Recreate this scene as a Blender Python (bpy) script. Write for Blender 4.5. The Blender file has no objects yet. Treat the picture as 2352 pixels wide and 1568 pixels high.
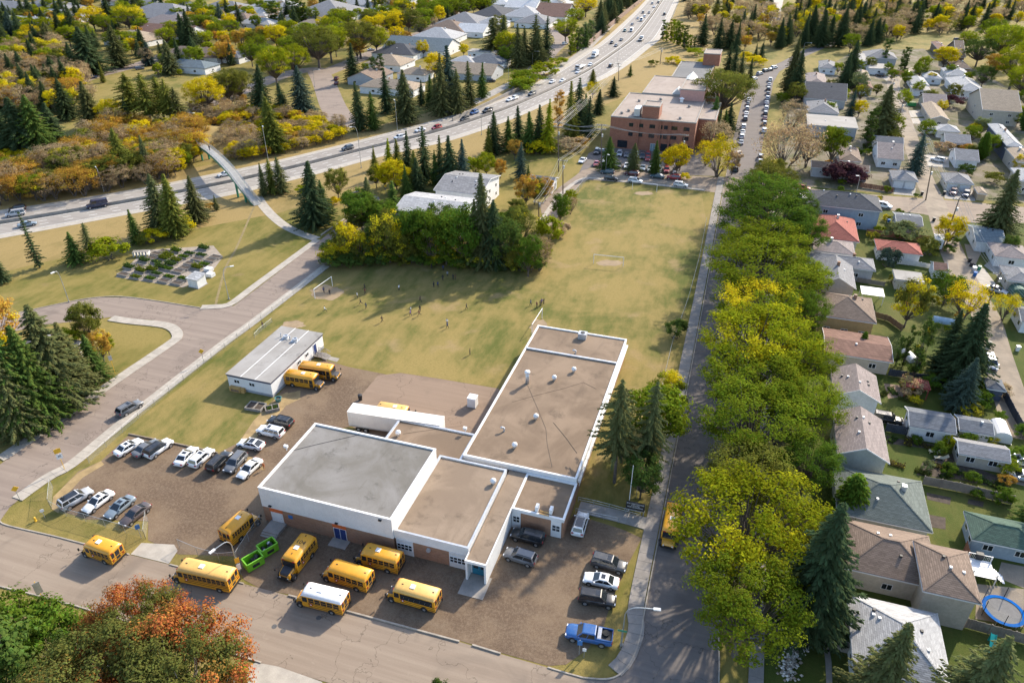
import bpy, bmesh, math, random
from math import sin, cos, tan, radians, degrees, pi, atan2, hypot, sqrt
from mathutils import Vector, Matrix, noise
from mathutils.geometry import tessellate_polygon

# ------------------------------------------------------------------ camera, sky, sun, exposure
SC = bpy.context.scene
COL = SC.collection
CAM_H = 78.0
PITCH = radians(31.4)
YAW = radians(17.8)
LENS = 36.0 * 2190.0 / 3072.0
cam_d = bpy.data.cameras.new('camera')
cam_d.sensor_width = 36.0
cam_d.lens = LENS
cam_d.clip_start = 0.5
cam_d.clip_end = 6000
cam = bpy.data.objects.new('camera', cam_d)
cam.location = (0, 0, CAM_H)
cam.rotation_euler = (pi/2 - PITCH, 0, YAW)
COL.objects.link(cam)
SC.camera = cam

SUN_AZ = radians(66.0)      # direction towards the sun, measured from +X
SUN_EL = radians(32.0)
world = bpy.data.worlds.new('World')
SC.world = world
world.use_nodes = True
wn = world.node_tree.nodes; wl = world.node_tree.links
for n in list(wn): wn.remove(n)
sky = wn.new('ShaderNodeTexSky'); sky.sky_type = 'NISHITA'; sky.sun_disc = False
sky.sun_elevation = SUN_EL
sky.sun_rotation = pi/2 - SUN_AZ
sky.altitude = 600; sky.air_density = 1.0; sky.dust_density = 2.0; sky.ozone_density = 1.0
bgn = wn.new('ShaderNodeBackground'); bgn.inputs[1].default_value = 0.15
wo = wn.new('ShaderNodeOutputWorld')
wl.new(sky.outputs[0], bgn.inputs[0]); wl.new(bgn.outputs[0], wo.inputs[0])

sun_d = bpy.data.lights.new('sun', 'SUN')
sun_d.energy = 3.1; sun_d.angle = radians(1.2); sun_d.color = (1.0, 0.90, 0.74)
sun = bpy.data.objects.new('sun', sun_d)
sun.rotation_euler = Vector((cos(SUN_AZ)*cos(SUN_EL), sin(SUN_AZ)*cos(SUN_EL), sin(SUN_EL))).to_track_quat('Z', 'Y').to_euler()
sun.location = (60, 100, 120)
COL.objects.link(sun)
SC.view_settings.view_transform = 'Standard'
SC.view_settings.look = 'None'
SC.view_settings.gamma = 1.0
SC.view_settings.exposure = 1.26
SC.render.film_transparent = False
try:
    SC.cycles.max_bounces = 5; SC.cycles.diffuse_bounces = 3; SC.cycles.glossy_bounces = 2
    SC.cycles.transmission_bounces = 3; SC.cycles.transparent_max_bounces = 6
    SC.cycles.caustics_reflective = False; SC.cycles.caustics_refractive = False
except Exception:
    pass

RND = random.Random(7)
# ------------------------------------------------------------------ surveying: photo reading (2352 wide) -> place on the ground
_FD = 2190.0 * 0.765625
def g(u, v, z=0.0):
    x = (u - 1176.0)/_FD; y = (784.0 - v)/_FD
    cp, sp = cos(PITCH), sin(PITCH)
    dx, dy, dz = x, cp + y*sp, -sp + y*cp
    t = (z - CAM_H)/dz
    qx, qy = dx*t, dy*t
    c, s = cos(-YAW), sin(-YAW)
    return Vector((qx*c + qy*s, -qx*s + qy*c, z))
def height_of(base, v_top):
    """height of an upright thing standing at ground point base whose top reads at row v_top"""
    c, s = cos(-YAW), sin(-YAW)
    fx = base.x*s + base.y*c
    cp, sp = cos(PITCH), sin(PITCH)
    y = (784.0 - v_top)/_FD
    return CAM_H + fx*(-sp + y*cp)/(cp + y*sp)
def seen(p):
    c, s = cos(-YAW), sin(-YAW)
    rx = p[0]*c - p[1]*s; fy = p[0]*s + p[1]*c
    cp, sp = cos(PITCH), sin(PITCH)
    zz = p[2] - CAM_H
    dep = fy*cp - zz*sp; up = fy*sp + zz*cp
    return 1176 + _FD*rx/dep, 784 - _FD*up/dep, dep

# ------------------------------------------------------------------ materials
MATS = {}
def lin(c):
    return tuple((x/12.92 if x <= .04045 else ((x + .055)/1.055)**2.4) for x in c)
class NT:
    def __init__(s, name):
        s.m = bpy.data.materials.new(name); s.m.use_nodes = True
        s.t = s.m.node_tree; s.n = s.t.nodes; s.l = s.t.links
        s.b = s.n['Principled BSDF']
    def new(s, t, **k):
        n = s.n.new(t)
        for a, v in k.items(): setattr(n, a, v)
        return n
    def link(s, a, b): s.l.new(a, b)
    def math(s, op, a, b=None, c=None):
        n = s.new('ShaderNodeMath', operation=op)
        for i, x in enumerate((a, b, c)):
            if x is None: continue
            if isinstance(x, (int, float)): n.inputs[i].default_value = x
            else: s.link(x, n.inputs[i])
        return n.outputs[0]
    def mix(s, fac, a, b, mode='MIX'):
        n = s.new('ShaderNodeMix', data_type='RGBA', blend_type=mode)
        for i, x in ((0, fac), (6, a), (7, b)):
            if isinstance(x, (int, float)): n.inputs[i].default_value = x
            elif isinstance(x, tuple): n.inputs[i].default_value = (x[0], x[1], x[2], 1)
            else: s.link(x, n.inputs[i])
        return n.outputs[2]
    def noise(s, vec, scale, detail=3, rough=.55, dist=0):
        n = s.new('ShaderNodeTexNoise'); n.inputs['Scale'].default_value = scale
        n.inputs['Detail'].default_value = detail; n.inputs['Roughness'].default_value = rough
        n.inputs['Distortion'].default_value = dist
        s.link(vec, n.inputs['Vector']); return n.outputs[0]
    def ramp(s, fac, lo, hi, a=0., b=1.):
        n = s.new('ShaderNodeMapRange'); n.interpolation_type = 'SMOOTHSTEP'
        n.inputs[1].default_value = lo; n.inputs[2].default_value = hi
        n.inputs[3].default_value = a; n.inputs[4].default_value = b
        s.link(fac, n.inputs[0]); return n.outputs[0]
    def pos(s, scale=None, rot=None):
        geo = s.new('ShaderNodeNewGeometry')
        if scale is None: return geo.outputs['Position']
        mp = s.new('ShaderNodeMapping'); mp.inputs['Scale'].default_value = scale
        if rot: mp.inputs['Rotation'].default_value = (0, 0, rot)
        s.link(geo.outputs['Position'], mp.inputs[0]); return mp.outputs[0]
    def bump(s, h, strength, dist=.05):
        n = s.new('ShaderNodeBump'); n.inputs['Strength'].default_value = strength
        n.inputs['Distance'].default_value = dist
        s.link(h, n.inputs['Height']); s.link(n.outputs[0], s.b.inputs['Normal'])
    def base(s, c):
        if isinstance(c, tuple): s.b.inputs['Base Color'].default_value = (*c[:3], 1)
        else: s.link(c, s.b.inputs['Base Color'])
    def rough(s, r): 
        if isinstance(r, (int, float)): s.b.inputs['Roughness'].default_value = r
        else: s.link(r, s.b.inputs['Roughness'])

def pm(name, col, var=.18, scale=1.2, rough=.75, bump=0, metallic=0, col2=None, fine=9.0, finevar=.12, coat=0, spec=.5):
    """plain procedural paint / stone / cloth: two scales of tonal variation"""
    if name in MATS: return MATS[name]
    t = NT(name); P = t.pos()
    n1 = t.noise(P, scale, 4, .6); n2 = t.noise(P, fine, 3, .6)
    dark = tuple(x*(1 - var) for x in col); lite = tuple(min(1, x*(1 + var)) for x in col)
    if col2: dark = col2
    c = t.mix(t.ramp(n1, .3, .7), dark, lite)
    c = t.mix(t.ramp(n2, .35, .65, 0, finevar*2), c, tuple(x*.55 for x in col))
    t.base(c); t.rough(rough); t.b.inputs['Metallic'].default_value = metallic
    t.b.inputs['Specular IOR Level'].default_value = spec
    if coat: t.b.inputs['Coat Weight'].default_value = coat; t.b.inputs['Coat Roughness'].default_value = .06
    if bump: t.bump(n2, bump)
    MATS[name] = t.m
    return t.m
def glass_mat(name='dark glass', col=(.015, .02, .025), rough=.08):
    if name in MATS: return MATS[name]
    t = NT(name); t.base(col); t.rough(rough); t.b.inputs['Specular IOR Level'].default_value = .8
    MATS[name] = t.m; return t.m

# ------------------------------------------------------------------ mesh building
class MB:
    def __init__(s): s.v = []; s.f = []; s.m = []; s.uv = None
    def add(s, vs, fs, m=0):
        o = len(s.v); s.v += [tuple(p) for p in vs]
        for f in fs: s.f.append([i + o for i in f]); s.m.append(m)
        return s
    def box(s, x0, x1, y0, y1, z0, z1, m=0):
        return s.add([(x0,y0,z0),(x1,y0,z0),(x1,y1,z0),(x0,y1,z0),(x0,y0,z1),(x1,y0,z1),(x1,y1,z1),(x0,y1,z1)],
                     [(3,2,1,0),(4,5,6,7),(0,1,5,4),(1,2,6,5),(2,3,7,6),(3,0,4,7)], m)
    def obox(s, p, q, w, z0, z1, m=0):
        """upright slab from p to q (xy), thickness w"""
        p = Vector(p[:2]); q = Vector(q[:2]); d = (q - p).normalized(); n = Vector((-d.y, d.x))*w/2
        c = [p + n, p - n, q - n, q + n]
        return s.add([(a.x, a.y, z0) for a in c] + [(a.x, a.y, z1) for a in c],
                     [(0,1,2,3)[::-1],(4,5,6,7),(0,1,5,4),(1,2,6,5),(2,3,7,6),(3,0,4,7)], m)
    def beam(s, p, q, w, h=None, m=0):
        p = Vector(p); q = Vector(q); d = (q - p).normalized(); h = h or w
        a = Vector((0,0,1)) if abs(d.z) < .95 else Vector((1,0,0))
        x = d.cross(a).normalized(); y = x.cross(d).normalized()
        c = [x*w/2 + y*h/2, -x*w/2 + y*h/2, -x*w/2 - y*h/2, x*w/2 - y*h/2]
        return s.add([p + k for k in c] + [q + k for k in c], [(0,1,2,3),(7,6,5,4),(0,4,5,1),(1,5,6,2),(2,6,7,3),(3,7,4,0)], m)
    def cyl(s, p, q, r0, r1=None, n=8, m=0, cap=True):
        p = Vector(p); q = Vector(q); r1 = r0 if r1 is None else r1; d = (q - p).normalized()
        a = Vector((0,0,1)) if abs(d.z) < .95 else Vector((1,0,0))
        x = d.cross(a).normalized(); y = d.cross(x).normalized()
        vs = []
        for k in range(n):
            t = 2*pi*k/n; e = x*cos(t) + y*sin(t); vs.append(p + e*r0)
        for k in range(n):
            t = 2*pi*k/n; e = x*cos(t) + y*sin(t); vs.append(q + e*r1)
        fs = [(k, (k+1) % n, n + (k+1) % n, n + k) for k in range(n)]
        if cap: fs += [tuple(range(n))[::-1], tuple(range(n, 2*n))]
        return s.add(vs, fs, m)
    def tube(s, pts, r, n=6, m=0):
        for i in range(len(pts) - 1):
            ra = r[i] if isinstance(r, (list, tuple)) else r
            rb = r[i+1] if isinstance(r, (list, tuple)) else r
            s.cyl(pts[i], pts[i+1], ra, rb, n, m, cap=True)
        return s
    def prism(s, pts, z0, z1, m=0, mt=None):
        n = len(pts); vs = [(p[0], p[1], z0) for p in pts] + [(p[0], p[1], z1) for p in pts]
        o = len(s.v); s.v += vs
        for k in range(n): s.f.append([o+k, o+(k+1) % n, o+n+(k+1) % n, o+n+k]); s.m.append(m)
        tr = tessellate_polygon([[Vector((p[0], p[1], 0)) for p in pts]])
        for t in tr:
            a, b, c = [Vector(vs[i][:2]) for i in t]
            if (b - a).cross(c - a) < 0: t = t[::-1]
            s.f.append([o + n + i for i in t]); s.m.append(m if mt is None else mt)
        return s
    def sheet(s, pts, m=0):
        tr = tessellate_polygon([[Vector((p[0], p[1], 0)) for p in pts]])
        o = len(s.v); s.v += [tuple(p) for p in pts]
        for t in tr:
            a, b, c = [Vector(pts[i][:2]) for i in t]
            if (b.xy - a.xy).cross(c.xy - a.xy) < 0: t = t[::-1]
            s.f.append([o + i for i in t]); s.m.append(m)
        return s
    def lathe(s, prof, c=(0,0,0), n=10, m=0):
        vs = []; fs = []
        for r, z in prof:
            for k in range(n):
                t = 2*pi*k/n; vs.append((c[0] + r*cos(t), c[1] + r*sin(t), c[2] + z))
        for i in range(len(prof) - 1):
            for k in range(n):
                fs.append((i*n + k, i*n + (k+1) % n, (i+1)*n + (k+1) % n, (i+1)*n + k))
        fs.append(tuple(range(n))[::-1]); fs.append(tuple((len(prof)-1)*n + k for k in range(n)))
        return s.add(vs, fs, m)
    def mesh(s, name, mats, smooth=False):
        me = bpy.data.meshes.new(name)
        me.from_pydata(s.v, [], s.f)
        if not isinstance(mats, (list, tuple)): mats = [mats]
        for m in mats: me.materials.append(m)
        if len(mats) > 1: me.polygons.foreach_set('material_index', s.m)
        if smooth: me.polygons.foreach_set('use_smooth', [True]*len(s.f))
        me.update(); return me
    def build(s, name, mats, parent=None, smooth=False):
        return link(name, s.mesh(name, mats, smooth), parent)
def link(name, me, parent=None, loc=None, rot=None):
    o = bpy.data.objects.new(name, me); COL.objects.link(o)
    if parent is not None: o.parent = parent
    if loc is not None: o.location = loc
    if rot is not None: o.rotation_euler = rot if isinstance(rot, tuple) else (0, 0, rot)
    return o
def tag(o, label, cat, group=None):
    o['label'] = label; o['category'] = cat
    if group: o['group'] = group
    return o
def thing(name, label, cat, loc=(0,0,0), rotz=0, group=None):
    o = bpy.data.objects.new(name, None); o.empty_display_size = .3; COL.objects.link(o)
    o.location = loc; o.rotation_euler = (0, 0, rotz)
    return tag(o, label, cat, group)
def structure(o, kind='structure', label=None):
    o['kind'] = kind
    if label: o['label'] = label
    return o
def smooth_line(pts, n=8):
    """Catmull-Rom through points"""
    out = []; P = [Vector(p) for p in pts]
    for i in range(len(P) - 1):
        a = P[max(i-1, 0)]; b = P[i]; c = P[i+1]; d = P[min(i+2, len(P)-1)]
        for k in range(n):
            t = k/n
            out.append(.5*((2*b) + (c - a)*t + (2*a - 5*b + 4*c - d)*t*t + (3*b - a - 3*c + d)*t**3))
    out.append(P[-1]); return out
def resample(pts, n):
    P = [Vector(p) for p in pts]; L = [0]
    for i in range(1, len(P)): L.append(L[-1] + (P[i] - P[i-1]).length)
    out = []; j = 0
    for k in range(n):
        t = L[-1]*k/(n - 1)
        while j < len(P) - 2 and L[j+1] < t: j += 1
        s = (t - L[j])/max(1e-6, L[j+1] - L[j]); out.append(P[j].lerp(P[j+1], min(1, max(0, s))))
    return out
def plen(pts): return sum((Vector(pts[i+1]) - Vector(pts[i])).length for i in range(len(pts) - 1))
def offset_line(pts, d):
    P = [Vector(p) for p in pts]; out = []
    for i, p in enumerate(P):
        t = (P[min(i+1, len(P)-1)] - P[max(i-1, 0)]); n = Vector((-t.y, t.x, 0)).normalized()
        out.append(p + n*d)
    return out
# ------------------------------------------------------------------ ground materials
def m_grass(name, c_green, c_dry, c_dirt, big=.035, dry_lo=.42, dry_hi=.62, dirt_lo=.62):
    t = NT(name); P = t.pos(); Ps = t.pos((1, .33, 1), radians(20))
    a = t.noise(P, big, 6, .68, .5); b = t.noise(Ps, .35, 5, .7); c = t.noise(P, 2.2, 5, .75); d = t.noise(P, .11, 3, .55)
    f = t.math('ADD', t.math('MULTIPLY', a, .55), t.math('MULTIPLY', b, .3)); f = t.math('ADD', f, t.math('MULTIPLY', c, .15))
    col = t.mix(t.ramp(f, dry_lo, dry_hi), c_green, c_dry)
    col = t.mix(t.ramp(d, dirt_lo, dirt_lo + .15, 0, .75), col, c_dirt)
    col = t.mix(t.ramp(c, .45, .8, 0, .5), col, tuple(x*.5 for x in c_green))
    t.base(col); t.rough(.95); t.b.inputs['Specular IOR Level'].default_value = .15
    t.bump(t.noise(P, 5, 4, .8), .55, .15)
    MATS[name] = t.m; return t.m
M_LAWN = m_grass('dry autumn lawn', (.112, .114, .022), (.250, .192, .060), (.24, .172, .08), dry_lo=.38, dry_hi=.56)
M_FIELD = m_grass('mown school field', (.100, .112, .024), (.275, .205, .070), (.31, .22, .105), big=.034, dry_lo=.385, dry_hi=.56, dirt_lo=.575)
M_VERGE = m_grass('dry freeway verge', (.17, .135, .042), (.30, .215, .085), (.26, .185, .09), big=.03, dry_lo=.33, dry_hi=.52)
M_YARD = m_grass('green yard grass', (.065, .088, .016), (.135, .125, .035), (.13, .10, .055), big=.08, dry_lo=.42, dry_hi=.66)
M_WOODS = m_grass('leaf litter under trees', (.06, .065, .02), (.14, .10, .04), (.12, .085, .045), big=.05)
M_YARD2 = m_grass('trodden back yards', (.095, .10, .035), (.20, .165, .11), (.26, .215, .17), big=.10, dry_lo=.40, dry_hi=.58, dirt_lo=.50)
def m_asphalt(name, base, lite, dark, along=0., streak=.5, crack=True):
    t = NT(name); P = t.pos(); Ps = t.pos((.035, .9, 1), along)
    a = t.noise(Ps, 1.0, 4, .6); b = t.noise(P, .12, 4, .6, .6); c = t.noise(P, 6, 4, .75); e = t.noise(P, .5, 4, .7, 1.2)
    col = t.mix(t.ramp(a, .35, .68, 0, streak), base, lite)
    col = t.mix(t.ramp(b, .52, .72, 0, .6), col, dark)
    col = t.mix(t.ramp(e, .60, .72, 0, .35), col, lite)
    col = t.mix(t.ramp(c, .5, .8, 0, .35), col, tuple(x*.5 for x in base))
    if crack:
        v = t.new('ShaderNodeTexVoronoi', feature='DISTANCE_TO_EDGE'); v.inputs['Scale'].default_value = .09
        nv = t.new('ShaderNodeMix', data_type='RGBA'); nv.inputs[0].default_value = .25
        n3 = t.new('ShaderNodeTexNoise'); n3.inputs['Scale'].default_value = .35; n3.inputs['Detail'].default_value = 4
        t.link(P, n3.inputs['Vector'])
        vm = t.new('ShaderNodeVectorMath', operation='SCALE'); vm.inputs['Scale'].default_value = 9.0; t.link(n3.outputs['Color'], vm.inputs[0])
        va = t.new('ShaderNodeVectorMath', operation='ADD'); t.link(P, va.inputs[0]); t.link(vm.outputs[0], va.inputs[1])
        t.link(va.outputs[0], v.inputs['Vector'])
        col = t.mix(t.ramp(v.outputs['Distance'], 0, .009, .65, 0), col, tuple(x*.35 for x in base))
    t.base(col); t.rough(.92); t.b.inputs['Specular IOR Level'].default_value = .25
    t.bump(c, .25, .03)
    MATS[name] = t.m; return t.m
M_ROAD = m_asphalt('worn tan grey asphalt', (.245, .188, .140), (.34, .272, .204), (.170, .134, .104), 0.0)
M_ROADL = m_asphalt('worn asphalt of the diagonal street', (.230, .180, .146), (.325, .262, .210), (.160, .128, .107), radians(-52))
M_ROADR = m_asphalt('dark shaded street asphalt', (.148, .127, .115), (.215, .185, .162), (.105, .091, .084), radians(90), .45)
M_FWY = m_asphalt('pale freeway pavement', (.262, .235, .208), (.335, .305, .268), (.215, .195, .175), radians(-45), .7, False)
M_MED = m_asphalt('dark median strip', (.10, .092, .08), (.15, .13, .11), (.08, .072, .065), 0, .5, False)  # dark tone has the barrier's shade and oil staining put into it
M_PAVED = m_asphalt('pink grey playground paving', (.240, .170, .120), (.31, .225, .160), (.175, .124, .090), .4, .4)
M_PAVED.node_tree.nodes['Principled BSDF'].inputs['Roughness'].default_value = .95
def m_dirt():
    t = NT('brown gravel lot'); P = t.pos(); Ps = t.pos((.12, .5, 1), radians(-35))
    a = t.noise(P, .09, 5, .65, .2); b = t.noise(Ps, .8, 4, .65); c = t.noise(P, 7, 5, .8); v = t.noise(P, 18, 2, .6)
    col = t.mix(t.ramp(a, .38, .62), (.125, .083, .053), (.215, .150, .094))
    col = t.mix(t.ramp(b, .5, .75, 0, .55), col, (.21, .155, .105))
    col = t.mix(t.ramp(c, .4, .7, 0, .55), col, (.065, .046, .036))
    e = t.noise(P, 2.4, 5, .8); col = t.mix(t.ramp(e, .42, .66, 0, .5), col, (.25, .185, .125)); col = t.mix(t.ramp(e, .58, .36, 0, .0), col, (.06, .04, .03))
    col = t.mix(t.ramp(v, .56, .76, 0, .6), col, (.34, .28, .21))
    t.base(col); t.rough(.95); t.b.inputs['Specular IOR Level'].default_value = .15; t.bump(c, .5, .06)
    return t.m
M_DIRT = m_dirt()
M_STRAW = pm('straw coloured bare earth', (.33, .23, .105), .25, .5, .95, .3)
M_ALLEY = pm('sandy alley gravel', (.27, .215, .155), .22, .25, .95, .2, fine=5)
M_CONC = pm('weathered concrete', (.40, .355, .295), .14, .6, .88, .1)
M_CONC2 = pm('greyer concrete', (.30, .27, .235), .16, .5, .88, .1)
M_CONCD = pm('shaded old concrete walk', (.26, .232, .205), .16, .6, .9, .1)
M_KERB = pm('kerb concrete', (.36, .31, .25), .2, .8, .9)
M_PAINT = pm('worn white road paint', (.62, .60, .55), .15, 2, .8)
M_SAND = pm('worn bare goal mouth', (.30, .215, .125), .2, .4, .95, .2)

def flat(name, pts, z, mat, parent=None, kind='structure'):
    o = MB().sheet([Vector((p[0], p[1], z)) for p in pts]).build(name, mat, parent)
    if parent is None: structure(o, kind)
    return o
def ribbon(name, L, R, z, mat, n=40, parent=None):
    a = resample(L, n); b = resample(R, n); mb = MB()
    vs = [Vector((p.x, p.y, z)) for p in a] + [Vector((p.x, p.y, z)) for p in b]
    mb.add(vs, [(i, n + i, n + i + 1, i + 1) for i in range(n - 1)])
    # face up
    v0, v1, v2 = vs[0], vs[n], vs[n+1]
    if (v1 - v0).cross(v2 - v0).z < 0: mb.f = [f[::-1] for f in mb.f]
    o = mb.build(name, mat, parent)
    if parent is None: structure(o)
    return o
def slab_mesh():
    return MB().box(-.5, .5, -.5, .5, 0, 1)
def slab_walk(name, C, width, mat, length=1.5, h=.11, z=0.0, near=1e9, joint=.035, maxn=290):
    """pavement along centre line C: separate slabs where near, one strip beyond"""
    C = [Vector((p[0], p[1], 0)) for p in C]; tot = plen(C); n = max(2, int(tot/length))
    P = resample(C, n + 1)
    bed = MB(); A = offset_line(P, width/2 - .03); B = offset_line(P, -width/2 + .03)
    for i in range(n):
        q = [A[i], B[i], B[i+1], A[i+1]]
        bed.prism([(p.x, p.y) for p in q], z + .004, z + h*.55)
    root = bed.build(name, M_KERB); structure(root)
    far = MB(); k = 0
    A = offset_line(P, width/2); B = offset_line(P, -width/2)
    for i in range(n):
        t = (P[i+1] - P[i]).normalized()*joint/2
        q = [A[i] + t, B[i] + t, B[i+1] - t, A[i+1] - t]
        dz = z + h + RND.uniform(-.008, .008)
        if k < maxn and hypot(P[i].x, P[i].y) < near:
            k += 1
            MB().prism([(p.x, p.y) for p in q], z + h*.4, dz).build('slab', mat, root)
        else:
            q = [A[i], B[i], B[i+1], A[i+1]]
            far.prism([(p.x, p.y) for p in q], z + h*.4, z + h)
    if far.f: structure(far.build('slabs', mat, root), 'stuff')
    return root
def kerb(name, pts, w=.17, h=.12, z=0.0, mat=None):
    P = [Vector((p[0], p[1], 0)) for p in pts]; A = offset_line(P, w/2); B = offset_line(P, -w/2); n = len(P)
    vs = []; 
    for a, b in zip(A, B): vs += [(a.x, a.y, z), (a.x, a.y, z + h), (b.x, b.y, z + h), (b.x, b.y, z)]
    fs = []
    for i in range(n - 1):
        for k in range(3): fs.append((4*i + k, 4*i + 4 + k, 4*i + 5 + k, 4*i + 1 + k))
    fs += [(0,1,2,3), tuple(4*(n-1) + k for k in (3,2,1,0))]
    o = MB().add(vs, fs).build(name, mat or M_KERB); return structure(o)
def gl(*pts): return [g(*p) for p in pts]

# ------------------------------------------------------------------ the setting
flat('ground', [(-1700, -140), (1400, -140), (1400, 2300), (-1700, 2300)], -.03, M_LAWN)

FW_FAR = smooth_line(gl((-160, 505), (0, 486), (180, 459), (350, 430), (460, 408), (588, 382), (740, 346), (913, 302), (1040, 267), (1176, 221), (1270, 172), (1351, 120), (1393, 92), (1458, 32), (1488, 0), (1530, -45)), 6)
FW_NEAR = smooth_line(gl((-160, 572), (0, 544), (180, 511), (357, 478), (550, 441), (650, 416), (748, 392), (875, 357), (1038, 319), (1176, 271), (1265, 232), (1338, 200), (1416, 162), (1480, 114), (1518, 78), (1553, 5), (1575, -45)), 6)
NF = 110
fa = resample(FW_FAR, NF); fb = resample(FW_NEAR, NF)
def fw(t, s):
    """point on the freeway: t 0..1 along from the left, s 0 far side .. 1 near side"""
    k = t*(NF - 1); i = min(NF - 2, max(0, int(k))); q = k - i
    return fa[i].lerp(fa[i+1], q).lerp(fb[i].lerp(fb[i+1], q), s)
flat('verge', [fa[0] + Vector((-160, 60, 0))] + [fw(i/40, 0) + (fw(i/40, 0) - fw(i/40, 1))*.55 for i in range(41)] + [fw(1 - i/40, 1) - (fw(1 - i/40, 0) - fw(1 - i/40, 1))*1.15 for i in range(41)] + [fb[0] + Vector((-160, -40, 0))], -.022, M_VERGE)
road_fw = ribbon('freeway', fa, fb, .004, M_FWY, NF)
t_ = []
def fw_strip(name, s0, s1, z, mat, t0=0, t1=1, n=100, parent=None):
    L = [fw(t0 + (t1 - t0)*i/(n-1), s0) for i in range(n)]; R = [fw(t0 + (t1 - t0)*i/(n-1), s1) for i in range(n)]
    return ribbon(name, L, R, z, mat, n, parent)
fw_strip('far_gutter', -.06, .035, .008, M_CONC)
fw_strip('near_gutter', .935, 1.06, .008, M_CONC)
fw_strip('median_strip', .445, .53, .008, M_MED, 0, .80)
# lane lines: dashes
mk = MB()
for s in (.16, .30, .66, .79):
    n = 130
    for i in range(n):
        a = fw((i + .1)/n, s); b = fw((i + .45)/n, s); d = (b - a).normalized(); q = Vector((-d.y, d.x, 0))*.12
        mk.add([a - q, b - q, b + q, a + q], [(0,1,2,3)])
mk.v = [(p[0], p[1], .0125) for p in mk.v]
mk.build('lane_marking', M_PAINT, road_fw)
for s in (.055, .43, .545, .915):
    fw_strip('edge_line', s - .006, s + .006, .0125, M_PAINT, 0, 1, 120, road_fw)

# diagonal street on the left, its junction and the front street
flat('street_left', gl((-140, 1160), (0, 1066), (282, 866), (410, 784), (419, 768), (412, 752), (390, 742), (345, 734), (255, 728), (100, 746), (0, 768), (-120, 795), (-120, 752), (0, 724), (30, 719), (155, 694), (225, 683), (300, 683), (460, 707), (500, 709), (537, 702), (588, 664), (735, 552), (790, 508), (815, 489), (815, 478), (800, 462), (808, 448), (830, 442), (870, 452), (880, 480), (850, 530), (748, 607), (588, 729), (507, 784), (362, 904), (225, 1004), (150, 1069), (75, 1119), (22, 1165), (0, 1196), (-140, 1175)), .006, M_ROADL)
FRONT_N = [g(-160, 1156), g(-60, 1180), g(0, 1196), g(20, 1207), g(125, 1231), g(187, 1247), g(297, 1273), g(410, 1301), g(663, 1367), g(803, 1405), g(1055, 1473), g(1150, 1501), g(1258, 1532), g(1340, 1555)]
FRONT_S = [g(1660, 1800), g(1200, 1695), g(723, 1558), g(588, 1518), g(400, 1458), g(175, 1391), g(82, 1366), g(0, 1346), g(-160, 1306)]
flat('street_front', FRONT_N + gl((1430, 1580), (1480, 1640), (1660, 1700)) + FRONT_S, .008, M_ROAD)
KR = [g(1393, 1559), g(1424, 1548), g(1446, 1523), g(1462, 1490), g(1475, 1440)]
x0 = -2.6
flat('street_right', [g(1340, 1556)] + KR + [Vector((x0 - .1, 66, 0)), Vector((x0 - .6, 120, 0)), Vector((-3.4, 180, 0)), Vector((-4.4, 247, 0))] +
     gl((1690, 290), (1712, 205), (1735, 172), (1768, 155), (1800, 140), (1840, 118), (1900, 96), (1960, 88), (1960, 98), (1900, 108), (1850, 130), (1790, 165), (1776, 190), (1766, 250), (1752, 330), (1742, 392)) +
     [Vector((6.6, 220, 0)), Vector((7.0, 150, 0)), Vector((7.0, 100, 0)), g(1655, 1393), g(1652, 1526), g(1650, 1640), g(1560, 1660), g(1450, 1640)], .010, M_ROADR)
cross = gl((1240, 470), (1285, 430), (1320, 405), (1336, 392), (1360, 386), (1405, 391), (1480, 396), (1560, 403), (1672, 408)) + [Vector((8, 246, 0))] + gl((1851, 432), (2001, 447), (2139, 457), (2260, 467), (2420, 482), (2420, 516), (2352, 512), (2200, 511), (2121, 492), (2026, 481), (1900, 466), (1760, 452)) + gl((1655, 444), (1618, 439), (1500, 424), (1400, 417), (1351, 413), (1335, 421), (1300, 462), (1270, 520), (1250, 520))
flat('street_cross', cross, .012, M_ROAD)
alley = smooth_line(gl((2352, 1010), (2318, 905), (2285, 800), (2262, 720), (2215, 640), (2185, 575), (2165, 520), (2150, 470), (2118, 400), (2098, 340), (2078, 280), (2062, 225), (2052, 190), (2075, 168), (2130, 150)), 6)
ribbon('alley', offset_line(alley, 2.9), offset_line(alley, -2.9), .014, M_ALLEY, 70)
# upper suburban streets beyond the freeway
sub1 = smooth_line(gl((800, 292), (768, 250), (748, 200), (735, 172), (720, 160), (660, 170), (590, 195), (505, 230), (430, 270)), 6)
ribbon('suburb_street', offset_line(sub1, 5.5), offset_line(sub1, -5.5), -.006, M_ROADL, 60)
sub1b = smooth_line(gl((735, 172), (790, 150), (850, 125), (930, 95), (1000, 60), (1060, 20), (1100, -10)), 6)
ribbon('suburb_street', offset_line(sub1b, 5.5), offset_line(sub1b, -5.5), -.004, M_ROADL, 60)
sub2 = smooth_line(gl((120, 212), (200, 180), (255, 165), (340, 142), (420, 110), (470, 88), (510, 74), (420, 55), (300, 30)), 6)
ribbon('suburb_street', offset_line(sub2, 5), offset_line(sub2, -5), -.002, M_ROADL, 60)
sub3 = smooth_line(gl((1020, 262), (1090, 235), (1180, 190), (1290, 150), (1340, 118), (1390, 70), (1430, 30)), 6)
ribbon('service_path', offset_line(sub3, 2.6), offset_line(sub3, -2.6), -.002, M_CONC2, 60)
sub4 = smooth_line(gl((1170, 225), (1210, 190), (1230, 160), (1265, 120), (1290, 90), (1250, 60), (1180, 30)), 6)
ribbon('suburb_street', offset_line(sub4, 4.5), offset_line(sub4, -4.5), 0, M_ROADL, 60)

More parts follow.
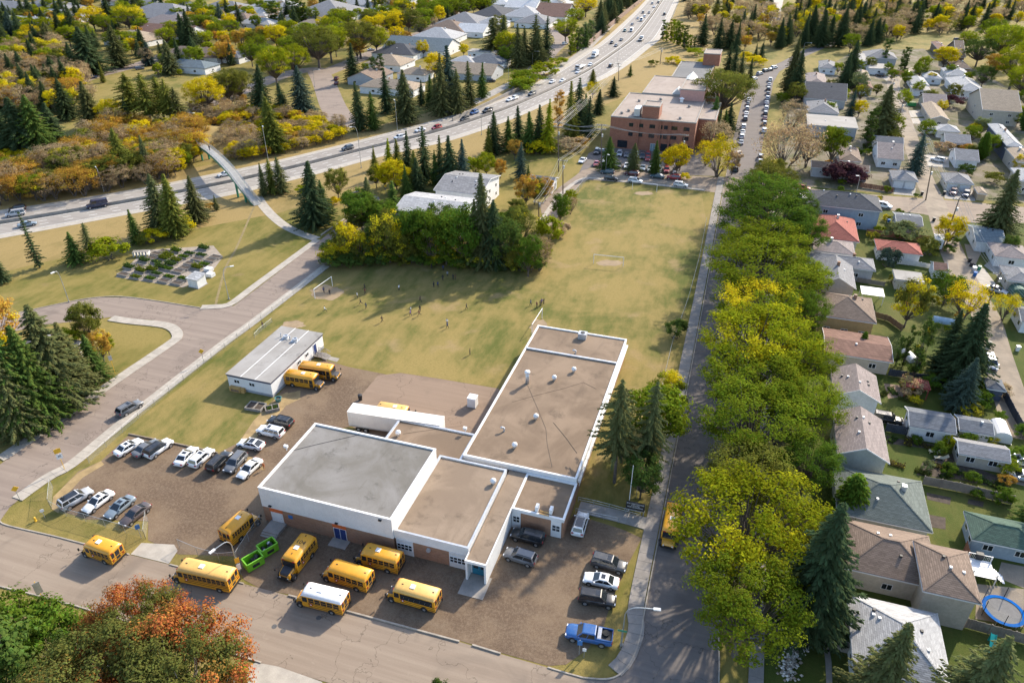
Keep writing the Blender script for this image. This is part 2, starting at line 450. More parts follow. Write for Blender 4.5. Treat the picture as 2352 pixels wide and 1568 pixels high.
fr_ = smooth_line(gl((1768, 48), (1774, 22), (1782, -6), (1786, -16)), 5); ribbon('far_street', offset_line(fr_, 7), offset_line(fr_, -7), 0, M_CONC, 20)
# school grounds
FIELD = gl((770, 606), (1000, 600), (1215, 612), (1240, 600), (1262, 550), (1290, 500), (1306, 470), (1352, 420), (1612, 444), (1622, 505), (1592, 640), (1545, 850), (1520, 960), (1330, 1165)) + [Vector((-15, 82, 0)), Vector((-34, 83, 0))] + gl((1145, 890), (885, 850), (745, 830), (650, 900), (545, 1020), (500, 1040), (300, 1000), (215, 1060), (100, 1150), (60, 1150), (200, 1060), (330, 955), (560, 775))
flat('playing_field', FIELD, -.018, M_FIELD)
flat('gravel_lot', gl((296, 998), (400, 1016), (500, 1040), (548, 1016), (582, 966), (640, 906), (655, 885), (690, 850), (745, 826), (800, 842), (900, 862), (900, 960), (700, 1000), (600, 1130), (640, 1280), (410, 1272), (340, 1240), (340, 1196), (200, 1192), (124, 1168), (122, 1140), (180, 1082), (232, 1058)), -.012, M_DIRT)
flat('gravel_lot', [Vector((-58, 63, 0)), Vector((-66, 62, 0))] + gl((560, 1330), (600, 1352), (663, 1364), (803, 1402), (1055, 1470), (1150, 1498), (1258, 1528), (1300, 1525), (1350, 1490), (1386, 1440), (1404, 1380), (1440, 1300), (1474, 1235), (1430, 1215), (1318, 1180)) + [Vector((-16, 75, 0)), Vector((-24, 80, 0))], -.008, M_DIRT)
flat('playground_paving', gl((868, 862), (920, 856), (1000, 868), (1146, 892), (1150, 930)) + [Vector((-33, 88, 0)), Vector((-46, 80, 0))] + gl((800, 970), (796, 945), (832, 905)), -.004, M_PAVED)
SZ = -.0075
for pl in (gl((548, 1018), (582, 966), (640, 908), (660, 900), (668, 915), (650, 940), (600, 990), (560, 1040), (600, 1062), (606, 1080), (560, 1060)),
           gl((118, 1168), (122, 1140), (178, 1086), (232, 1058), (240, 1066), (190, 1096), (140, 1150), (134, 1178)),
           gl((640, 908), (690, 896), (690, 915), (660, 930), (640, 935))):
    SZ += .0016; structure(MB().sheet([Vector((p.x, p.y, SZ)) for p in pl]).build('straw_edge', M_STRAW))
def blob(u, v, ru, rv, n=22, s=1):
    return gl(*[(u + ru*cos(6.283*k/n)*(1 + .16*sin(3*k*.9 + s)), v + rv*sin(6.283*k/n)*(1 + .16*sin(2*k*.8 + s))) for k in range(n)])
for pl in (blob(750, 672, 36, 17), blob(1400, 604, 30, 7, s=2), blob(1238, 752, 20, 20, s=3), blob(1479, 444, 22, 4.5, s=4), blob(675, 745, 26, 9, s=5)):
    o = structure(MB().sheet([Vector((p.x, p.y, -.010)) for p in pl]).build('goal_mouth', M_SAND))
flat('driveway_apron', gl((300, 1272), (325, 1246), (400, 1250), (408, 1264), (388, 1294)), .010, M_CONC)
flat('front_yard_paving', gl((588, 1520), (640, 1530), (740, 1565), (740, 1640), (500, 1640), (520, 1560)), .012, M_CONC)

# pavements with their slabs
SW_R = [g(1412, 1540), g(1434, 1518), g(1448, 1490), g(1463, 1440)] + [Vector((-3.95, 66, 0)), Vector((-4.1, 100, 0)), Vector((-4.6, 160, 0)), Vector((-5.6, 240, 0))]
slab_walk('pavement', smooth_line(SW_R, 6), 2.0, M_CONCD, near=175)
kerb('kerb', offset_line(smooth_line([g(1340, 1556)] + KR + [Vector((-2.75, 66, 0)), Vector((-2.9, 100, 0)), Vector((-3.3, 160, 0)), Vector((-4.3, 244, 0))], 5), 0), z=.008)
kerb('kerb', smooth_line([g(1648, 1640), g(1652, 1526), g(1655, 1393), Vector((7.1, 100, 0)), Vector((7.1, 150, 0)), Vector((6.7, 220, 0))], 4), z=.008)
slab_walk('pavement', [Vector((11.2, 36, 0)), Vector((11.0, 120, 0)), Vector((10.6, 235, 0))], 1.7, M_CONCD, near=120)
slab_walk('school_walkway', [g(1330, 1164), g(1420, 1185), g(1500, 1207)], 2.4, M_CONC2, 1.6)
slab_walk('pavement', smooth_line(gl((40, 1146), (110, 1096), (165, 1066), (271, 979), (412, 868), (520, 784), (588, 735), (749, 611)), 5), 2.1, M_CONC, near=190)
slab_walk('pavement', smooth_line(gl((0, 1053), (28, 1036), (266, 874), (398, 784), (408, 770), (400, 756), (375, 746), (300, 738), (255, 731)), 5), 2.2, M_CONC, near=200)
slab_walk('pavement', smooth_line(gl((462, 706), (500, 704), (530, 698), (588, 655), (729, 551)), 5), 1.9, M_CONC, near=170)
kerb('kerb', smooth_line(gl((30, 721), (155, 694), (225, 683), (300, 683), (460, 707)), 4))
kerb('kerb', smooth_line(gl((0, 1197), (20, 1207), (125, 1231), (187, 1247), (297, 1273)), 4))
kerb('kerb', gl((390, 1296), (410, 1301), (560, 1340)))
kerb('timber_edging', gl((663, 1367), (803, 1405), (1055, 1473)), .2, .18)
kerb('timber_edging', gl((1085, 1481), (1150, 1501)), .2, .18)
kerb('kerb', gl((1258, 1532), (1300, 1545), (1340, 1556)))
kerb('kerb', gl((600, 1521), (420, 1465), (175, 1391), (82, 1366), (0, 1346), (-40, 1337)))
kerb('timber_edging', gl((296, 997), (400, 1018), (500, 1040)), .2, .2, mat=pm('weathered timber', (.27, .21, .15), .2, 2, .9))
footpath = smooth_line(gl((728, 549), (690, 536), (655, 519), (625, 495), (603, 470), (592, 452)), 6)
ribbon('footpath', offset_line(footpath, 1.4), offset_line(footpath, -1.4), .012, M_CONC, 40)
kerb('kerb', smooth_line(gl((738, 541), (790, 505), (809, 490), (808, 478), (793, 464), (793, 455), (805, 446), (825, 440)), 5), .35, .3, mat=M_CONC)
trail = smooth_line(gl((583, 475), (560, 530), (540, 575), (520, 610), (505, 660), (495, 700)), 5)
ribbon('worn_trail', offset_line(trail, .28), offset_line(trail, -.28), -.012, pm('trodden dry grass', (.235, .178, .075), .2, .8, .95), 40)
kerb('kerb', smooth_line(gl((1245, 505), (1290, 445), (1340, 411), (1400, 414), (1500, 424), (1618, 437)), 4), 1.4, .12, mat=M_CONC)
# ------------------------------------------------------------------ building materials
def m_brick(name, col, mortar, w=.42, h=.16):
    t = NT(name); tc = t.new('ShaderNodeTexCoord'); P = t.pos()
    sx = t.new('ShaderNodeSeparateXYZ'); t.link(P, sx.inputs[0])
    cx = t.new('ShaderNodeCombineXYZ'); t.link(t.math('ADD', sx.outputs[0], sx.outputs[1]), cx.inputs[0]); t.link(sx.outputs[2], cx.inputs[1])
    br = t.new('ShaderNodeTexBrick'); br.inputs['Scale'].default_value = 1; br.inputs['Brick Width'].default_value = w; br.inputs['Row Height'].default_value = h
    br.inputs['Mortar Size'].default_value = .014; br.inputs['Color1'].default_value = (*col, 1); br.inputs['Color2'].default_value = (*[x*.72 for x in col], 1); br.inputs['Mortar'].default_value = (*mortar, 1)
    t.link(cx.outputs[0], br.inputs['Vector'])
    n = t.noise(P, .6, 4, .6)
    t.base(t.mix(t.ramp(n, .35, .7, 0, .5), br.outputs['Color'], tuple(x*.7 for x in col))); t.rough(.9)
    MATS[name] = t.m; return t.m
M_BRICK = m_brick('tan orange brick', (.36, .185, .105), (.34, .25, .18))
M_BRICKR = m_brick('red brown brick', (.36, .135, .075), (.32, .2, .15), .5, .2)
M_WHITE = pm('white painted metal siding', (.74, .735, .72), .06, .5, .55)
M_WHITE2 = pm('white trim', (.78, .77, .75), .05, 1, .5)
M_GALV = pm('galvanised flashing', (.56, .57, .58), .12, 1.5, .4, metallic=.5)
M_STEEL = pm('grey steel tube', (.42, .43, .43), .12, 2, .45, metallic=.6)
M_ORANGE = pm('orange door header', (.62, .13, .03), .1, 1, .6)
M_NAVY = pm('navy steel door', (.02, .045, .17), .15, 1, .5)
M_TEAL = pm('teal painted door', (.02, .16, .24), .15, 1, .5)
M_GLASS = glass_mat()
M_GLASS2 = glass_mat('grey window glass', (.05, .06, .07), .12)
M_BLACK = pm('matte black', (.02, .02, .022), .2, 2, .6)
M_RUBBER = pm('tyre rubber', (.022, .021, .020), .2, 4, .85)
M_WOODY = pm('new yellow lumber', (.50, .30, .10), .2, 2, .8)
M_WOOD = pm('weathered brown timber', (.20, .135, .085), .25, 2, .9)
M_WOODG = pm('grey weathered boards', (.26, .235, .205), .22, 2, .92)
M_SOIL = pm('dark garden soil', (.075, .055, .04), .3, 1.5, .95, .5)
M_LEAFG = pm('kitchen garden greenery', (.08, .13, .022), .45, 2.2, .8, .8, fine=7)
M_YEL = pm('yellow sign paint', (.75, .42, .03), .08, 2, .5)
M_SIGNW = pm('white sign paint', (.78, .78, .78), .06, 2, .5)
M_BLUE = pm('blue sign paint', (.03, .16, .42), .1, 2, .5)
def m_roof(name, c1, c2, c3, big=.12, streak_rot=0.0):
    t = NT(name); P = t.pos(); Ps = t.pos((1, .25, 1), streak_rot)
    a = t.noise(P, big, 5, .62, .7); b = t.noise(Ps, .45, 5, .65, .3); c = t.noise(P, 6, 4, .7); d = t.noise(P, .30, 6, .7, .25)
    col = t.mix(t.ramp(a, .36, .66), c1, c2)
    col = t.mix(t.ramp(b, .54, .74, 0, .55), col, c3)
    col = t.mix(t.ramp(d, .55, .70, 0, .62), col, tuple(x*.52 for x in c1))
    col = t.mix(t.ramp(c, .5, .8, 0, .4), col, tuple(x*.6 for x in c1))
    t.base(col); t.rough(.9); t.bump(c, .3, .03); MATS[name] = t.m; return t.m
M_ROOFG = m_roof('pooled grey membrane roof', (.150, .136, .114), (.225, .21, .192), (.095, .084, .066), .10, radians(30))
M_ROOFB = m_roof('brown gravel roof', (.165, .112, .070), (.245, .172, .112), (.115, .078, .05), .12)
M_ROOFB2 = m_roof('tan gravel roof', (.205, .148, .100), (.27, .20, .138), (.155, .11, .075), .14)

def ring_walls(x0, x1, y0, y1, z0, z1, w=.25):
    mb = MB()
    mb.box(x0, x1, y0, y0 + w, z0, z1); mb.box(x0, x1, y1 - w, y1, z0, z1)
    mb.box(x0, x0 + w, y0 + w, y1 - w, z0, z1); mb.box(x1 - w, x1, y0 + w, y1 - w, z0, z1)
    return mb
def flat_block(parent, nm, x0, x1, y0, y1, h, fz, wall, fascia, roof, cap, lip=.22):
    MB().box(x0, x1, y0, y1, -.05, fz).build(nm + '_wall', wall, parent)
    e = .05
    ring_walls(x0 - e, x1 + e, y0 - e, y1 + e, fz - .001, h - .06, .3).build(nm + '_fascia', fascia, parent)
    MB().box(x0 + .25, x1 - .25, y0 + .25, y1 - .25, fz + .002, h - lip).build(nm + '_roof', roof, parent)
    e = .09
    return ring_walls(x0 - e, x1 + e, y0 - e, y1 + e, h - .06, h, .32).build(nm + '_parapet_cap', cap, parent)
def wall_window(parent, p, d, w, h, cols=2, rows=1, depth=.06, frame=None, glass=None, name='window', t=.07):
    """p lower left corner on the wall face, d unit direction along the wall; faces right-hand normal of d"""
    d = Vector((d[0], d[1], 0)).normalized(); n = Vector((d.y, -d.x, 0)); p = Vector(p)
    up = Vector((0, 0, 1)); f = MB()
    def bar(a, b, z0, z1):
        q0 = p + d*a; q1 = p + d*b
        c = [q0, q1, q1 + n*depth, q0 + n*depth]
        f.add([Vector((k.x, k.y, p.z + z0)) for k in c] + [Vector((k.x, k.y, p.z + z1)) for k in c], [(0,1,2,3)[::-1],(4,5,6,7),(0,1,5,4)[::-1],(1,2,6,5),(2,3,7,6),(3,0,4,7)])
    bar(0, w, 0, t); bar(0, w, h - t, h)
    for i in range(cols + 1):
        a = max(0, min(w - t, i*w/cols - t/2)); bar(a, a + t, t, h - t)
    for j in range(1, rows): bar(t, w - t, j*h/rows - t/2, j*h/rows + t/2)
    fr = f.build(name, frame or M_WHITE2, parent)
    for i in range(cols):
        for j in range(rows):
            a0 = i*w/cols + .01; a1 = (i + 1)*w/cols - .01; z0 = j*h/rows + .01; z1 = (j + 1)*h/rows - .01
            q = [p + d*a0 + n*depth*.45 + up*z0, p + d*a1 + n*depth*.45 + up*z0, p + d*a1 + n*depth*.45 + up*z1, p + d*a0 + n*depth*.45 + up*z1]
            MB().add(q, [(0,1,2,3)]).build('pane', glass or M_GLASS, fr)
    return fr
def wall_door(parent, p, d, w, h, mat, leaves=1, frame=None, name='door'):
    d = Vector((d[0], d[1], 0)).normalized(); n = Vector((d.y, -d.x, 0)); p = Vector(p); f = MB()
    def bx(a, b, z0, z1, dep, mb):
        q0 = p + d*a; q1 = p + d*b; c = [q0, q1, q1 + n*dep, q0 + n*dep]
        mb.add([Vector((k.x, k.y, p.z + z0)) for k in c] + [Vector((k.x, k.y, p.z + z1)) for k in c], [(3,2,1,0),(4,5,6,7),(4,5,1,0),(1,2,6,5),(2,3,7,6),(3,0,4,7)])
    for k in range(leaves): bx(k*w/leaves + .03, (k + 1)*w/leaves - .03, .02, h - .05, .05, f)
    dr = f.build(name, mat, parent)
    fr = MB(); bx(-.06, 0, 0, h, .08, fr); bx(w, w + .06, 0, h, .08, fr); bx(-.06, w + .06, h, h + .07, .08, fr)
    if leaves == 2: bx(w/2 - .025, w/2 + .025, .02, h - .05, .07, fr)
    fr.build('door_frame', frame or M_WHITE2, dr)
    hb = MB(); bx(w/2 - .2 if leaves == 2 else w*.8, w/2 - .12 if leaves == 2 else w*.88, 1.0, 1.08, .1, hb); hb.build('handle', M_STEEL, dr)
    return dr

# ------------------------------------------------------------------ school
SCH = thing('school_building', 'low flat roofed school of tan brick with white fascia beside the buses', 'school', (-37, 62, 0))
SCH.location = (0, 0, 0)
GX0, GX1, GY0, GY1, GH = -58.0, -37.3, 62.9, 78.3, 6.5
flat_block(SCH, 'gymnasium', GX0, GX1, GY0, GY1, GH, 2.9, M_BRICK, M_WHITE, M_ROOFG, M_WHITE2)
flat_block(SCH, 'library', GX1 + .12, -26.4, 63.25, 79.5, 4.3, 2.75, M_BRICK, M_WHITE, M_ROOFB2, M_GALV)
# front corridor with entrance porch
MB().box(-26.28, -23.4, 63.0, 79.4, -.05, 3.3).build('corridor_wall', M_WHITE, SCH)
MB().box(-26.28, -26.0, 61.7, 62.99, -.05, 3.3).build('porch_wall', M_WHITE, SCH)
MB().box(-23.68, -23.4, 61.7, 62.99, -.05, 3.3).build('porch_wall', M_WHITE, SCH)
MB().box(-26.2, -23.48, 61.85, 80.3, 3.302, 3.55).build('corridor_roof', M_ROOFB2, SCH)
mb = MB(); mb.box(-26.33, -23.35, 61.6, 61.84, 3.305, 3.75); mb.box(-26.33, -26.19, 61.85, 63.1, 3.305, 3.75); mb.box(-23.47, -23.33, 61.85, 72.6, 3.305, 3.75)
mb.build('corridor_fascia', M_WHITE2, SCH)
wall_door(SCH, (-25.75, 62.99, .02), (1, 0), 2.0, 2.2, M_TEAL, 2, M_TEAL)
for k in (0, 1):
    MB().box(-25.6 + k*1.0, -24.95 + k*1.0, 62.90, 62.925, 1.2, 1.9).build('door_pane', M_GLASS, SCH)
MB().box(-26.5, -23.0, 59.2, 62.9, -.03, .05).build('porch_slab', M_CONC2, SCH)
# offices
flat_block(SCH, 'office', -23.38, -15.75, 72.75, 80.45, 3.65, 3.05, M_BRICK, M_WHITE, M_ROOFB, M_WHITE2)
MB().box(-23.33, -22.05, 72.66, 72.748, .0, 3.04).build('siding_panel', M_WHITE, SCH)
MB().box(-17.55, -16.05, 72.66, 72.748, .0, 3.04).build('siding_panel', M_WHITE, SCH)
wall_window(SCH, (-23.2, 72.65, 1.15), (1, 0), 1.05, 1.2, 2, 2)
wall_window(SCH, (-17.4, 72.65, 1.15), (1, 0), 1.2, 1.2, 2, 2, glass=M_GLASS2)
# link block behind the gymnasium, and the classroom wing
flat_block(SCH, 'link', -47.3, -33.95, 78.45, 86.3, 4.0, 2.8, M_BRICK, M_WHITE, M_ROOFB, M_GALV)
MB().box(-37.2, -26.5, 79.65, 80.5, 2.9, 3.55).build('valley_roof', M_ROOFB, SCH)
flat_block(SCH, 'classroom_wing', -33.75, -15.9, 80.65, 122.4, 4.4, 3.3, M_BRICK, M_WHITE, M_ROOFB, M_WHITE2)
MB().box(-33.6, -16.05, 113.3, 113.7, 4.18, 4.46).build('roof_divider', M_GALV, SCH)
# wing side windows and battens (towards the lawn)
for i in range(9):
    y = 83.0 + i*3.25
    wall_window(SCH, (-15.9, y + 2.7, .9) if False else (-15.9, y, .9), (0, 1), 2.6, 1.9, 3, 2, depth=.08, glass=M_GLASS2)
MB().box(-15.83, -15.45, 81.5, 122.2, 2.95, 3.25).build('sun_shade', M_WHITE2, SCH)
# gym front details
for x0, x1, dm, lv in ((-56.7, -54.9, M_WHITE, 1), (-46.55, -44.7, M_NAVY, 2)):
    MB().box(x0 - .15, x1 + .15, GY0 - .07, GY0 - .003, 2.2, 2.895).build('door_header', M_ORANGE, SCH)
    wall_door(SCH, (x0, GY0, .12), (1, 0), x1 - x0, 2.05, dm, lv)
MB().box(-57.0, -54.5, 60.6, 62.88, -.03, .42).build('door_landing', M_CONC2, SCH)
MB().box(-57.0, -54.5, 60.25, 60.595, -.03, .28).build('step', M_CONC2, SCH)
MB().box(-57.0, -54.5, 59.9, 60.245, -.03, .14).build('step', M_CONC2, SCH)
MB().box(-46.9, -44.2, 61.3, 62.88, -.03, .14).build('door_landing', M_CONC2, SCH)
MB().box(-53.9, -53.2, GY0 - .05, GY0 - .004, 1.7, 2.3).build('wall_sign', M_BLUE, SCH)
for x, z in ((-56.6, 3.25), (-45.9, 3.15), (-38.9, 5.9)):
    mb = MB(); mb.box(x - .22, x + .22, GY0 - .3, GY0 - .06, z, z + .2); mb.build('wall_lamp', M_BLACK, SCH)
# library front: two glazed bays in ribbed panels
for bx0 in (-37.0, -29.2):
    pn = MB(); bx1 = bx0 + 2.5; n = 18
    for k in range(n):
        a = bx0 + (bx1 - bx0)*k/n; pn.box(a + .02, a + (bx1 - bx0)/n - .02, 63.13, 63.245, .05, 2.74)
    pn.build('ribbed_panel', M_WHITE, SCH)
    wall_window(SCH, (bx0 + .1, 63.13, 1.0), (1, 0), 2.3, 1.15, 4, 2, depth=.09)
mb = MB(); mb.cyl((-32.2, 63.24, 2.1), (-32.2, 62.95, 2.1), .32, .3, 12); mb.build('wall_vent', M_GALV, SCH)
# roof furniture
def mushroom(u, v, z, r=.42, label=None):
    p = g(u, v, z); mb = MB()
    mb.lathe([(r*.62, 0), (r*.62, .45), (r*1.05, .46), (r*1.1, .62), (r*.95, .86), (r*.55, 1.03), (.02, 1.08)], p, 12)
    mb.build('roof_vent', M_WHITE2, SCH, True)
for u, v, z in ((1231, 962, 4.18), (1182, 1028, 4.18), (1273, 873, 4.18), (1318, 854, 4.18), (915, 1000, 3.78), (1133, 1111, 4.08)): mushroom(u, v, z)
p = g(1211, 880, 4.18); MB().cyl(p, p + Vector((0, 0, 2.3)), .34, .34, 12).build('flue_stack', M_GALV, SCH, True)
MB().cyl(p + Vector((0, 0, 2.15)), p + Vector((0, 0, 2.55)), .5, .5, 12).build('flue_cap', M_WHITE2, SCH, True)
for u, v in ((1158, 990), (1322, 812)):
    p = g(u, v, 4.18); MB().tube([p, p + Vector((0, 0, .6)), p + Vector((-.25, -.1, .85)), p + Vector((-.5, -.15, .7))], .18, 8).build('gooseneck_vent', M_GALV, SCH)
p = g(1338, 776, 4.18); mb = MB(); mb.box(p.x - .8, p.x + .8, p.y - .7, p.y + .7, p.z, p.z + 1.2); ac = mb.build('rooftop_unit', M_GALV, SCH)
MB().lathe([(.45, 0), (.45, .06), (.1, .08)], (p.x, p.y, p.z + 1.2), 12).build('fan_grille', M_BLACK, ac)
for u, v in ((1234, 1172), (1266, 1178)):
    p = g(u, v, 3.43); mb = MB(); mb.box(p.x - .22, p.x + .22, p.y - .45, p.y + .45, p.z + .2, p.z + 1.0); ac = mb.build('condenser', M_WHITE2, SCH)
    MB().box(p.x - .25, p.x + .25, p.y - .5, p.y + .5, p.z, p.z + .19).build('stand', M_WOOD, ac)
p, q = g(1240, 1178, 3.43), g(1262, 1184, 3.43)
mb = MB(); mb.beam(p + Vector((0, .2, .25)), q + Vector((0, .2, .25)), .15); mb.beam(p + Vector((0, -.3, .25)), q + Vector((0, -.3, .25)), .15); mb.build('sleepers', M_WOODY, SCH)
for u, v, z in ((653, 1026, 6.5), (1063, 984, 4.0)):
    p = g(u + 6, v + 8, z); mb = MB(); mb.cyl(p, p + Vector((0, 0, .6)), .05); mb.box(p.x - .35, p.x + .25, p.y - .2, p.y + .2, p.z + .6, p.z + 1.0); mb.build('flood_lamp', M_WHITE2, SCH)
for pts, z in ((((588+110/1, 0), ), 0),): pass
def roof_cable(pts, z, r=.03):
    P = [g(u, v, z) for u, v in pts]; MB().tube(P, r, 4).build('roof_cable', M_BLACK, SCH)
roof_cable([(672, 1034), (720, 1022), (780, 1008), (836, 995)], 6.31, .035)
roof_cable([(1212, 884), (1225, 915), (1238, 945), (1254, 985), (1257, 1020), (1268, 1072)], 4.20, .022)
roof_cable([(1271, 970), (1300, 1005), (1325, 1040)], 4.20, .03)
roof_cable([(1176, 923), (1230, 908), (1290, 893), (1340, 878), (1370, 893)], 4.20, .018)
roof_cable([(925, 996), (1000, 985), (1060, 978)], 3.82, .02)

# portable classroom
PZ = 3.35
c = [g(520, 858, PZ), g(622, 879, PZ), g(740, 765, PZ), g(645, 748, PZ)]
px0 = (c[0].x + c[3].x)/2 + .15; px1 = (c[1].x + c[2].x)/2 - .15; py0 = (c[0].y + c[1].y)/2 + .15; py1 = (c[2].y + c[3].y)/2 - .15
PORT = thing('portable_classroom', 'long white portable classroom with navy trim and flat grey roof', 'portable building', (0, 0, 0))
MB().box(px0, px1, py0, py1, -.03, .55).build('skirting', pm('grey skirting', (.33, .34, .36), .1), PORT)
MB().box(px0 - .04, px1 + .04, py0 - .04, py1 + .04, .552, 2.85).build('wall', M_WHITE, PORT)
MB().box(px0 - .09, px1 + .09, py0 - .09, py1 + .09, 2.852, 3.2).build('trim_band', pm('navy trim', (.012, .02, .075), .1), PORT)
M_ROOFP = m_roof('pale grey felt roof', (.27, .25, .225), (.33, .31, .285), (.21, .195, .175), .15, radians(90))
MB().box(px0 - .2, px1 + .2, py0 - .2, py1 + .2, 3.202, PZ).build('roof', M_ROOFP, PORT)
w3 = (px1 - px0)/3
for k in (1, 2): MB().box(px0 + w3*k - .06, px0 + w3*k + .06, py0 - .2, py1 + .2, PZ + .001, PZ + .05).build('roof_seam', M_WHITE2, PORT)
for u, v in ((678, 783), (657, 776)):
    p = g(u, v, PZ); mb = MB(); mb.box(p.x - .7, p.x + .7, p.y - .6, p.y + .6, p.z, p.z + .12); mb.lathe([(.5, .12), (.5, .6), (.32, .62), (.3, .5)], p, 12); mb.build('roof_fan', M_GALV, PORT)
    MB().cyl(p + Vector((-1.2, .1, 0)), p + Vector((-1.2, .1, .9)), .11).build('vent_pipe', M_GALV, PORT)
for x in (px0 + 1.3, px0 + 4.5): wall_window(PORT, (x, py0 - .04, 1.6), (1, 0), 1.2, .75, 2, 1, frame=M_WHITE2)
for y in (py0 + 8.5, py0 + 11.3): wall_window(PORT, (px1 + .04, y, 1.6), (0, 1), 1.2, .75, 2, 1)
wall_door(PORT, (px1 + .04, py0 + 14.3, .6), (0, 1), 1.0, 2.05, M_NAVY)
mb = MB(); mb.box(px1 + .15, px1 + 2.0, py0 + 13.8, py0 + 15.6, .4, .55)
for k in range(3): mb.box(px1 + 2.02 + k*.32, px1 + 2.32 + k*.32, py0 + 13.8, py0 + 15.6, .05, .42 - k*.12)
mb.build('stair_landing', M_WOODG, PORT)
mb = MB()
for yy in (py0 + 13.8, py0 + 15.6):
    for xx in (px1 + .3, px1 + 1.1, px1 + 2.0): mb.cyl((xx, yy, .5), (xx, yy, 1.5), .04, n=6)
    mb.beam((px1 + .3, yy, 1.5), (px1 + 2.0, yy, 1.5), .07); mb.beam((px1 + 2.0, yy, 1.5), (px1 + 3.0, yy, .95), .07); mb.beam((px1 + .3, yy, 1.0), (px1 + 2.0, yy, 1.0), .05)
    for k in range(8): mb.cyl((px1 + .3 + k*.24, yy, .55), (px1 + .3 + k*.24, yy, 1.5), .02, n=4)
mb.build('railing', M_WOODG, PORT)
flat('ramp_paving', gl((735, 821), (744, 815), (780, 823), (774, 831)), .004, M_CONC2)
p = g(533, 890); bx = thing('crate_bench', 'orange brown plywood storage boxes against the portable classroom', 'storage box', (0, 0, 0))
MB().box(px0 + .4, px0 + 2.7, py0 - .75, py0 - .1, 0, .95).build('box', M_WOODY, bx); MB().box(px0 + .75, px0 + 2.4, py0 - .78, py0 - .752, .15, .6).build('recess', M_WOOD, bx)
MB().box(px0 + 2.8, px0 + 3.5, py0 - .7, py0 - .1, 0, .9).build('box', M_WOODY, bx)

# trailer behind the gym
a, b = g(797, 945, 4.1), g(1010, 977, 4.1); d = (b - a).normalized(); L = (b - a).length
TR = thing('storage_trailer', 'long white box trailer parked behind the gymnasium', 'trailer', (a.x, a.y, 0), atan2(d.y, d.x))
TR.location = (a.x, a.y, 0)
M_TRAIL = pm('dusty white trailer skin', (.70, .68, .64), .08, .4, .5)
MB().box(0, L, 0, 2.55, 1.1, 4.05).build('box_body', M_TRAIL, TR)
MB().box(-.03, L + .03, -.03, 2.58, 4.052, 4.12).build('roof', pm('cream trailer roof', (.80, .74, .66), .05), TR)
MB().box(.05, L - .05, -.04, -.002, 1.12, 1.35).build('side_rail', M_GALV, TR)
mb = MB(); mb.box(.4, L - .4, .8, 1.75, .75, 1.098); mb.build('chassis', M_BLACK, TR)
for x in (1.6, 2.9):
    for y in (.1, 2.15):
        w = MB().cyl((x, y, .5), (x, y + .3, .5), .5, n=16).build('wheel', M_RUBBER, TR); MB().cyl((x, y - .01, .5), (x, y + .31, .5), .24, n=12).build('rim', M_GALV, w)
for y in (.4, 2.1): MB().box(L - 3.2, L - 3.0, y - .08, y + .08, 0, 1.09).build('landing_leg', M_STEEL, TR)
for k in range(12): MB().box(.6 + k*1.3, .66 + k*1.3, -.03, -.001, 1.36, 4.0).build('side_rib', M_TRAIL, TR)
# timber deck beside the trailer
p0, p1, p2 = g(832, 988), g(895, 1000), g(838, 975)
DK = thing('timber_deck', 'new yellow timber deck between the trailer and the gymnasium', 'deck')
mb = MB()
for k in range(22): mb.box(-57.0 + k*.33, -57.0 + k*.33 + .29, 79.3, 83.2, .55, .62)
structure(mb.build('deck_boards', M_WOODY, DK), 'stuff')
mb = MB()
for x in (-56.9, -54.6, -52.2, -49.9):
    mb.box(x - .06, x + .06, 83.1, 83.22, 0, 1.5); mb.box(x - .06, x + .06, 79.35, 79.47, 0, .549)
mb.box(-57, -49.8, 83.1, 83.2, 1.5, 1.6); mb.build('railing', M_WOODY, DK)
# field transformer and wheeled bin
p = g(1086, 931); TF = thing('transformer_cabinet', 'white electrical cabinet standing on the playground paving', 'cabinet', p)
MB().box(-.75, .75, -.75, .75, .12, 1.9).build('cabinet', M_WHITE2, TF); MB().box(-.85, .85, -.85, .85, -.02, .118).build('plinth', M_CONC2, TF)
MB().box(-.6, .6, -.79, -.752, .3, 1.75).build('door', M_WHITE, TF); MB().box(-.8, .8, -.8, .8, 1.902, 2.0).build('lid', M_WHITE2, TF)
p = g(828, 918); BN = thing('litter_bin', 'black litter bin standing alone on the gravel lot', 'bin', p)
MB().lathe([(.33, 0), (.4, .95), (.4, 1.0), (.36, 1.02)], (0, 0, 0), 12).build('drum', M_BLACK, BN); MB().lathe([(.42, 1.02), (.42, 1.1), (.15, 1.2)], (0, 0, 0), 12).build('lid', M_BLACK, BN)

# school sign, flagpole, rails
def text_mesh(txt, size, mat, name='lettering', extrude=.005, align='CENTER'):
    cu = bpy.data.curves.new(name, 'FONT'); cu.body = txt; cu.size = size; cu.extrude = extrude; cu.align_x = align; cu.align_y = 'CENTER'; cu.resolution_u = 2
    tmp = bpy.data.objects.new('tmp', cu); COL.objects.link(tmp)
    dg = bpy.context.evaluated_depsgraph_get(); dg.update()
    me = bpy.data.meshes.new_from_object(tmp.evaluated_get(dg)); COL.objects.unlink(tmp); bpy.data.objects.remove(tmp)
    me.materials.clear(); me.materials.append(mat); return me
a, b = g(1436, 1176), g(1472, 1184); d = (b - a).normalized(); L = 2.75
SG = thing('school_sign', 'black school name board with white lettering on the east lawn', 'sign', (a.x, a.y, 0), atan2(d.y, d.x))
MB().box(0, L, -.1, .1, 1.0, 2.35).build('board', M_BLACK, SG)
for x in (.1, L - .1): MB().box(x - .07, x + .07, -.06, .06, -.05, 1.0).build('post', M_STEEL, SG)
MB().box(-.03, L + .03, -.13, .13, .9, .999).build('bottom_rail', M_STEEL, SG)
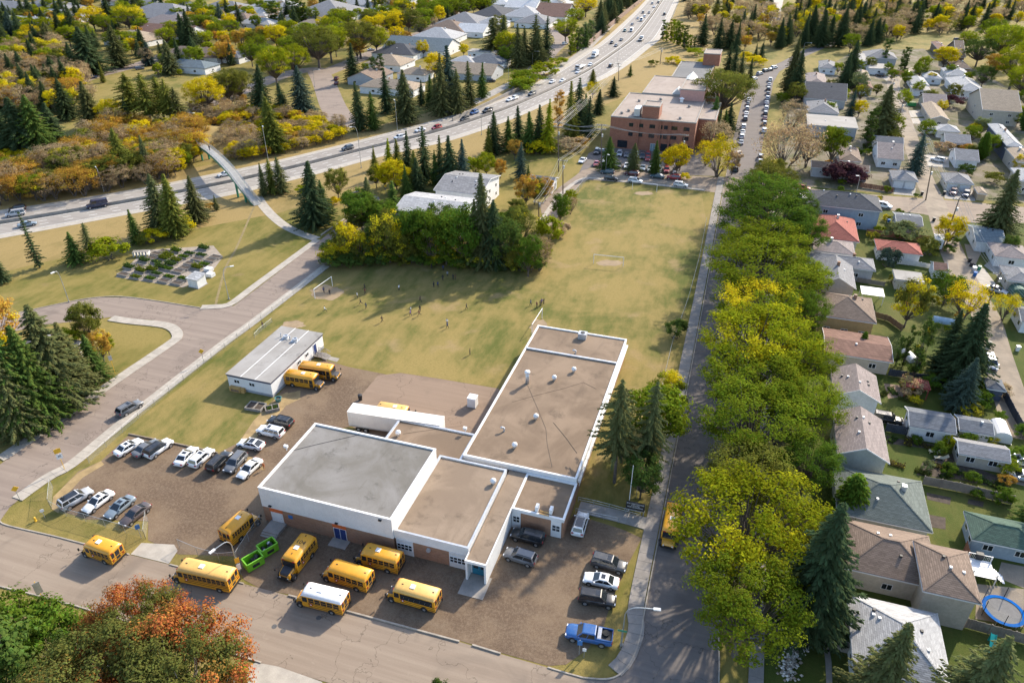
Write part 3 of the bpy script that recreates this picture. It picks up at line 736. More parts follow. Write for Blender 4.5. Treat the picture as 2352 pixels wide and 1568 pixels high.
for k, s in enumerate(('SAS. EASTWOOD', 'CENTRE', 'FOR LEARNING')):
    o = link('lettering', text_mesh(s, .33, M_SIGNW), SG, (L/2, -.11, 2.1 - k*.33), (pi/2, 0, 0))
p = g(1443, 1172); FP = thing('flagpole', 'bare white flagpole beside the school sign', 'flagpole', p)
MB().cyl((0, 0, 0), (0, 0, 8.6), .07, .04).build('pole', M_WHITE2, FP); MB().lathe([(.02, 8.6), (.09, 8.68), (.02, 8.78)], (0, 0, 0), 8).build('finial', M_GALV, FP)
MB().lathe([(.2, 0), (.2, .1), (.1, .14)], (0, 0, 0), 10).build('base', M_CONC2, FP)
def rail_fence(name, label, pts, h, rails=(1.0, .55), step=2.0, r=.035, cat='railing', mat=None):
    t = thing(name, label, cat); P = resample(pts, max(2, int(plen(pts)/step) + 1)); mat = mat or M_STEEL
    for p in P: MB().cyl((p.x, p.y, 0), (p.x, p.y, h), r, n=6).build('post', mat, t)
    for k in rails:
        MB().tube([(p.x, p.y, h*k) for p in P], r*.85, 5).build('rail', mat, t)
    return t
rail_fence('handrail', 'thin steel handrail along the far side of the school walkway', gl((1328, 1152), (1375, 1162), (1440, 1180), (1470, 1187)), 1.0)
rail_fence('handrail', 'thin steel handrail along the near side of the school walkway', gl((1322, 1178), (1370, 1190), (1420, 1200)), 1.0)
# ------------------------------------------------------------------ vehicles
def m_paint():
    t = NT('car paint'); oi = t.new('ShaderNodeObjectInfo'); P = t.pos()
    t.base(t.mix(t.ramp(t.noise(P, 1.5, 3, .6), .4, .75, 0, .18), oi.outputs['Color'], (.30, .26, .21)))
    t.rough(.32); t.b.inputs['Coat Weight'].default_value = .5; t.b.inputs['Coat Roughness'].default_value = .08
    return t.m
M_CAR = m_paint()
M_HEAD = pm('headlamp lens', (.75, .76, .78), .05, 3, .15)
M_TAIL = pm('tail lamp lens', (.35, .012, .012), .1, 3, .2)
M_RIM = pm('alloy rim', (.50, .50, .51), .1, 6, .3, metallic=.7)
M_ROOFGL = glass_mat('roof glass', (.02, .022, .026), .05)
CM = [M_CAR, M_GLASS, M_RUBBER, M_RIM, M_HEAD, M_TAIL, M_BLACK, M_ROOFGL, M_WHITE2]
SPEC = dict(
  sedan=dict(L=4.75, W=1.84, H=1.44, b=.24, belt=.93, hood=.80, tail=.95, cb=(-1.72, 1.12), cr=(-.92, .22), r=.33),
  coupe=dict(L=4.6, W=1.86, H=1.45, b=.24, belt=.95, hood=.80, tail=1.0, cb=(-2.05, 1.1), cr=(-1.0, .2), r=.34),
  suv=dict(L=4.65, W=1.90, H=1.68, b=.28, belt=1.06, hood=.98, tail=1.10, cb=(-2.22, 1.2), cr=(-1.92, .42), r=.37),
  wagon=dict(L=4.85, W=1.94, H=1.74, b=.28, belt=1.08, hood=1.02, tail=1.12, cb=(-2.36, 1.25), cr=(-2.15, .50), r=.38),
  minivan=dict(L=5.1, W=1.98, H=1.76, b=.24, belt=1.02, hood=.95, tail=1.08, cb=(-2.48, 1.65), cr=(-2.3, .85), r=.35),
  pickup=dict(L=5.8, W=2.02, H=1.90, b=.40, belt=1.18, hood=1.14, tail=1.16, cb=(-.95, 1.5), cr=(-.82, .80), r=.42),
  van=dict(L=5.9, W=2.02, H=2.35, b=.32, belt=1.25, hood=1.15, tail=1.3, cb=(-2.9, 1.9), cr=(-2.85, 1.35), r=.38),
)
def car_pieces(kind, sunroof=False, spare=False):
    s = SPEC[kind]; L, W, H = s['L'], s['W'], s['H']; h = L/2; w = W/2; P = []
    def add(name, mb, m, par=None, smooth=False): P.append((name, mb, m, par, smooth)); return len(P) - 1
    # body loft
    xs = [-h, -h + .06, -h + .25, s['cb'][0] + .05, (s['cb'][0] + s['cb'][1])/2, s['cb'][1] - .05, h - .65, h - .22, h - .05, h]
    ws = [.80, .90, .97, 1, 1, 1, .98, .92, .84, .72]
    ts = [s['tail'] - .30, s['tail'] - .06, s['tail'], s['belt'] + .02, s['belt'], s['belt'] - .02, s['hood'], s['hood'] - .10, s['hood'] - .22, s['hood'] - .34]
    bs = [s['b'] + .16, s['b'] + .06, s['b'], s['b'] - .02, s['b'] - .02, s['b'] - .02, s['b'], s['b'], s['b'] + .04, s['b'] + .12]
    body = MB(); rings = []
    for x, k, t, b in zip(xs, ws, ts, bs):
        a = w*k; hf = [(.80*a, b), (.97*a, b + .12), (a, b + (t - b)*.45), (.985*a, t - .14), (.93*a, t - .03), (.55*a, t + .025), (0, t + .035)]
        ring = [(x, y, z) for y, z in hf] + [(x, -y, z) for y, z in hf[-2::-1]]
        rings.append(ring)
    n = len(rings[0]); vs = [v for r in rings for v in r]; fs = []
    for i in range(len(rings) - 1):
        for k in range(n - 1): fs.append((i*n + k, i*n + k + 1, (i+1)*n + k + 1, (i+1)*n + k))
        fs.append((i*n + n - 1, i*n, (i+1)*n, (i+1)*n + n - 1))
    fs.append(tuple(range(n))[::-1]); fs.append(tuple((len(rings)-1)*n + k for k in range(n)))
    fs = [f[::-1] for f in fs]
    body.add(vs, fs); 
    ib = add('body', body, 0, None, True)
    # cabin
    x0, x1 = s['cb']; r0, r1 = s['cr']; zb = s['belt'] - .03; wb = w*.92; wt = w*.74 if kind != 'van' else w*.84; zt = H - .05
    c = [(x0, wb, zb), (x1, wb, zb), (x1, -wb, zb), (x0, -wb, zb)]; t = [(r0, wt, zt), (r1, wt, zt), (r1, -wt, zt), (r0, -wt, zt)]
    cab = MB(); cab.add(c + t, [(0, 1, 5, 4)[::-1], (2, 3, 7, 6)[::-1], (1, 2, 6, 5)[::-1], (3, 0, 4, 7)[::-1], (4, 5, 6, 7)[::-1]])
    rm = [(r0 + .12, wt*.86, H), (r1 - .12, wt*.86, H), (r1 - .12, -wt*.86, H), (r0 + .12, -wt*.86, H)]
    cab.add(t + rm, [(0, 1, 5, 4)[::-1], (1, 2, 6, 5)[::-1], (2, 3, 7, 6)[::-1], (3, 0, 4, 7)[::-1], (4, 5, 6, 7)[::-1]])
    ic = add('cabin', cab, 0)
    def quad(a, b, c_, d, u0, u1, v0, v1, off=.012):
        a, b, c_, d = map(Vector, (a, b, c_, d))
        def pt(u, v): return a.lerp(b, u).lerp(d.lerp(c_, u), v)
        nn = (b - a).cross(d - a).normalized(); q = [pt(u0, v0), pt(u1, v0), pt(u1, v1), pt(u0, v1)]
        ctr = Vector((((x0 + x1)/2), 0, zb)); 
        if (q[0] - ctr).dot(nn) < 0: nn = -nn; q = q[::-1]
        return MB().add([p + nn*off for p in q], [(0, 1, 2, 3)])
    add('windshield', quad(c[1], c[2], t[2], t[1], .06, .94, .05, .95), 1, ic)
    add('rear_window', quad(c[0], c[3], t[3], t[0], .07, .93, .12, .92), 1, ic)
    segs = ((.06, .47), (.50, .93)) if kind not in ('minivan', 'wagon', 'van') else ((.04, .31), (.34, .63), (.66, .94))
    if kind == 'van': segs = ((.66, .94),)
    if kind == 'pickup': segs = ((.08, .48), (.52, .92))
    for u0, u1 in segs:
        add('side_window', quad(c[0], c[1], t[1], t[0], u0, u1, .12, .90), 1, ic)
        add('side_window', quad(c[3], c[2], t[2], t[3], u0, u1, .12, .90), 1, ic)
    if sunroof == 'full':
        add('roof_glass', MB().box(r0 + .25, r1 - .15, -wt*.78, wt*.78, H - .005, H + .008), 7, ic)
    elif sunroof:
        add('sunroof', MB().box(r1 - .75, r1 - .2, -wt*.55, wt*.55, H - .005, H + .01), 7, ic)
    if kind in ('suv', 'wagon', 'minivan'):
        for y in (-1, 1): add('roof_rail', MB().beam((r0 + .15, y*wt*.88, H + .03), (r1 - .2, y*wt*.88, H + .03), .045), 6, ic)
    wx = (h - .88 if kind != 'pickup' else h - 1.0, -h + .95 if kind != 'pickup' else -h + 1.25)
    for x in wx:
        for y in (-1, 1):
            yy = y*(w - .20); r = s['r']
            mb = MB().cyl((x, yy, r), (x, yy + y*.215, r), r, n=16); iw = add('wheel', mb, 2)
            add('rim', MB().cyl((x, yy + y*.05, r), (x, yy + y*.225, r), r*.62, n=10), 3, iw)
            add('wheel_arch', MB().cyl((x, yy + y*.02, r + .03), (x, yy + y*.192, r + .03), r + .07, n=16), 6, ib)
    hz = s['hood'] - .22; tz = s['tail'] - .2
    for y in (-1, 1):
        add('headlight', MB().box(h - .30, h - .045, min(y*w*.52, y*w*.84), max(y*w*.52, y*w*.84), hz - .07, hz + .08), 4, ib)
        add('taillight', MB().box(-h - .01, -h + .16, min(y*w*.55, y*w*.88), max(y*w*.55, y*w*.88), tz - .1, tz + .12), 5, ib)
        add('mirror', MB().box(x1 - .42, x1 - .25, min(y*(w*.93), y*(w + .16)), max(y*(w*.93), y*(w + .16)), s['belt'] - .02, s['belt'] + .14), 0, ib)
    add('grille', MB().box(h - .1, h + .015, -w*.48, w*.48, s['b'] + .12, hz - .05), 6, ib)
    if kind == 'pickup':
        bx0, bx1 = -h + .1, s['cb'][0] - .04
        add('bed_floor', MB().box(bx0, bx1, -w*.80, w*.80, s['belt'] + .04, s['belt'] + .06), 6, ib)
        mb = MB()
        for y in (-1, 1): mb.box(bx0 - .05, bx1, min(y*w*.82, y*w*.93), max(y*w*.82, y*w*.93), s['belt'] + .02, s['belt'] + .30)
        mb.box(bx0 - .06, bx0 + .02, -w*.82, w*.82, s['belt'] + .02, s['belt'] + .30)
        add('bed_wall', mb, 0, ib)
        if spare:
            mb = MB(); zc = s['belt'] + .2
            mb.lathe([(.22, -.12), (.42, -.1), (.44, 0), (.42, .1), (.22, .12)], (bx0 + .8, -.2, zc), 16); add('spare_wheel', mb, 2, ib)
            add('toolbox', MB().box(bx1 - .5, bx1 - .05, -w*.8, w*.8, s['belt'] + .07, s['belt'] + .32), 3, ib)
    return P
CAR_CACHE = {}
def paint_all(o, col): o.color = (*col, 1)
def make_car(kind, label, pos, ang, col, name='parked_car', cat='car', group=None, sunroof=False, roofcol=None, spare=False, parts=True, glass_tint=None):
    key = (kind, str(sunroof), spare)
    root = None
    if parts:
        if key not in CAR_CACHE:
            CAR_CACHE[key] = [(nm, mb.mesh(nm, CM[m], sm), par) for nm, mb, m, par, sm in car_pieces(kind, sunroof, spare)]
        root = thing(name, label, cat, (pos.x, pos.y, pos.z), ang, group)
        objs = []
        for nm, me, par in CAR_CACHE[key]:
            o = link(nm, me, root if par is None else objs[par]); paint_all(o, col)
            if roofcol and nm in ('cabin', 'roof_rail'): paint_all(o, roofcol)
            objs.append(o)
    else:
        k2 = ('one', kind)
        if k2 not in CAR_CACHE:
            mb = MB()
            for nm, b, m, par, sm in car_pieces(kind):
                mb.add(b.v, b.f, m)
            CAR_CACHE[k2] = mb.mesh('car', CM)
        root = link(name, CAR_CACHE[k2], None, (pos.x, pos.y, pos.z), ang); tag(root, label, cat, group); paint_all(root, col)
    return root
WHT = (.78, .78, .77); SIL = (.42, .43, .45); GRY = (.13, .135, .145); DGR = (.055, .057, .062); BLK = (.014, .014, .016); RED = (.33, .018, .022); BLU = (.02, .10, .30); MRN = (.12, .018, .025); TEA = (.03, .075, .09); BRN = (.085, .065, .062); SBL = (.19, .24, .28); CRM = (.62, .55, .42)
def lot_car(kind, label, rear, front, col, z=.6, **k):
    a, b = g(*rear, z), g(*front, z); m = (a + b)/2; d = b - a
    return make_car(kind, label, Vector((m.x, m.y, 0)), atan2(d.y, d.x), col, **k)
G1 = 'cars in the north row of the west gravel lot'; G2 = 'cars in the south row of the west gravel lot'; G3 = 'cars in the east gravel lot'
lot_car('sedan', 'white sedan at the left end of the north row, west lot', (272, 1040), (318, 1012), WHT, group=G1, sunroof=True)
lot_car('sedan', 'dark grey sedan parked between the white sedan and the black roofed white car', (315, 1042), (357, 1014), GRY, group=G1)
lot_car('wagon', 'white car with a black roof in the west lot', (341, 1046), (388, 1013), WHT, group=G1, roofcol=BLK)
lot_car('sedan', 'white sedan right of the gap in the north row, west lot', (412, 1063), (443, 1030), WHT, group=G1, sunroof=True)
lot_car('suv', 'white sport utility with sunroof next to the black one, west lot', (443, 1069), (483, 1033), WHT, group=G1, sunroof=True)
lot_car('wagon', 'black sport utility in the middle of the north row, west lot', (485, 1078), (523, 1042), BLK, group=G1)
lot_car('suv', 'grey sport utility nose out beside the black one, west lot', (557, 1044), (524, 1081), GRY, group=G1)
lot_car('sedan', 'white sedan nose out at the right end of the north row, west lot', (592, 1058), (554, 1093), WHT, group=G1)
lot_car('coupe', 'white sedan with dark glass roof near the straw patch', (604, 1025), (549, 1014), WHT, group=G1, sunroof='full')
lot_car('wagon', 'white three row sport utility with sunroof behind the gymnasium', (650, 998), (593, 984), WHT, group=G1, sunroof=True)
lot_car('suv', 'black sport utility farthest up the west lot', (671, 975), (618, 962), BLK, group=G1)
lot_car('wagon', 'silver sport utility with glass roof at the left end of the south row', (205, 1127), (143, 1163), SIL, group=G2, sunroof='full') if False else lot_car('wagon', 'silver sport utility with glass roof at the left end of the south row', (143, 1163), (205, 1127), SIL, group=G2, sunroof='full')
lot_car('sedan', 'white sedan with small sunroof in the south row, west lot', (252, 1131), (198, 1171), WHT, group=G2, sunroof=True)
lot_car('sedan', 'blue grey sedan in the south row, west lot', (303, 1141), (246, 1187), SBL, group=G2, sunroof=True)
lot_car('sedan', 'dark brown sedan beside the open gate, west lot', (340, 1157), (280, 1204), BRN, group=G2)
lot_car('suv', 'grey sport utility driving up the diagonal street', (277, 949), (318, 925), GRY, name='moving_car', sunroof=True)
lot_car('wagon', 'black sport utility parked against the office wall', (1247, 1241), (1178, 1223), BLK, group=G3)
lot_car('suv', 'grey sport utility with roof rails below the black one, office wall', (1231, 1289), (1160, 1267), GRY, group=G3)
lot_car('suv', 'white car with long glass roof beside the school walkway', (1326, 1226), (1340, 1180), WHT, group=G3, sunroof='full')
lot_car('wagon', 'dark grey sport utility, topmost of the four by the east pavement', (1361, 1283), (1437, 1304), DGR, group=G3, sunroof=True)
lot_car('sedan', 'white sedan between two dark sport utilities, east lot', (1422, 1341), (1340, 1323), WHT, group=G3, sunroof=True)
lot_car('wagon', 'black sport utility just above the blue pickup', (1331, 1367), (1413, 1381), BLK, group=G3, sunroof=True)
lot_car('pickup', 'blue pickup truck with a spare wheel in its bed', (1408, 1467), (1299, 1446), BLU, z=.8, group=G3, spare=True, cat='pickup', name='pickup_truck')
# right-hand back lanes
G4 = 'cars by the houses on the right'
lot_car('wagon', 'black sport utility on the driveway between two grey roofed houses', (2005, 955), (2072, 968), BLK, group=G4)
lot_car('minivan', 'silver minivan parked along the alley below the spruces', (2268, 815), (2282, 850), SIL, group=G4)
lot_car('sedan', 'upper white car at the right edge beside the garden garage', (2370, 1062), (2320, 1052), WHT, group=G4)
lot_car('sedan', 'lower silver car at the right edge beside the garden garage', (2375, 1098), (2322, 1088), SIL, group=G4)
lot_car('minivan', 'white minivan parked on the cross street by the grey house', (2008, 468), (2048, 476), WHT, group=G4)
lot_car('suv', 'red car on the cross street beside the big green trees', (1828, 430), (1860, 434), RED, group=G4)
lot_car('sedan', 'white sedan under the trees by the cross street', (1826, 450), (1852, 456), WHT, group=G4)
lot_car('suv', 'dark blue sport utility in front of the double garage', (2226, 434), (2212, 458), (.02, .03, .07), group=G4)
lot_car('suv', 'maroon sport utility in front of the double garage', (2194, 430), (2186, 452), MRN, group=G4)
lot_car('suv', 'white sport utility parked beside the tall alley pole', (2170, 370), (2138, 364), WHT, group=G4)
lot_car('sedan', 'silver sedan beside the alley near the power pole', (2272, 660), (2305, 670), SIL, group=G4)
lot_car('suv', 'black car outside the white garage near the far alley end', (2040, 176), (2003, 170), BLK, group=G4)
lot_car('sedan', 'silver car by the orange wood fence at the far alley', (2076, 166), (2096, 170), SIL, group=G4)
lot_car('pickup', 'dark pickup parked behind the green skip in the alley', (2092, 226), (2078, 238), DGR, group=G4, cat='pickup', name='pickup_truck')

# --- freeway traffic
def fw_near(p):
    best = min(range(401), key=lambda i: (fw(i/400, .5) - p).length)
    return best/400
FT = [((41, 484), 'suv', BLK), ((37, 495), 'minivan', SIL), ((64, 519), 'sedan', SBL), ((225, 476), 'van', (.01, .015, .05)), ((517, 404), 'sedan', WHT),
 ((799, 344), 'suv', DGR), ((918, 319), 'suv', WHT), ((965, 302), 'sedan', WHT), ((1003, 297), 'suv', RED), ((1067, 277), 'suv', DGR), ((1089, 262), 'suv', BLU), ((1120, 258), 'pickup', BLK), ((1171, 232), 'sedan', WHT),
 ((1181, 229), 'suv', WHT), ((1222, 219), 'pickup', GRY), ((1268, 191), 'sedan', WHT), ((1292, 188), 'sedan', WHT), ((1328, 168), 'sedan', WHT), ((1356, 151), 'sedan', WHT), ((1403, 154), 'suv', DGR), ((1405, 101), 'suv', BLK), ((1415, 107), 'sedan', GRY), ((1427, 94), 'sedan', DGR), ((1435, 73), 'suv', (.12, .2, .17)), ((1450, 73), 'van', WHT), ((1452, 58), 'sedan', GRY), ((1465, 44), 'sedan', SIL), ((1473, 49), 'van', WHT), ((1480, 40), 'suv', WHT), ((1477, 31), 'suv', DGR), ((1491, 31), 'sedan', GRY), ((1502, 18), 'sedan', WHT), ((1498, 10), 'suv', SIL), ((1512, 8), 'suv', DGR), ((1526, 35), 'pickup', DGR)]
CN = {WHT: 'white', SIL: 'silver', GRY: 'grey', DGR: 'dark grey', BLK: 'black', RED: 'red', BLU: 'blue', MRN: 'maroon', TEA: 'dark teal', BRN: 'brown', SBL: 'pale blue', CRM: 'cream'}
ORD = ['', 'second ', 'third ', 'fourth ', 'fifth ', 'sixth ', 'seventh ', 'eighth ', 'ninth ', 'tenth ', 'eleventh ', 'twelfth ', 'thirteenth ', 'fourteenth ', 'fifteenth ']
def nth(k): return ORD[k] if k < len(ORD) else '%dth ' % (k + 1)
KN = dict(sedan='sedan', suv='sport utility', minivan='minivan', van='van', pickup='pickup', wagon='sport utility', coupe='coupe')
cnt = {}
for (u, v), kind, col in FT:
    p = g(u, v); t = fw_near(p); d = fw(min(1, t + .01), .5) - fw(max(0, t - .01), .5); a = atan2(d.y, d.x)
    s = (p - fw(t, 0)).dot(fw(t, 1) - fw(t, 0))/(fw(t, 1) - fw(t, 0)).length_squared
    ang = a + (pi if s < .5 else 0)
    cn = CN.get(col, 'dark navy' if col[2] < .1 and col[1] < .05 else 'green'); k = (cn, kind); cnt[k] = cnt.get(k, 0) + 1
    lab = '%s %s on the freeway, %sfrom the left' % (cn, KN[kind], nth(cnt[k] - 1) if cnt[k] > 1 else 'first ')
    near = v > 200
    make_car(kind, lab, Vector((p.x, p.y, .012)), ang, col, name='freeway_car', cat='van' if kind == 'van' else ('pickup' if kind == 'pickup' else 'car'), group='traffic on the freeway', parts=near)
def truck(u, v, kind, label):
    p = g(u, v); t = fw_near(p); d = fw(min(1, t + .01), .5) - fw(max(0, t - .01), .5); s = (p - fw(t, 0)).dot(fw(t, 1) - fw(t, 0))/(fw(t, 1) - fw(t, 0)).length_squared
    T = thing('truck', label, 'truck', (p.x, p.y, .012), atan2(d.y, d.x) + (pi if s < .5 else 0), 'traffic on the freeway')
    cab = MB().box(1.6, 3.3, -1.1, 1.1, .7, 2.6); cab.box(3.302, 4.0, -1.0, 1.0, .7, 1.6); cab.build('cab', M_WHITE2 if kind != 'flat' else M_GALV, T)
    MB().box(3.25, 3.31, -.95, .95, 1.65, 2.45).build('windshield', M_GLASS, T)
    if kind == 'box': MB().box(-4, 1.4, -1.2, 1.2, 1.0, 3.4).build('cargo_box', M_WHITE2, T)
    elif kind == 'flat': MB().box(-7.5, 1.4, -1.2, 1.2, 1.0, 1.25).build('flatbed', M_WHITE2, T); MB().box(-.5, 1.2, -.5, .5, 1.26, 2.6).build('crane', M_BLACK, T)
    else: MB().box(-4, 1.4, -1.2, 1.2, 1.0, 1.3).build('flatbed', M_WHITE2, T); MB().box(-2.5, .6, -.9, .9, 1.301, 2.0).build('load', M_BLACK, T)
    for x in (2.9, -2.6, -3.7):
        for y in (-1.1, .8): MB().cyl((x, y, .5), (x, y + .3, .5), .5, n=12).build('wheel', M_RUBBER, T)
    MB().box(-3.9, 2.5, -.4, .4, .5, .99).build('chassis', M_BLACK, T)
truck(1366, 132, 'box', 'white box truck on the freeway beyond the flatbed truck')
truck(1330, 160, 'flat', 'long flatbed truck with a crane on the freeway')
truck(1472, 94, 'load', 'white flatbed truck carrying a dark load on the freeway')

# --- cars along the far street, the red brick building's lot and the cross street
def rowcars(pts, group, place, name='parked_car', head=None, z=.5):
    cn = {}
    for i, (u, v, kind, col, h) in enumerate(pts):
        p = g(u, v, z); c = CN.get(col, 'dark'); k = (c, kind); cn[k] = cn.get(k, 0) + 1
        lab = '%s %s, %s%s' % (c, KN[kind], ('nearest ' if cn[k] == 1 else nth(cn[k] - 1) + 'nearest '), place)
        make_car(kind, lab, Vector((p.x, p.y, .012)), h, col, name=name, cat='pickup' if kind == 'pickup' else 'car', group=group, parts=False)
H = radians(90)
lc = [(1690, 388, 'suv', TEA), (1693, 371, 'suv', WHT), (1696, 354, 'suv', WHT), (1702, 327, 'sedan', SIL), (1704, 314, 'suv', WHT), (1706, 303, 'sedan', WHT), (1708, 291, 'suv', WHT), (1712, 273, 'suv', GRY), (1714, 261, 'sedan', WHT), (1716, 250, 'suv', SIL), (1718, 239, 'sedan', DGR), (1720, 229, 'sedan', WHT), (1728, 197, 'sedan', CRM), (1732, 182, 'suv', WHT), (1745, 170, 'suv', SIL), (1758, 163, 'suv', TEA)]
rowcars([(u, v, k, c, H + (.0 if v > 200 else -.5)) for u, v, k, c in lc], 'cars parked on the left of the far street', 'in the left row of the far street')
rc = [(1746, 373, 'suv', SIL), (1747, 361, 'suv', DGR), (1755, 300, 'suv', WHT), (1756, 284, 'suv', GRY), (1757, 272, 'sedan', MRN), (1758, 261, 'suv', DGR), (1760, 249, 'suv', WHT), (1761, 237, 'sedan', SIL), (1763, 226, 'suv', WHT), (1764, 215, 'sedan', BLK), (1765, 205, 'suv', DGR), (1767, 195, 'sedan', SIL), (1769, 185, 'pickup', WHT), (1768, 161, 'sedan', BLK), (1778, 156, 'suv', WHT)]
rowcars([(u, v, k, c, H + (pi if i % 2 == 0 else 0)*0 - (.6 if v < 170 else 0)) for i, (u, v, k, c) in enumerate(rc)], 'cars parked on the right of the far street', 'in the right row of the far street')
r5 = lambda x, y: ((1780 + .1703*x)/1.30612, (330 + .1703*y)/1.30612)
lt = [(55, 950, 'sedan', RED), (185, 960, 'suv', WHT), (445, 975, 'suv', BLK), (590, 985, 'sedan', WHT), (735, 1010, 'sedan', SIL), (870, 1020, 'sedan', SBL), (1000, 1040, 'sedan', WHT), (1150, 1050, 'suv', WHT), (1290, 1060, 'suv', RED), (1440, 1075, 'sedan', BLK)]
rowcars([(*r5(x, y), k, c, radians(-84)) for x, y, k, c in lt], 'cars in the front row of the brick building lot', 'in the front row before the brick building')
lt = [(60, 740, 'suv', BLK), (170, 745, 'suv', DGR), (460, 775, 'suv', SIL), (585, 790, 'sedan', GRY), (745, 800, 'suv', WHT), (865, 820, 'pickup', DGR), (960, 800, 'suv', RED), (960, 855, 'sedan', RED)]
rowcars([(*r5(x, y), k, c, radians(-84 if i != 1 else 6)) for i, (x, y, k, c) in enumerate(lt)], 'cars in the back row of the brick building lot', 'in the back row by the brick wall')
p = g(1338, 369, .5); make_car('sedan', 'white sedan alone at the left end of the brick building lot', Vector((p.x, p.y, .01)), radians(-95), WHT, parts=False, group='cars in the front row of the brick building lot')
cs = [(250, 1095, 'suv', TEA, pi), (680, 1120, 'suv', MRN, pi), (1130, 1165, 'sedan', TEA, pi), (1420, 1190, 'suv', RED, pi), (320, 1205, 'suv', BLK, 0), (740, 1250, 'suv', WHT, 0), (1540, 1320, 'suv', WHT, 0)]
cn = {}
for x, y, k, c, h in cs:
    u, v = r5(x, y); p = g(u, v, .6); nm = CN[c]; cn[nm, k] = cn.get((nm, k), 0) + 1
    make_car(k, '%s %s parked on the cross street%s' % (nm, KN[k], ' beside the far goal' if (nm == 'white' and cn[nm, k] == 1) else (' near the yellow bushes' if nm == 'white' else ' before the brick building')), Vector((p.x, p.y, .014)), h + radians(-3), c, group='cars parked on the cross street')
for u, v, k, c, h, lab in ((773, 181, 'suv', MRN, 1.9, 'farther maroon car on the suburban street beyond the freeway'), (773, 191, 'sedan', MRN, 1.9, 'nearer maroon car on the suburban street beyond the freeway'), (212, 178, 'suv', (.03, .05, .12), .9, 'dark blue car on the wooded street, upper left'), (335, 142, 'suv', DGR, .9, 'farther dark car on the wooded street, upper left'), (321, 158, 'suv', GRY, .9, 'grey car at the kerb of the wooded street, upper left'), (852, 115, 'sedan', SIL, .9, 'silver car under the elms beyond the freeway'), (1298, 101, 'suv', WHT, 1.2, 'white car on the side street behind the freeway fence'), (1128, 186, 'suv', BLK, .4, 'black car on the driveway behind the freeway spruces'), (2199, 92, 'suv', DGR, .3, 'dark car at the top of the right hand street')):
    p = g(u, v, .5); make_car(k, lab, Vector((p.x, p.y, .01)), h, c, name='suburb_car', parts=False)

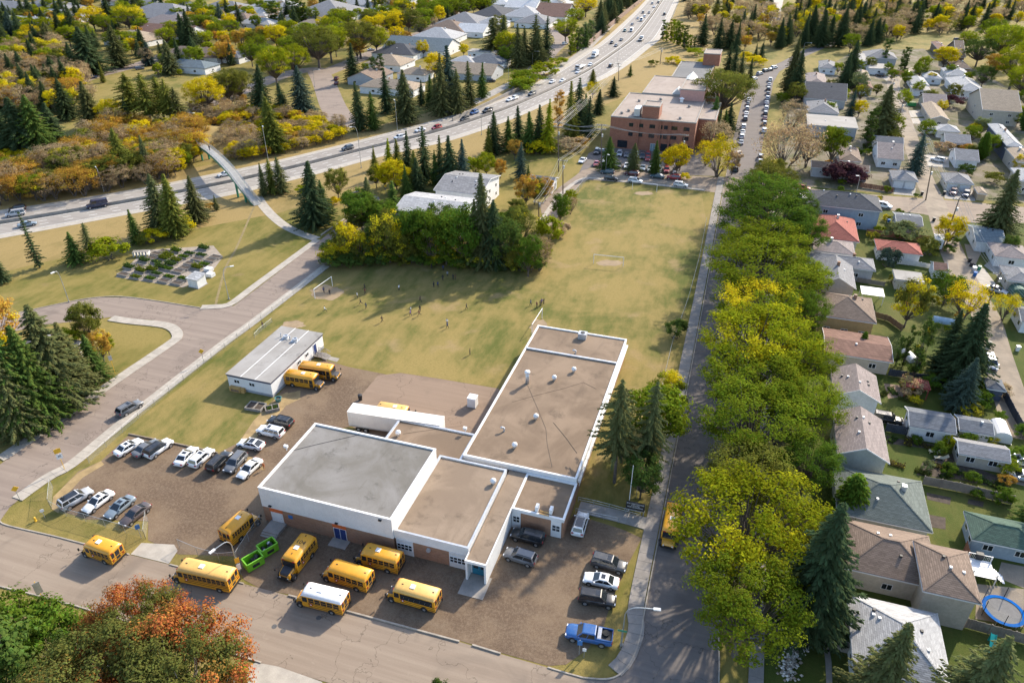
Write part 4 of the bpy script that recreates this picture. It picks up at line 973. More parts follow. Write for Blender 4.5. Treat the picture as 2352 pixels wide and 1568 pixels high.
# ------------------------------------------------------------------ school buses
M_BUS = pm('school bus yellow', (.70, .325, .016), .07, .7, .38, coat=.3)
M_BUSB = pm('sun bleached bus yellow', (.72, .43, .12), .07, .7, .45)
M_BUSW = pm('white bus roof', (.82, .81, .79), .04, .8, .45)
M_HOODK = pm('charcoal bus hood', (.04, .038, .042), .15, 1, .45)
M_RUBR = pm('black rub rail', (.018, .017, .016), .1, 3, .6)
M_SEAT = pm('dark bus interior', (.03, .028, .03), .2, 2, .8)
def make_bus(label, near_front, near_rear, W=2.3, H=2.75, roof=M_BUS, hood=M_BUS, hoodlen=1.15, nwin=5, number=None, open_side=False, group='school buses', center=None, name='school_bus', Lfix=None, hatch=True):
    if center is None:
        f, r = g(*near_front), g(*near_rear); d = (f - r); L = Lfix or d.length; d.normalize()
        n = Vector((-d.y, d.x, 0)); away = n if n.dot(((f + r)/2).normalized()) > 0 else -n
        c = (f + r)/2 + away*W/2; ang = atan2(d.y, d.x)
    else: c, ang, L = center
    B = thing(name, label, 'bus', (c.x, c.y, 0), ang, group)
    h = L/2; w = W/2; xf = h - hoodlen; b = .42; zr = H
    prof = [(w*.98, b), (w, b + .1), (w, zr - .62), (w*.97, zr - .42)]
    top = [(w*.97, zr - .42), (w*.90, zr - .22), (w*.74, zr - .09), (w*.45, zr - .02), (0, zr)]
    # shell
    hp = prof; ring = [(y, z) for y, z in hp] + [(-y, z) for y, z in hp[::-1]]; n = len(ring)
    mb = MB(); vs = [(-h, y, z) for y, z in ring] + [(xf, y, z) for y, z in ring]
    mb.add(vs, [(k, k + 1, n + k + 1, n + k)[::-1] for k in range(n - 1)] + [tuple(range(n)), tuple(n + k for k in range(n))[::-1], (n - 1, 0, n, 2*n - 1)[::-1]])
    shell = mb.build('body', M_BUS, B)
    tp = top + [(-y, z) for y, z in top[-2::-1]]; n = len(tp); mb = MB()
    R = [(-h + .10, .93, -.16), (-h + .28, 1, 0), (xf - .45, 1, 0), (xf - .12, .97, -.10), (xf + .05, .93, -.24)]
    vs = []
    for i, (x, sc, dz) in enumerate([(-h, .9, -.40)] + R + [(xf + .06, .9, -.46)]):
        for y, z in tp: vs.append((x, y*(1 if abs(y) > w*.95 else sc), max(zr - .42, z + dz*(1 if z > zr - .40 else 0))))
    m_ = len(R) + 2
    mb.add(vs, [(i*n + k, i*n + k + 1, (i+1)*n + k + 1, (i+1)*n + k)[::-1] for i in range(m_ - 1) for k in range(n - 1)])
    rf = mb.build('roof', roof, B, True)
    # hood and nose
    hz = 1.18 if hoodlen < 1.5 else 1.45; hw = w*.80 if hoodlen < 1.5 else w*.74
    mb = MB(); st = [(xf - .1, hw*1.02, hz + .12), (xf + hoodlen*.55, hw*.98, hz), (xf + hoodlen*.88, hw*.92, hz - .12), (h, hw*.80, hz - .38)]
    vs = []
    for x, ww, zz in st: vs += [(x, ww, .5), (x, ww, zz - .15), (x, ww*.85, zz), (x, -ww*.85, zz), (x, -ww, zz - .15), (x, -ww, .5)]
    fs = [(i*6 + k, i*6 + k + 1, i*6 + k + 7, i*6 + k + 6)[::-1] for i in range(3) for k in range(5)] + [(18, 19, 20, 21, 22, 23)[::-1]]
    mb.add(vs, fs); nose = mb.build('nose', M_BUS, B, False)
    mb = MB(); vs = []
    for x, ww, zz in st[:3]: vs += [(x, ww*.80, zz + .012), (x, -ww*.80, zz + .012)]
    x, ww, zz = st[3]; vs += [(x - .02, ww*.78, zz + .03), (x - .02, -ww*.78, zz + .03)]
    mb.add(vs, [(0, 2, 3, 1)[::-1], (2, 4, 5, 3)[::-1], (4, 6, 7, 5)[::-1]]); mb.build('hood', hood, B)
    MB().box(h - .02, h + .03, -hw*.55, hw*.55, .62, hz - .42).build('grille', M_RUBR, nose)
    for y in (-1, 1): MB().box(h - .05, h + .035, min(y*hw*.58, y*hw*.78), max(y*hw*.58, y*hw*.78), .68, .88).build('headlight', M_HEAD, nose)
    MB().box(h - .02, h + .12, -w*.85, w*.85, .40, .62).build('front_bumper', M_RUBR, B)
    MB().box(-h - .14, -h - .002, -w*.97, w*.97, .40, .64).build('rear_bumper', M_RUBR, B)
    # glazing
    wz0, wz1 = zr - 1.34, zr - .56
    q = [(xf + .20, -w*.82, hz + .10), (xf + .20, w*.82, hz + .10), (xf + .075, w*.84, zr - .55), (xf + .075, -w*.84, zr - .55)]
    MB().add(q, [(0, 1, 2, 3)]).build('windshield', M_GLASS, B)
    mb = MB(); mb.add([(xf - .02, w*.99, hz), (xf + .19, w*.83, hz + .05), (xf + .07, w*.85, zr - .5), (xf - .02, w*.99, zr - .5)], [(0, 1, 2, 3)]); mb.add([(xf - .02, -w*.99, hz), (xf + .19, -w*.83, hz + .05), (xf + .07, -w*.85, zr - .5), (xf - .02, -w*.99, zr - .5)], [(3, 2, 1, 0)]); mb.build('windshield_pillar', M_BUS, B)
    x0 = -h + .35; x1 = xf - .95; ww = (x1 - x0)/nwin
    for y in (-1, 1):
        if open_side:
            yy = y*(w + .006); MB().add([(x0, yy, wz0 - .15), (x1, yy, wz0 - .15), (x1, yy, wz1 + .05), (x0, yy, wz1 + .05)], [(0, 1, 2, 3) if y < 0 else (3, 2, 1, 0)]).build('window', M_GLASS, shell)
            for k in range(nwin):
                a = x0 + (k + .5)*ww; MB().beam((a, y*(w + .012), wz0 - .1), (a - .18, y*(w + .012), wz0 + .45), .05, .02).build('seat_rail', M_STEEL, shell)
        else:
            for k in range(nwin):
                a = x0 + k*ww + .05; e = x0 + (k + 1)*ww - .05; yy = y*(w + .006)
                wn_ = MB().add([(a, yy, wz0), (e, yy, wz0), (e, yy, wz1), (a, yy, wz1)], [(0, 1, 2, 3) if y < 0 else (3, 2, 1, 0)]).build('window', M_GLASS, shell)
                MB().box(a, e, min(yy, yy + y*.01), max(yy, yy + y*.01), (wz0 + wz1)/2 - .02, (wz0 + wz1)/2 + .02).build('window_bar', M_BUS, wn_)
        yy = y*(w + .006); MB().add([(x1 + .14, yy, wz0 - .05), (xf - .12, yy, wz0 - .05), (xf - .12, yy, wz1), (x1 + .14, yy, wz1)], [(0, 1, 2, 3) if y < 0 else (3, 2, 1, 0)]).build('driver_window' if y > 0 else 'door_glass', M_GLASS, shell)
        for z in (wz0 - .16, wz0 - .45, wz0 - .78):
            if z > .5: MB().box(-h + .02, xf - .9, min(y*w, y*(w + .025)), max(y*w, y*(w + .025)), z, z + .07).build('rub_rail', M_RUBR, shell)
        if y < 0: MB().box(x1 + .1, xf - .1, -w - .02, -w - .001, b + .1, wz0 - .1).build('entry_door', M_RUBR, shell)
        for x in (h - .75, -h + 1.55):
            r = .40; yy = y*(w - .28); wh = MB().cyl((x, yy, r), (x, yy + y*.29, r), r, n=18).build('wheel', M_RUBBER, B)
            MB().cyl((x, yy + y*.1, r), (x, yy + y*.30, r), r*.5, n=10).build('rim', M_RIM, wh)
            MB().cyl((x, yy - y*.1, r + .04), (x, yy + y*.284, r + .04), r + .09, n=18).build('wheel_arch', M_RUBR, B)
        m1 = MB(); m1.beam((xf + .2, y*w*.85, hz + .2), (h - .1, y*(w + .12), hz + .25), .03); m1.box(h - .16, h - .04, y*(w + .12) - .1, y*(w + .12) + .1, hz + .1, hz + .5); m1.build('mirror', M_RUBR, B)
    # rear
    X = -h - .006
    MB().add([(X, -w*.30, wz0 - .1), (X, w*.30, wz0 - .1), (X, w*.30, wz1), (X, -w*.30, wz1)], [(3, 2, 1, 0)]).build('rear_door_window', M_GLASS, B)
    MB().add([(X, -w*.28, .75), (X, w*.28, .75), (X, w*.28, 1.15), (X, -w*.28, 1.15)], [(3, 2, 1, 0)]).build('rear_lower_window', M_GLASS, B)
    for y in (-1, 1):
        MB().add([(X, y*w*.42, wz0), (X, y*w*.84, wz0), (X, y*w*.84, wz1), (X, y*w*.42, wz1)], [(0, 1, 2, 3) if y < 0 else (3, 2, 1, 0)][::1]).build('rear_window', M_GLASS, B)
        MB().box(X - .03, X, min(y*w*.55, y*w*.85), max(y*w*.55, y*w*.85), zr - .52, zr - .36).build('warning_light', M_TAIL, B)
        MB().box(X - .03, X, min(y*w*.62, y*w*.82), max(y*w*.62, y*w*.82), .95, 1.12).build('taillight', M_TAIL, B)
        MB().box(xf + .02, xf + .11, min(y*w*.5, y*w*.82), max(y*w*.5, y*w*.82), zr - .47, zr - .33).build('warning_light', M_TAIL, B)
    for z in (wz0 - .25, wz0 - .6): MB().box(X - .02, X, -w*.95, w*.95, z, z + .06).build('rub_rail', M_RUBR, B)
    # stop arm on the driver side
    mb = MB(); mb.cyl((xf - 1.3, w + .03, wz0 - .32), (xf - 1.3, w + .06, wz0 - .32), .23, n=8); sg = mb.build('stop_sign', M_TAIL, B)
    MB().cyl((xf - 1.3, w + .061, wz0 - .32), (xf - 1.3, w + .066, wz0 - .32), .12, n=8).build('stop_sign_face', M_SIGNW, sg)
    if hatch: MB().box(-.35 - .3*(number is not None), .30 - .3*(number is not None), -.33, .33, zr - .03, zr + .08).build('roof_hatch', M_BUSW, rf)
    for x in (-h + .6, xf - .9): MB().box(x - .12, x + .12, -.05, .05, zr - .02, zr + .05).build('roof_vent', M_RUBR, rf)
    if number:
        link('lettering', text_mesh(number, .95, M_RUBR, 'lettering', .004), rf, (-1.35, 0, zr + .006), (0, 0, pi/2))
    return B
make_bus('small yellow bus at the left by the driveway apron', (188, 1277), (262, 1303), nwin=5)
make_bus('long pale roofed bus on the road behind the red tree', (396, 1337), (530, 1366), W=2.4, H=2.95, roof=M_BUSB, hood=M_HOODK, hoodlen=1.2, nwin=9)
make_bus('bus parked inside the fence with its nose at the gymnasium corner', (603, 1199), (536, 1259), W=2.4, H=2.9, nwin=7, hoodlen=1.3)
make_bus('bus numbered 104 on its roof, facing the road', (672, 1341), (732, 1262), W=2.4, H=2.9, hood=M_HOODK, nwin=6, hoodlen=1.5, number='104')
make_bus('yellow bus nearest the library wall', (815, 1296), (914, 1323), hood=M_HOODK, nwin=5)
make_bus('yellow bus between the 104 bus and the white roofed one', (739, 1333), (843, 1366), nwin=5, hatch=False)
make_bus('yellow bus with a white roof at the road edge', (678, 1391), (788, 1418), roof=M_BUSW, nwin=5)
make_bus('pale roofed bus with one long open side window', (887, 1380), (1000, 1412), roof=M_BUSB, hood=M_HOODK, nwin=6, open_side=True)
make_bus('lower yellow bus backed against the portable classroom', (735, 899), (655, 886), hood=M_HOODK, nwin=5)
make_bus('upper yellow bus with open door backed against the portable classroom', (774, 878), (688, 867), hood=M_HOODK, nwin=6, open_side=True)
p = g(904, 938, 2.7); make_bus('yellow bus half hidden behind the white trailer', None, None, center=(Vector((p.x, p.y + .6, 0)), radians(3), 6.6), roof=M_BUSB, nwin=5)
p = g(1524, 1262); make_bus('yellow bus under the street trees on the shaded road', None, None, center=(Vector((-1.35, p.y + 3.6, 0)), radians(-90), 7.0), nwin=5)
for o in [x for x in COL.objects if x.name.startswith('school_bus') and x.type == 'EMPTY']: o['group'] = 'school buses'
# ------------------------------------------------------------------ houses
def m_shingle(name, col, v=.22, row=.26, colw=.8):
    t = NT(name); P = t.pos(); sx = t.new('ShaderNodeSeparateXYZ'); t.link(P, sx.inputs[0])
    cx = t.new('ShaderNodeCombineXYZ'); t.link(t.math('ADD', sx.outputs[0], sx.outputs[1]), cx.inputs[0]); t.link(t.math('MULTIPLY', sx.outputs[2], 2.6), cx.inputs[1])
    br = t.new('ShaderNodeTexBrick'); br.inputs['Scale'].default_value = 1; br.inputs['Brick Width'].default_value = colw; br.inputs['Row Height'].default_value = row
    br.inputs['Mortar Size'].default_value = .035; br.inputs['Mortar Smooth'].default_value = .5
    br.inputs['Color1'].default_value = (*[min(1, x*(1 + v)) for x in col], 1); br.inputs['Color2'].default_value = (*[x*(1 - v) for x in col], 1); br.inputs['Mortar'].default_value = (*[x*.5 for x in col], 1)
    t.link(cx.outputs[0], br.inputs['Vector'])
    n = t.noise(P, .35, 4, .6); n2 = t.noise(P, 4, 3, .7)
    c = t.mix(t.ramp(n, .35, .7, 0, .4), br.outputs['Color'], tuple(x*.72 for x in col))
    c = t.mix(t.ramp(n2, .45, .75, 0, .35), c, tuple(min(1, x*1.35) for x in col))
    t.base(c); t.rough(.92); t.b.inputs['Specular IOR Level'].default_value = .25
    t.bump(br.outputs['Fac'], -.35, .03)
    return t.m
RM = {k: m_shingle(k + ' shingles', c) for k, c in dict(grey=(.24, .235, .235), lightgrey=(.40, .395, .39), dark=(.085, .087, .095), brown=(.225, .165, .125), redbrown=(.21, .12, .09), pinkgrey=(.285, .235, .215), red=(.35, .115, .085), green=(.145, .165, .145), deepgreen=(.075, .12, .09), blue=(.15, .185, .20), tan=(.34, .265, .19), white=(.58, .575, .565), slate=(.145, .155, .17)).items()}
WMC = dict(white=(.72, .715, .70), cream=(.58, .52, .41), grey=(.40, .405, .41), beige=(.45, .395, .32), tan=(.42, .32, .20), blue=(.28, .345, .40), brown=(.19, .14, .105), greygreen=(.40, .415, .375), yellowbrick=(.46, .30, .13), navy=(.06, .075, .11))
WM = {k: pm(k + ' house wall', c, .07, .8, .8, fine=3) for k, c in WMC.items()}
M_TRIM = pm('white eave trim', (.70, .69, .67), .05, 2, .6)
M_GARD = pm('white garage door', (.66, .66, .65), .05, 2, .5)
def roof_mesh(x0, x1, y0, y1, z, kind, pitch):
    mb = MB(); W = x1 - x0; D_ = y1 - y0
    if kind == 'hip':
        if W >= D_: rh = D_/2*pitch; r = [(x0 + D_/2, (y0+y1)/2, z + rh), (x1 - D_/2, (y0+y1)/2, z + rh)]
        else: rh = W/2*pitch; r = [((x0+x1)/2, y0 + W/2, z + rh), ((x0+x1)/2, y1 - W/2, z + rh)]
        c = [(x0, y0, z), (x1, y0, z), (x1, y1, z), (x0, y1, z)]
        if W >= D_: fs = [(0, 1, 5, 4), (1, 2, 5), (2, 3, 4, 5), (3, 0, 4)]
        else: fs = [(0, 1, 4), (1, 2, 5, 4), (2, 3, 5), (3, 0, 4, 5)]
        mb.add(c + r, fs)
    elif kind == 'gx':
        rh = D_/2*pitch; ym = (y0+y1)/2; t = .14
        for dz in (0,):
            mb.add([(x0, y0, z), (x1, y0, z), (x1, ym, z + rh), (x0, ym, z + rh), (x1, y1, z), (x0, y1, z)], [(0, 1, 2, 3), (3, 2, 4, 5)])
    elif kind == 'gy':
        rh = W/2*pitch; xm = (x0+x1)/2
        mb.add([(x0, y0, z), (x0, y1, z), (xm, y1, z + rh), (xm, y0, z + rh), (x1, y0, z), (x1, y1, z)], [(1, 0, 3, 2), (3, 4, 5, 2)])
    else:
        rh = .12; mb.box(x0, x1, y0, y1, z, z + .12); return mb, rh
    # thickness
    n = len(mb.v); fs = list(mb.f); mb.v += [(p[0], p[1], p[2] - .13) for p in mb.v]; mb.m += [0]*len(fs); mb.f += [[i + n for i in f][::-1] for f in fs]
    ed = {}
    for f in fs:
        for a, b in zip(f, f[1:] + f[:1]) if isinstance(f, list) else zip(f, list(f[1:]) + [f[0]]): ed[(a, b)] = 1
    for a, b in ed:
        if (b, a) not in ed: mb.f.append([b, a, a + n, b + n]); mb.m.append(0)
    return mb, rh
HR = random.Random(17)
HOUSES = []
def house(label, c0, c1, ez, roof, kind='hip', wall='white', pitch=.42, oh=.45, wins=2, storeys=1, chimney=True, name='house', cat='house', group=None, gd=0, vents=2, detail=True, parent=None, swin=2, rot=None):
    """c0 far-left eave corner, c1 near-right eave corner (photo readings at eave height ez)"""
    a, b = g(*c0, ez), g(*c1, ez); x0, x1 = min(a.x, b.x), max(a.x, b.x); y0, y1 = min(a.y, b.y), max(a.y, b.y)
    cx, cy = (x0 + x1)/2, (y0 + y1)/2
    Hh = parent or thing(name, label, cat, (cx, cy, 0), 0, group)
    if parent is not None: cx, cy = parent.location.x, parent.location.y
    x0 -= cx; x1 -= cx; y0 -= cy; y1 -= cy
    wx0, wx1, wy0, wy1 = x0 + oh, x1 - oh, y0 + oh, y1 - oh
    wm = WM[wall]; MB().box(wx0, wx1, wy0, wy1, -.05, ez - .12).build('wall', wm, Hh)
    mb, rh = roof_mesh(x0, x1, y0, y1, ez, kind, pitch)
    if kind in ('gx', 'gy'):
        if kind == 'gy':
            for yy in (wy0 + .001, wy1 - .001): MB().add([(wx0, yy, ez - .12), (wx1, yy, ez - .12), ((wx0+wx1)/2, yy, ez - .14 + (wx1 - wx0)/2*pitch + oh*pitch)], [(0, 1, 2)]).build('gable', wm, Hh)
        else:
            for xx in (wx0 + .001, wx1 - .001): MB().add([(xx, wy0, ez - .12), (xx, wy1, ez - .12), (xx, (wy0+wy1)/2, ez - .14 + (wy1 - wy0)/2*pitch + oh*pitch)], [(0, 1, 2)]).build('gable', wm, Hh)
    rf = mb.build('roof', RM[roof] if kind != 'flat' else MATS['pale grey felt roof'], Hh)
    if detail:
        e = .05
        sd = [(x0, x1, y0 - e, y0, 1), (x0, x1, y1, y1 + e, 1), (x0 - e, x0, y0, y1, 0), (x1, x1 + e, y0, y1, 0)]
        for a0, a1, b0, b1, ax in sd:
            if kind in ('hip', 'flat') or (kind == 'gx') == (ax == 1): MB().box(a0, a1, b0, b1, ez - .26, ez - .09).build('gutter', M_TRIM, Hh)
        if kind == 'gy':
            xm = (x0 + x1)/2; zt = ez + (x1 - x0)/2*pitch
            for s in (x0, x1): MB().beam((s, y0 - .02, ez - .07), (xm, y0 - .02, zt - .07), .06, .2).build('rake_board', M_TRIM, Hh)
        if kind == 'gx':
            ym = (y0 + y1)/2; zt = ez + (y1 - y0)/2*pitch
            for xx in (x0 - .02, x1 + .02):
                for s in (y0, y1): MB().beam((xx, s, ez - .07), (xx, ym, zt - .07), .06, .2).build('rake_board', M_TRIM, Hh)
        if kind == 'hip':
            W, D_ = x1 - x0, y1 - y0
            if W >= D_: R_ = [((x0 + D_/2), (y0+y1)/2, ez + rh), (x1 - D_/2, (y0+y1)/2, ez + rh)]; hp = ((0, 0), (3, 0), (1, 1), (2, 1))
            else: R_ = [((x0+x1)/2, y0 + W/2, ez + rh), ((x0+x1)/2, y1 - W/2, ez + rh)]; hp = ((0, 0), (1, 0), (2, 1), (3, 1))
            cs = [(x0, y0, ez), (x1, y0, ez), (x1, y1, ez), (x0, y1, ez)]; rd = MB()
            rd.beam(R_[0], R_[1], .22, .05) if (Vector(R_[0]) - Vector(R_[1])).length > .1 else None
            for i, j in hp: rd.beam(cs[i], R_[j], .2, .05)
            rd.build('ridge_cap', RM[roof], rf)
    # windows on the two faces the street sees
    for st in range(storeys):
        z = .95 + st*2.6
        if z + 1.2 > ez - .25: z = max(.3, ez - 1.5)
        for k in range(wins):
            w = 1.3 if detail else 1.6
            xx = wx0 + (wx1 - wx0)*(k + .5)/wins - w/2
            if gd and st == 0: continue
            wall_window(Hh, (xx, wy0, z), (1, 0), w, 1.05, 2 if detail else 1, 1, .05)
        for k in range(swin):
            yy = wy0 + (wy1 - wy0)*(k + .5)/swin - .6
            if cx > -20: wall_window(Hh, (wx0, yy + 1.2, z), (0, -1), 1.2, 1.05, 1, 1, .05)
            else: wall_window(Hh, (wx1, yy, z), (0, 1), 1.2, 1.05, 1, 1, .05)
    if gd:
        gw = min(2.6, (wx1 - wx0)/gd - .5)
        for k in range(gd):
            xx = wx0 + (wx1 - wx0)*(k + .5)/gd - gw/2
            wall_door(Hh, (xx, wy0, .02), (1, 0), gw, 2.1, M_GARD, name='garage_door')
    elif detail and name == 'house':
        wall_door(Hh, (wx1, wy0 + (wy1 - wy0)*.55, .3), (0, 1), .95, 2.0, M_WOOD)
    xm, ym = (x0 + x1)/2, (y0 + y1)/2
    def zroof(x, y):
        if kind == 'flat': return ez + .12
        if kind == 'gx': return ez + min(y - y0, y1 - y)*pitch
        if kind == 'gy': return ez + min(x - x0, x1 - x)*pitch
        return ez + min(x - x0, x1 - x, y - y0, y1 - y)*pitch
    if chimney:
        x, y = xm + (x1 - x0)*HR.uniform(-.1, .22), ym + (y1 - y0)*HR.uniform(.02, .2); z = zroof(x, y)
        ch = MB().box(x - .3, x + .3, y - .3, y + .3, z - .3, z + .9).build('chimney', M_BRICK if HR.random() < .4 else M_GALV, rf)
        MB().lathe([(.13, .9), (.13, 1.15), (.2, 1.18), (.2, 1.25)], (x, y, z), 8).build('chimney_pot', M_GALV, ch) if False else None
    for k in range(vents):
        x, y = xm + (x1 - x0)*HR.uniform(-.3, .3), ym + (y1 - y0)*HR.uniform(-.25, .25); z = zroof(x, y)
        MB().box(x - .16, x + .16, y - .16, y + .16, z - .12, z + .22).build('roof_vent', M_BLACK if HR.random() < .5 else M_WHITE2, rf)
    return Hh
gh = 'houses along the shaded street'; ga = 'garages along the alley'; gu = 'houses at the upper right'; gs = 'houses of the far suburb'
# near houses, bottom right upwards
h1 = house('large brown roofed house with a taller rear wing beside the trampoline', (1929, 1188), (2160, 1352), 3.6, 'brown', 'hip', 'beige', .46, wins=1, chimney=False, vents=3, group=gh, swin=1)
house('', (2098, 1240), (2256, 1386), 5.6, 'brown', 'hip', 'beige', .42, wins=0, chimney=False, vents=3, parent=h1, swin=0)
house('house with a pale grey shingle roof at the bottom right corner', (1945, 1360), (2192, 1590), 3.4, 'lightgrey', 'hip', 'white', .5, vents=5, chimney=False, group=gh)
house('grey green hipped roof house behind the narrow cedar', (1914, 1066), (2143, 1222), 3.2, 'green', 'hip', 'greygreen', .46, vents=2, group=gh)
house('grey gabled house with one small window beside the garden chairs', (1914, 944), (2044, 1064), 4.6, 'pinkgrey', 'gy', 'greygreen', .52, wins=1, chimney=False, vents=4, group=gh, storeys=1)
house('white gabled house next to the red pergola', (1908, 846), (2024, 926), 4.2, 'pinkgrey', 'gy', 'white', .5, wins=1, chimney=False, vents=5, group=gh)
house('low house with a long flat brown roof below the tan brick one', (1889, 752), (2052, 832), 3.2, 'redbrown', 'gx', 'beige', .16, wins=2, chimney=False, vents=1, group=gh)
house('tan brick house with a brown hipped roof', (1876, 668), (2014, 742), 4.6, 'brown', 'hip', 'yellowbrick', .42, wins=3, vents=3, group=gh)
house('small blue grey gabled house beside the white tarpaulin', (1874, 600), (1967, 664), 4.4, 'grey', 'gy', 'grey', .55, wins=1, group=gh)
house('house with a wide grey hipped roof behind the gabled one', (1852, 576), (2012, 622), 3.4, 'grey', 'hip', 'grey', .38, wins=2, group=gh)
house('narrow house with a light grey roof behind the red roofed one', (1866, 545), (1965, 586), 3.4, 'pinkgrey', 'hip', 'white', .3, wins=1, group=gh)
house('house with a red hipped roof below the big blue one', (1860, 492), (1974, 556), 3.6, 'red', 'hip', 'cream', .44, wins=2, group=gh)
house('big two storey blue grey house with a dark roof at the cross street', (1853, 436), (2027, 486), 5.8, 'dark', 'hip', 'blue', .42, wins=2, storeys=2, chimney=False, vents=6, group=gh)
# alley garages
house('garage with a red hipped roof next to the blue spruce', (2008, 548), (2120, 586), 2.7, 'red', 'hip', 'white', .36, name='garage', cat='garage', group=ga, wins=1, chimney=False, vents=0, gd=0)
house('dark roofed grey garage beside the cross street', (2050, 486), (2121, 519), 2.8, 'slate', 'gx', 'grey', .2, name='garage', cat='garage', group=ga, wins=0, chimney=False, vents=2)
house('garage with a flat beige roof by the alley', (2050, 619), (2124, 650), 2.6, 'white', 'flat', 'cream', name='garage', cat='garage', group=ga, wins=0, chimney=False, vents=0)
house('small shed with a brown roof beside the alley', (2137, 600), (2178, 624), 2.3, 'redbrown', 'gx', 'white', .4, name='shed', cat='shed', group=ga, wins=0, chimney=False, vents=0, gd=1, swin=0, oh=.2)
house('wide blue grey roofed garage across the alley', (2220, 515), (2312, 562), 2.8, 'blue', 'gx', 'white', .24, name='garage', cat='garage', group=ga, wins=0, chimney=False, vents=3)
house('white garage with a grey hipped roof across the alley', (2266, 555), (2372, 598), 2.8, 'pinkgrey', 'hip', 'white', .36, name='garage', cat='garage', group=ga, wins=1, chimney=False, vents=0)
house('garage with a dark grey roof below the hipped one across the alley', (2294, 608), (2385, 652), 2.8, 'grey', 'hip', 'beige', .36, name='garage', cat='garage', group=ga, wins=1, chimney=False, vents=0)
house('low garage at the right edge above the sand alley', (2325, 700), (2400, 745), 2.8, 'slate', 'gx', 'white', .3, name='garage', cat='garage', group=ga, wins=1, chimney=False, vents=0)
house('left half of the dark roofed double garage in the fenced yard', (2078, 932), (2197, 996), 2.8, 'slate', 'gx', 'white', .34, name='garage', cat='garage', group=ga, wins=1, chimney=False, vents=0)
house('right half of the dark roofed double garage beside the white tarpaulin', (2192, 950), (2284, 1000), 2.6, 'slate', 'gx', 'white', .34, name='garage', cat='garage', group=ga, wins=0, chimney=False, vents=1)
house('grey roofed garden garage beside the garden chairs', (2190, 1003), (2322, 1062), 2.6, 'grey', 'gx', 'beige', .40, name='garage', cat='garage', group=ga, wins=2, chimney=False, vents=0, gd=0)
house('deep green roofed garage at the right edge', (2214, 1172), (2400, 1272), 2.8, 'deepgreen', 'hip', 'blue', .44, name='garage', cat='garage', group=ga, wins=2, chimney=False, vents=0)
house('dark garden gazebo beside the alley', (2258, 866), (2312, 898), 2.6, 'slate', 'hip', 'navy', .45, name='gazebo', cat='gazebo', wins=0, swin=0, chimney=False, vents=0, oh=.3)
house('hipped roof garage with two white doors by the cross street', (2042, 390), (2110, 417), 2.8, 'grey', 'hip', 'grey', .4, name='garage', cat='garage', group=ga, wins=0, gd=2, chimney=False, vents=0)
house('double door garage behind the two parked sport utilities', (2160, 396), (2238, 424), 2.8, 'grey', 'hip', 'cream', .4, name='garage', cat='garage', group=ga, wins=0, gd=2, chimney=False, vents=0)
house('little timber shed beside the cross street spruce', (2236, 428), (2268, 446), 2.2, 'tan', 'hip', 'tan', .4, name='shed', cat='shed', group=ga, wins=0, chimney=False, vents=0, oh=.2, swin=0)
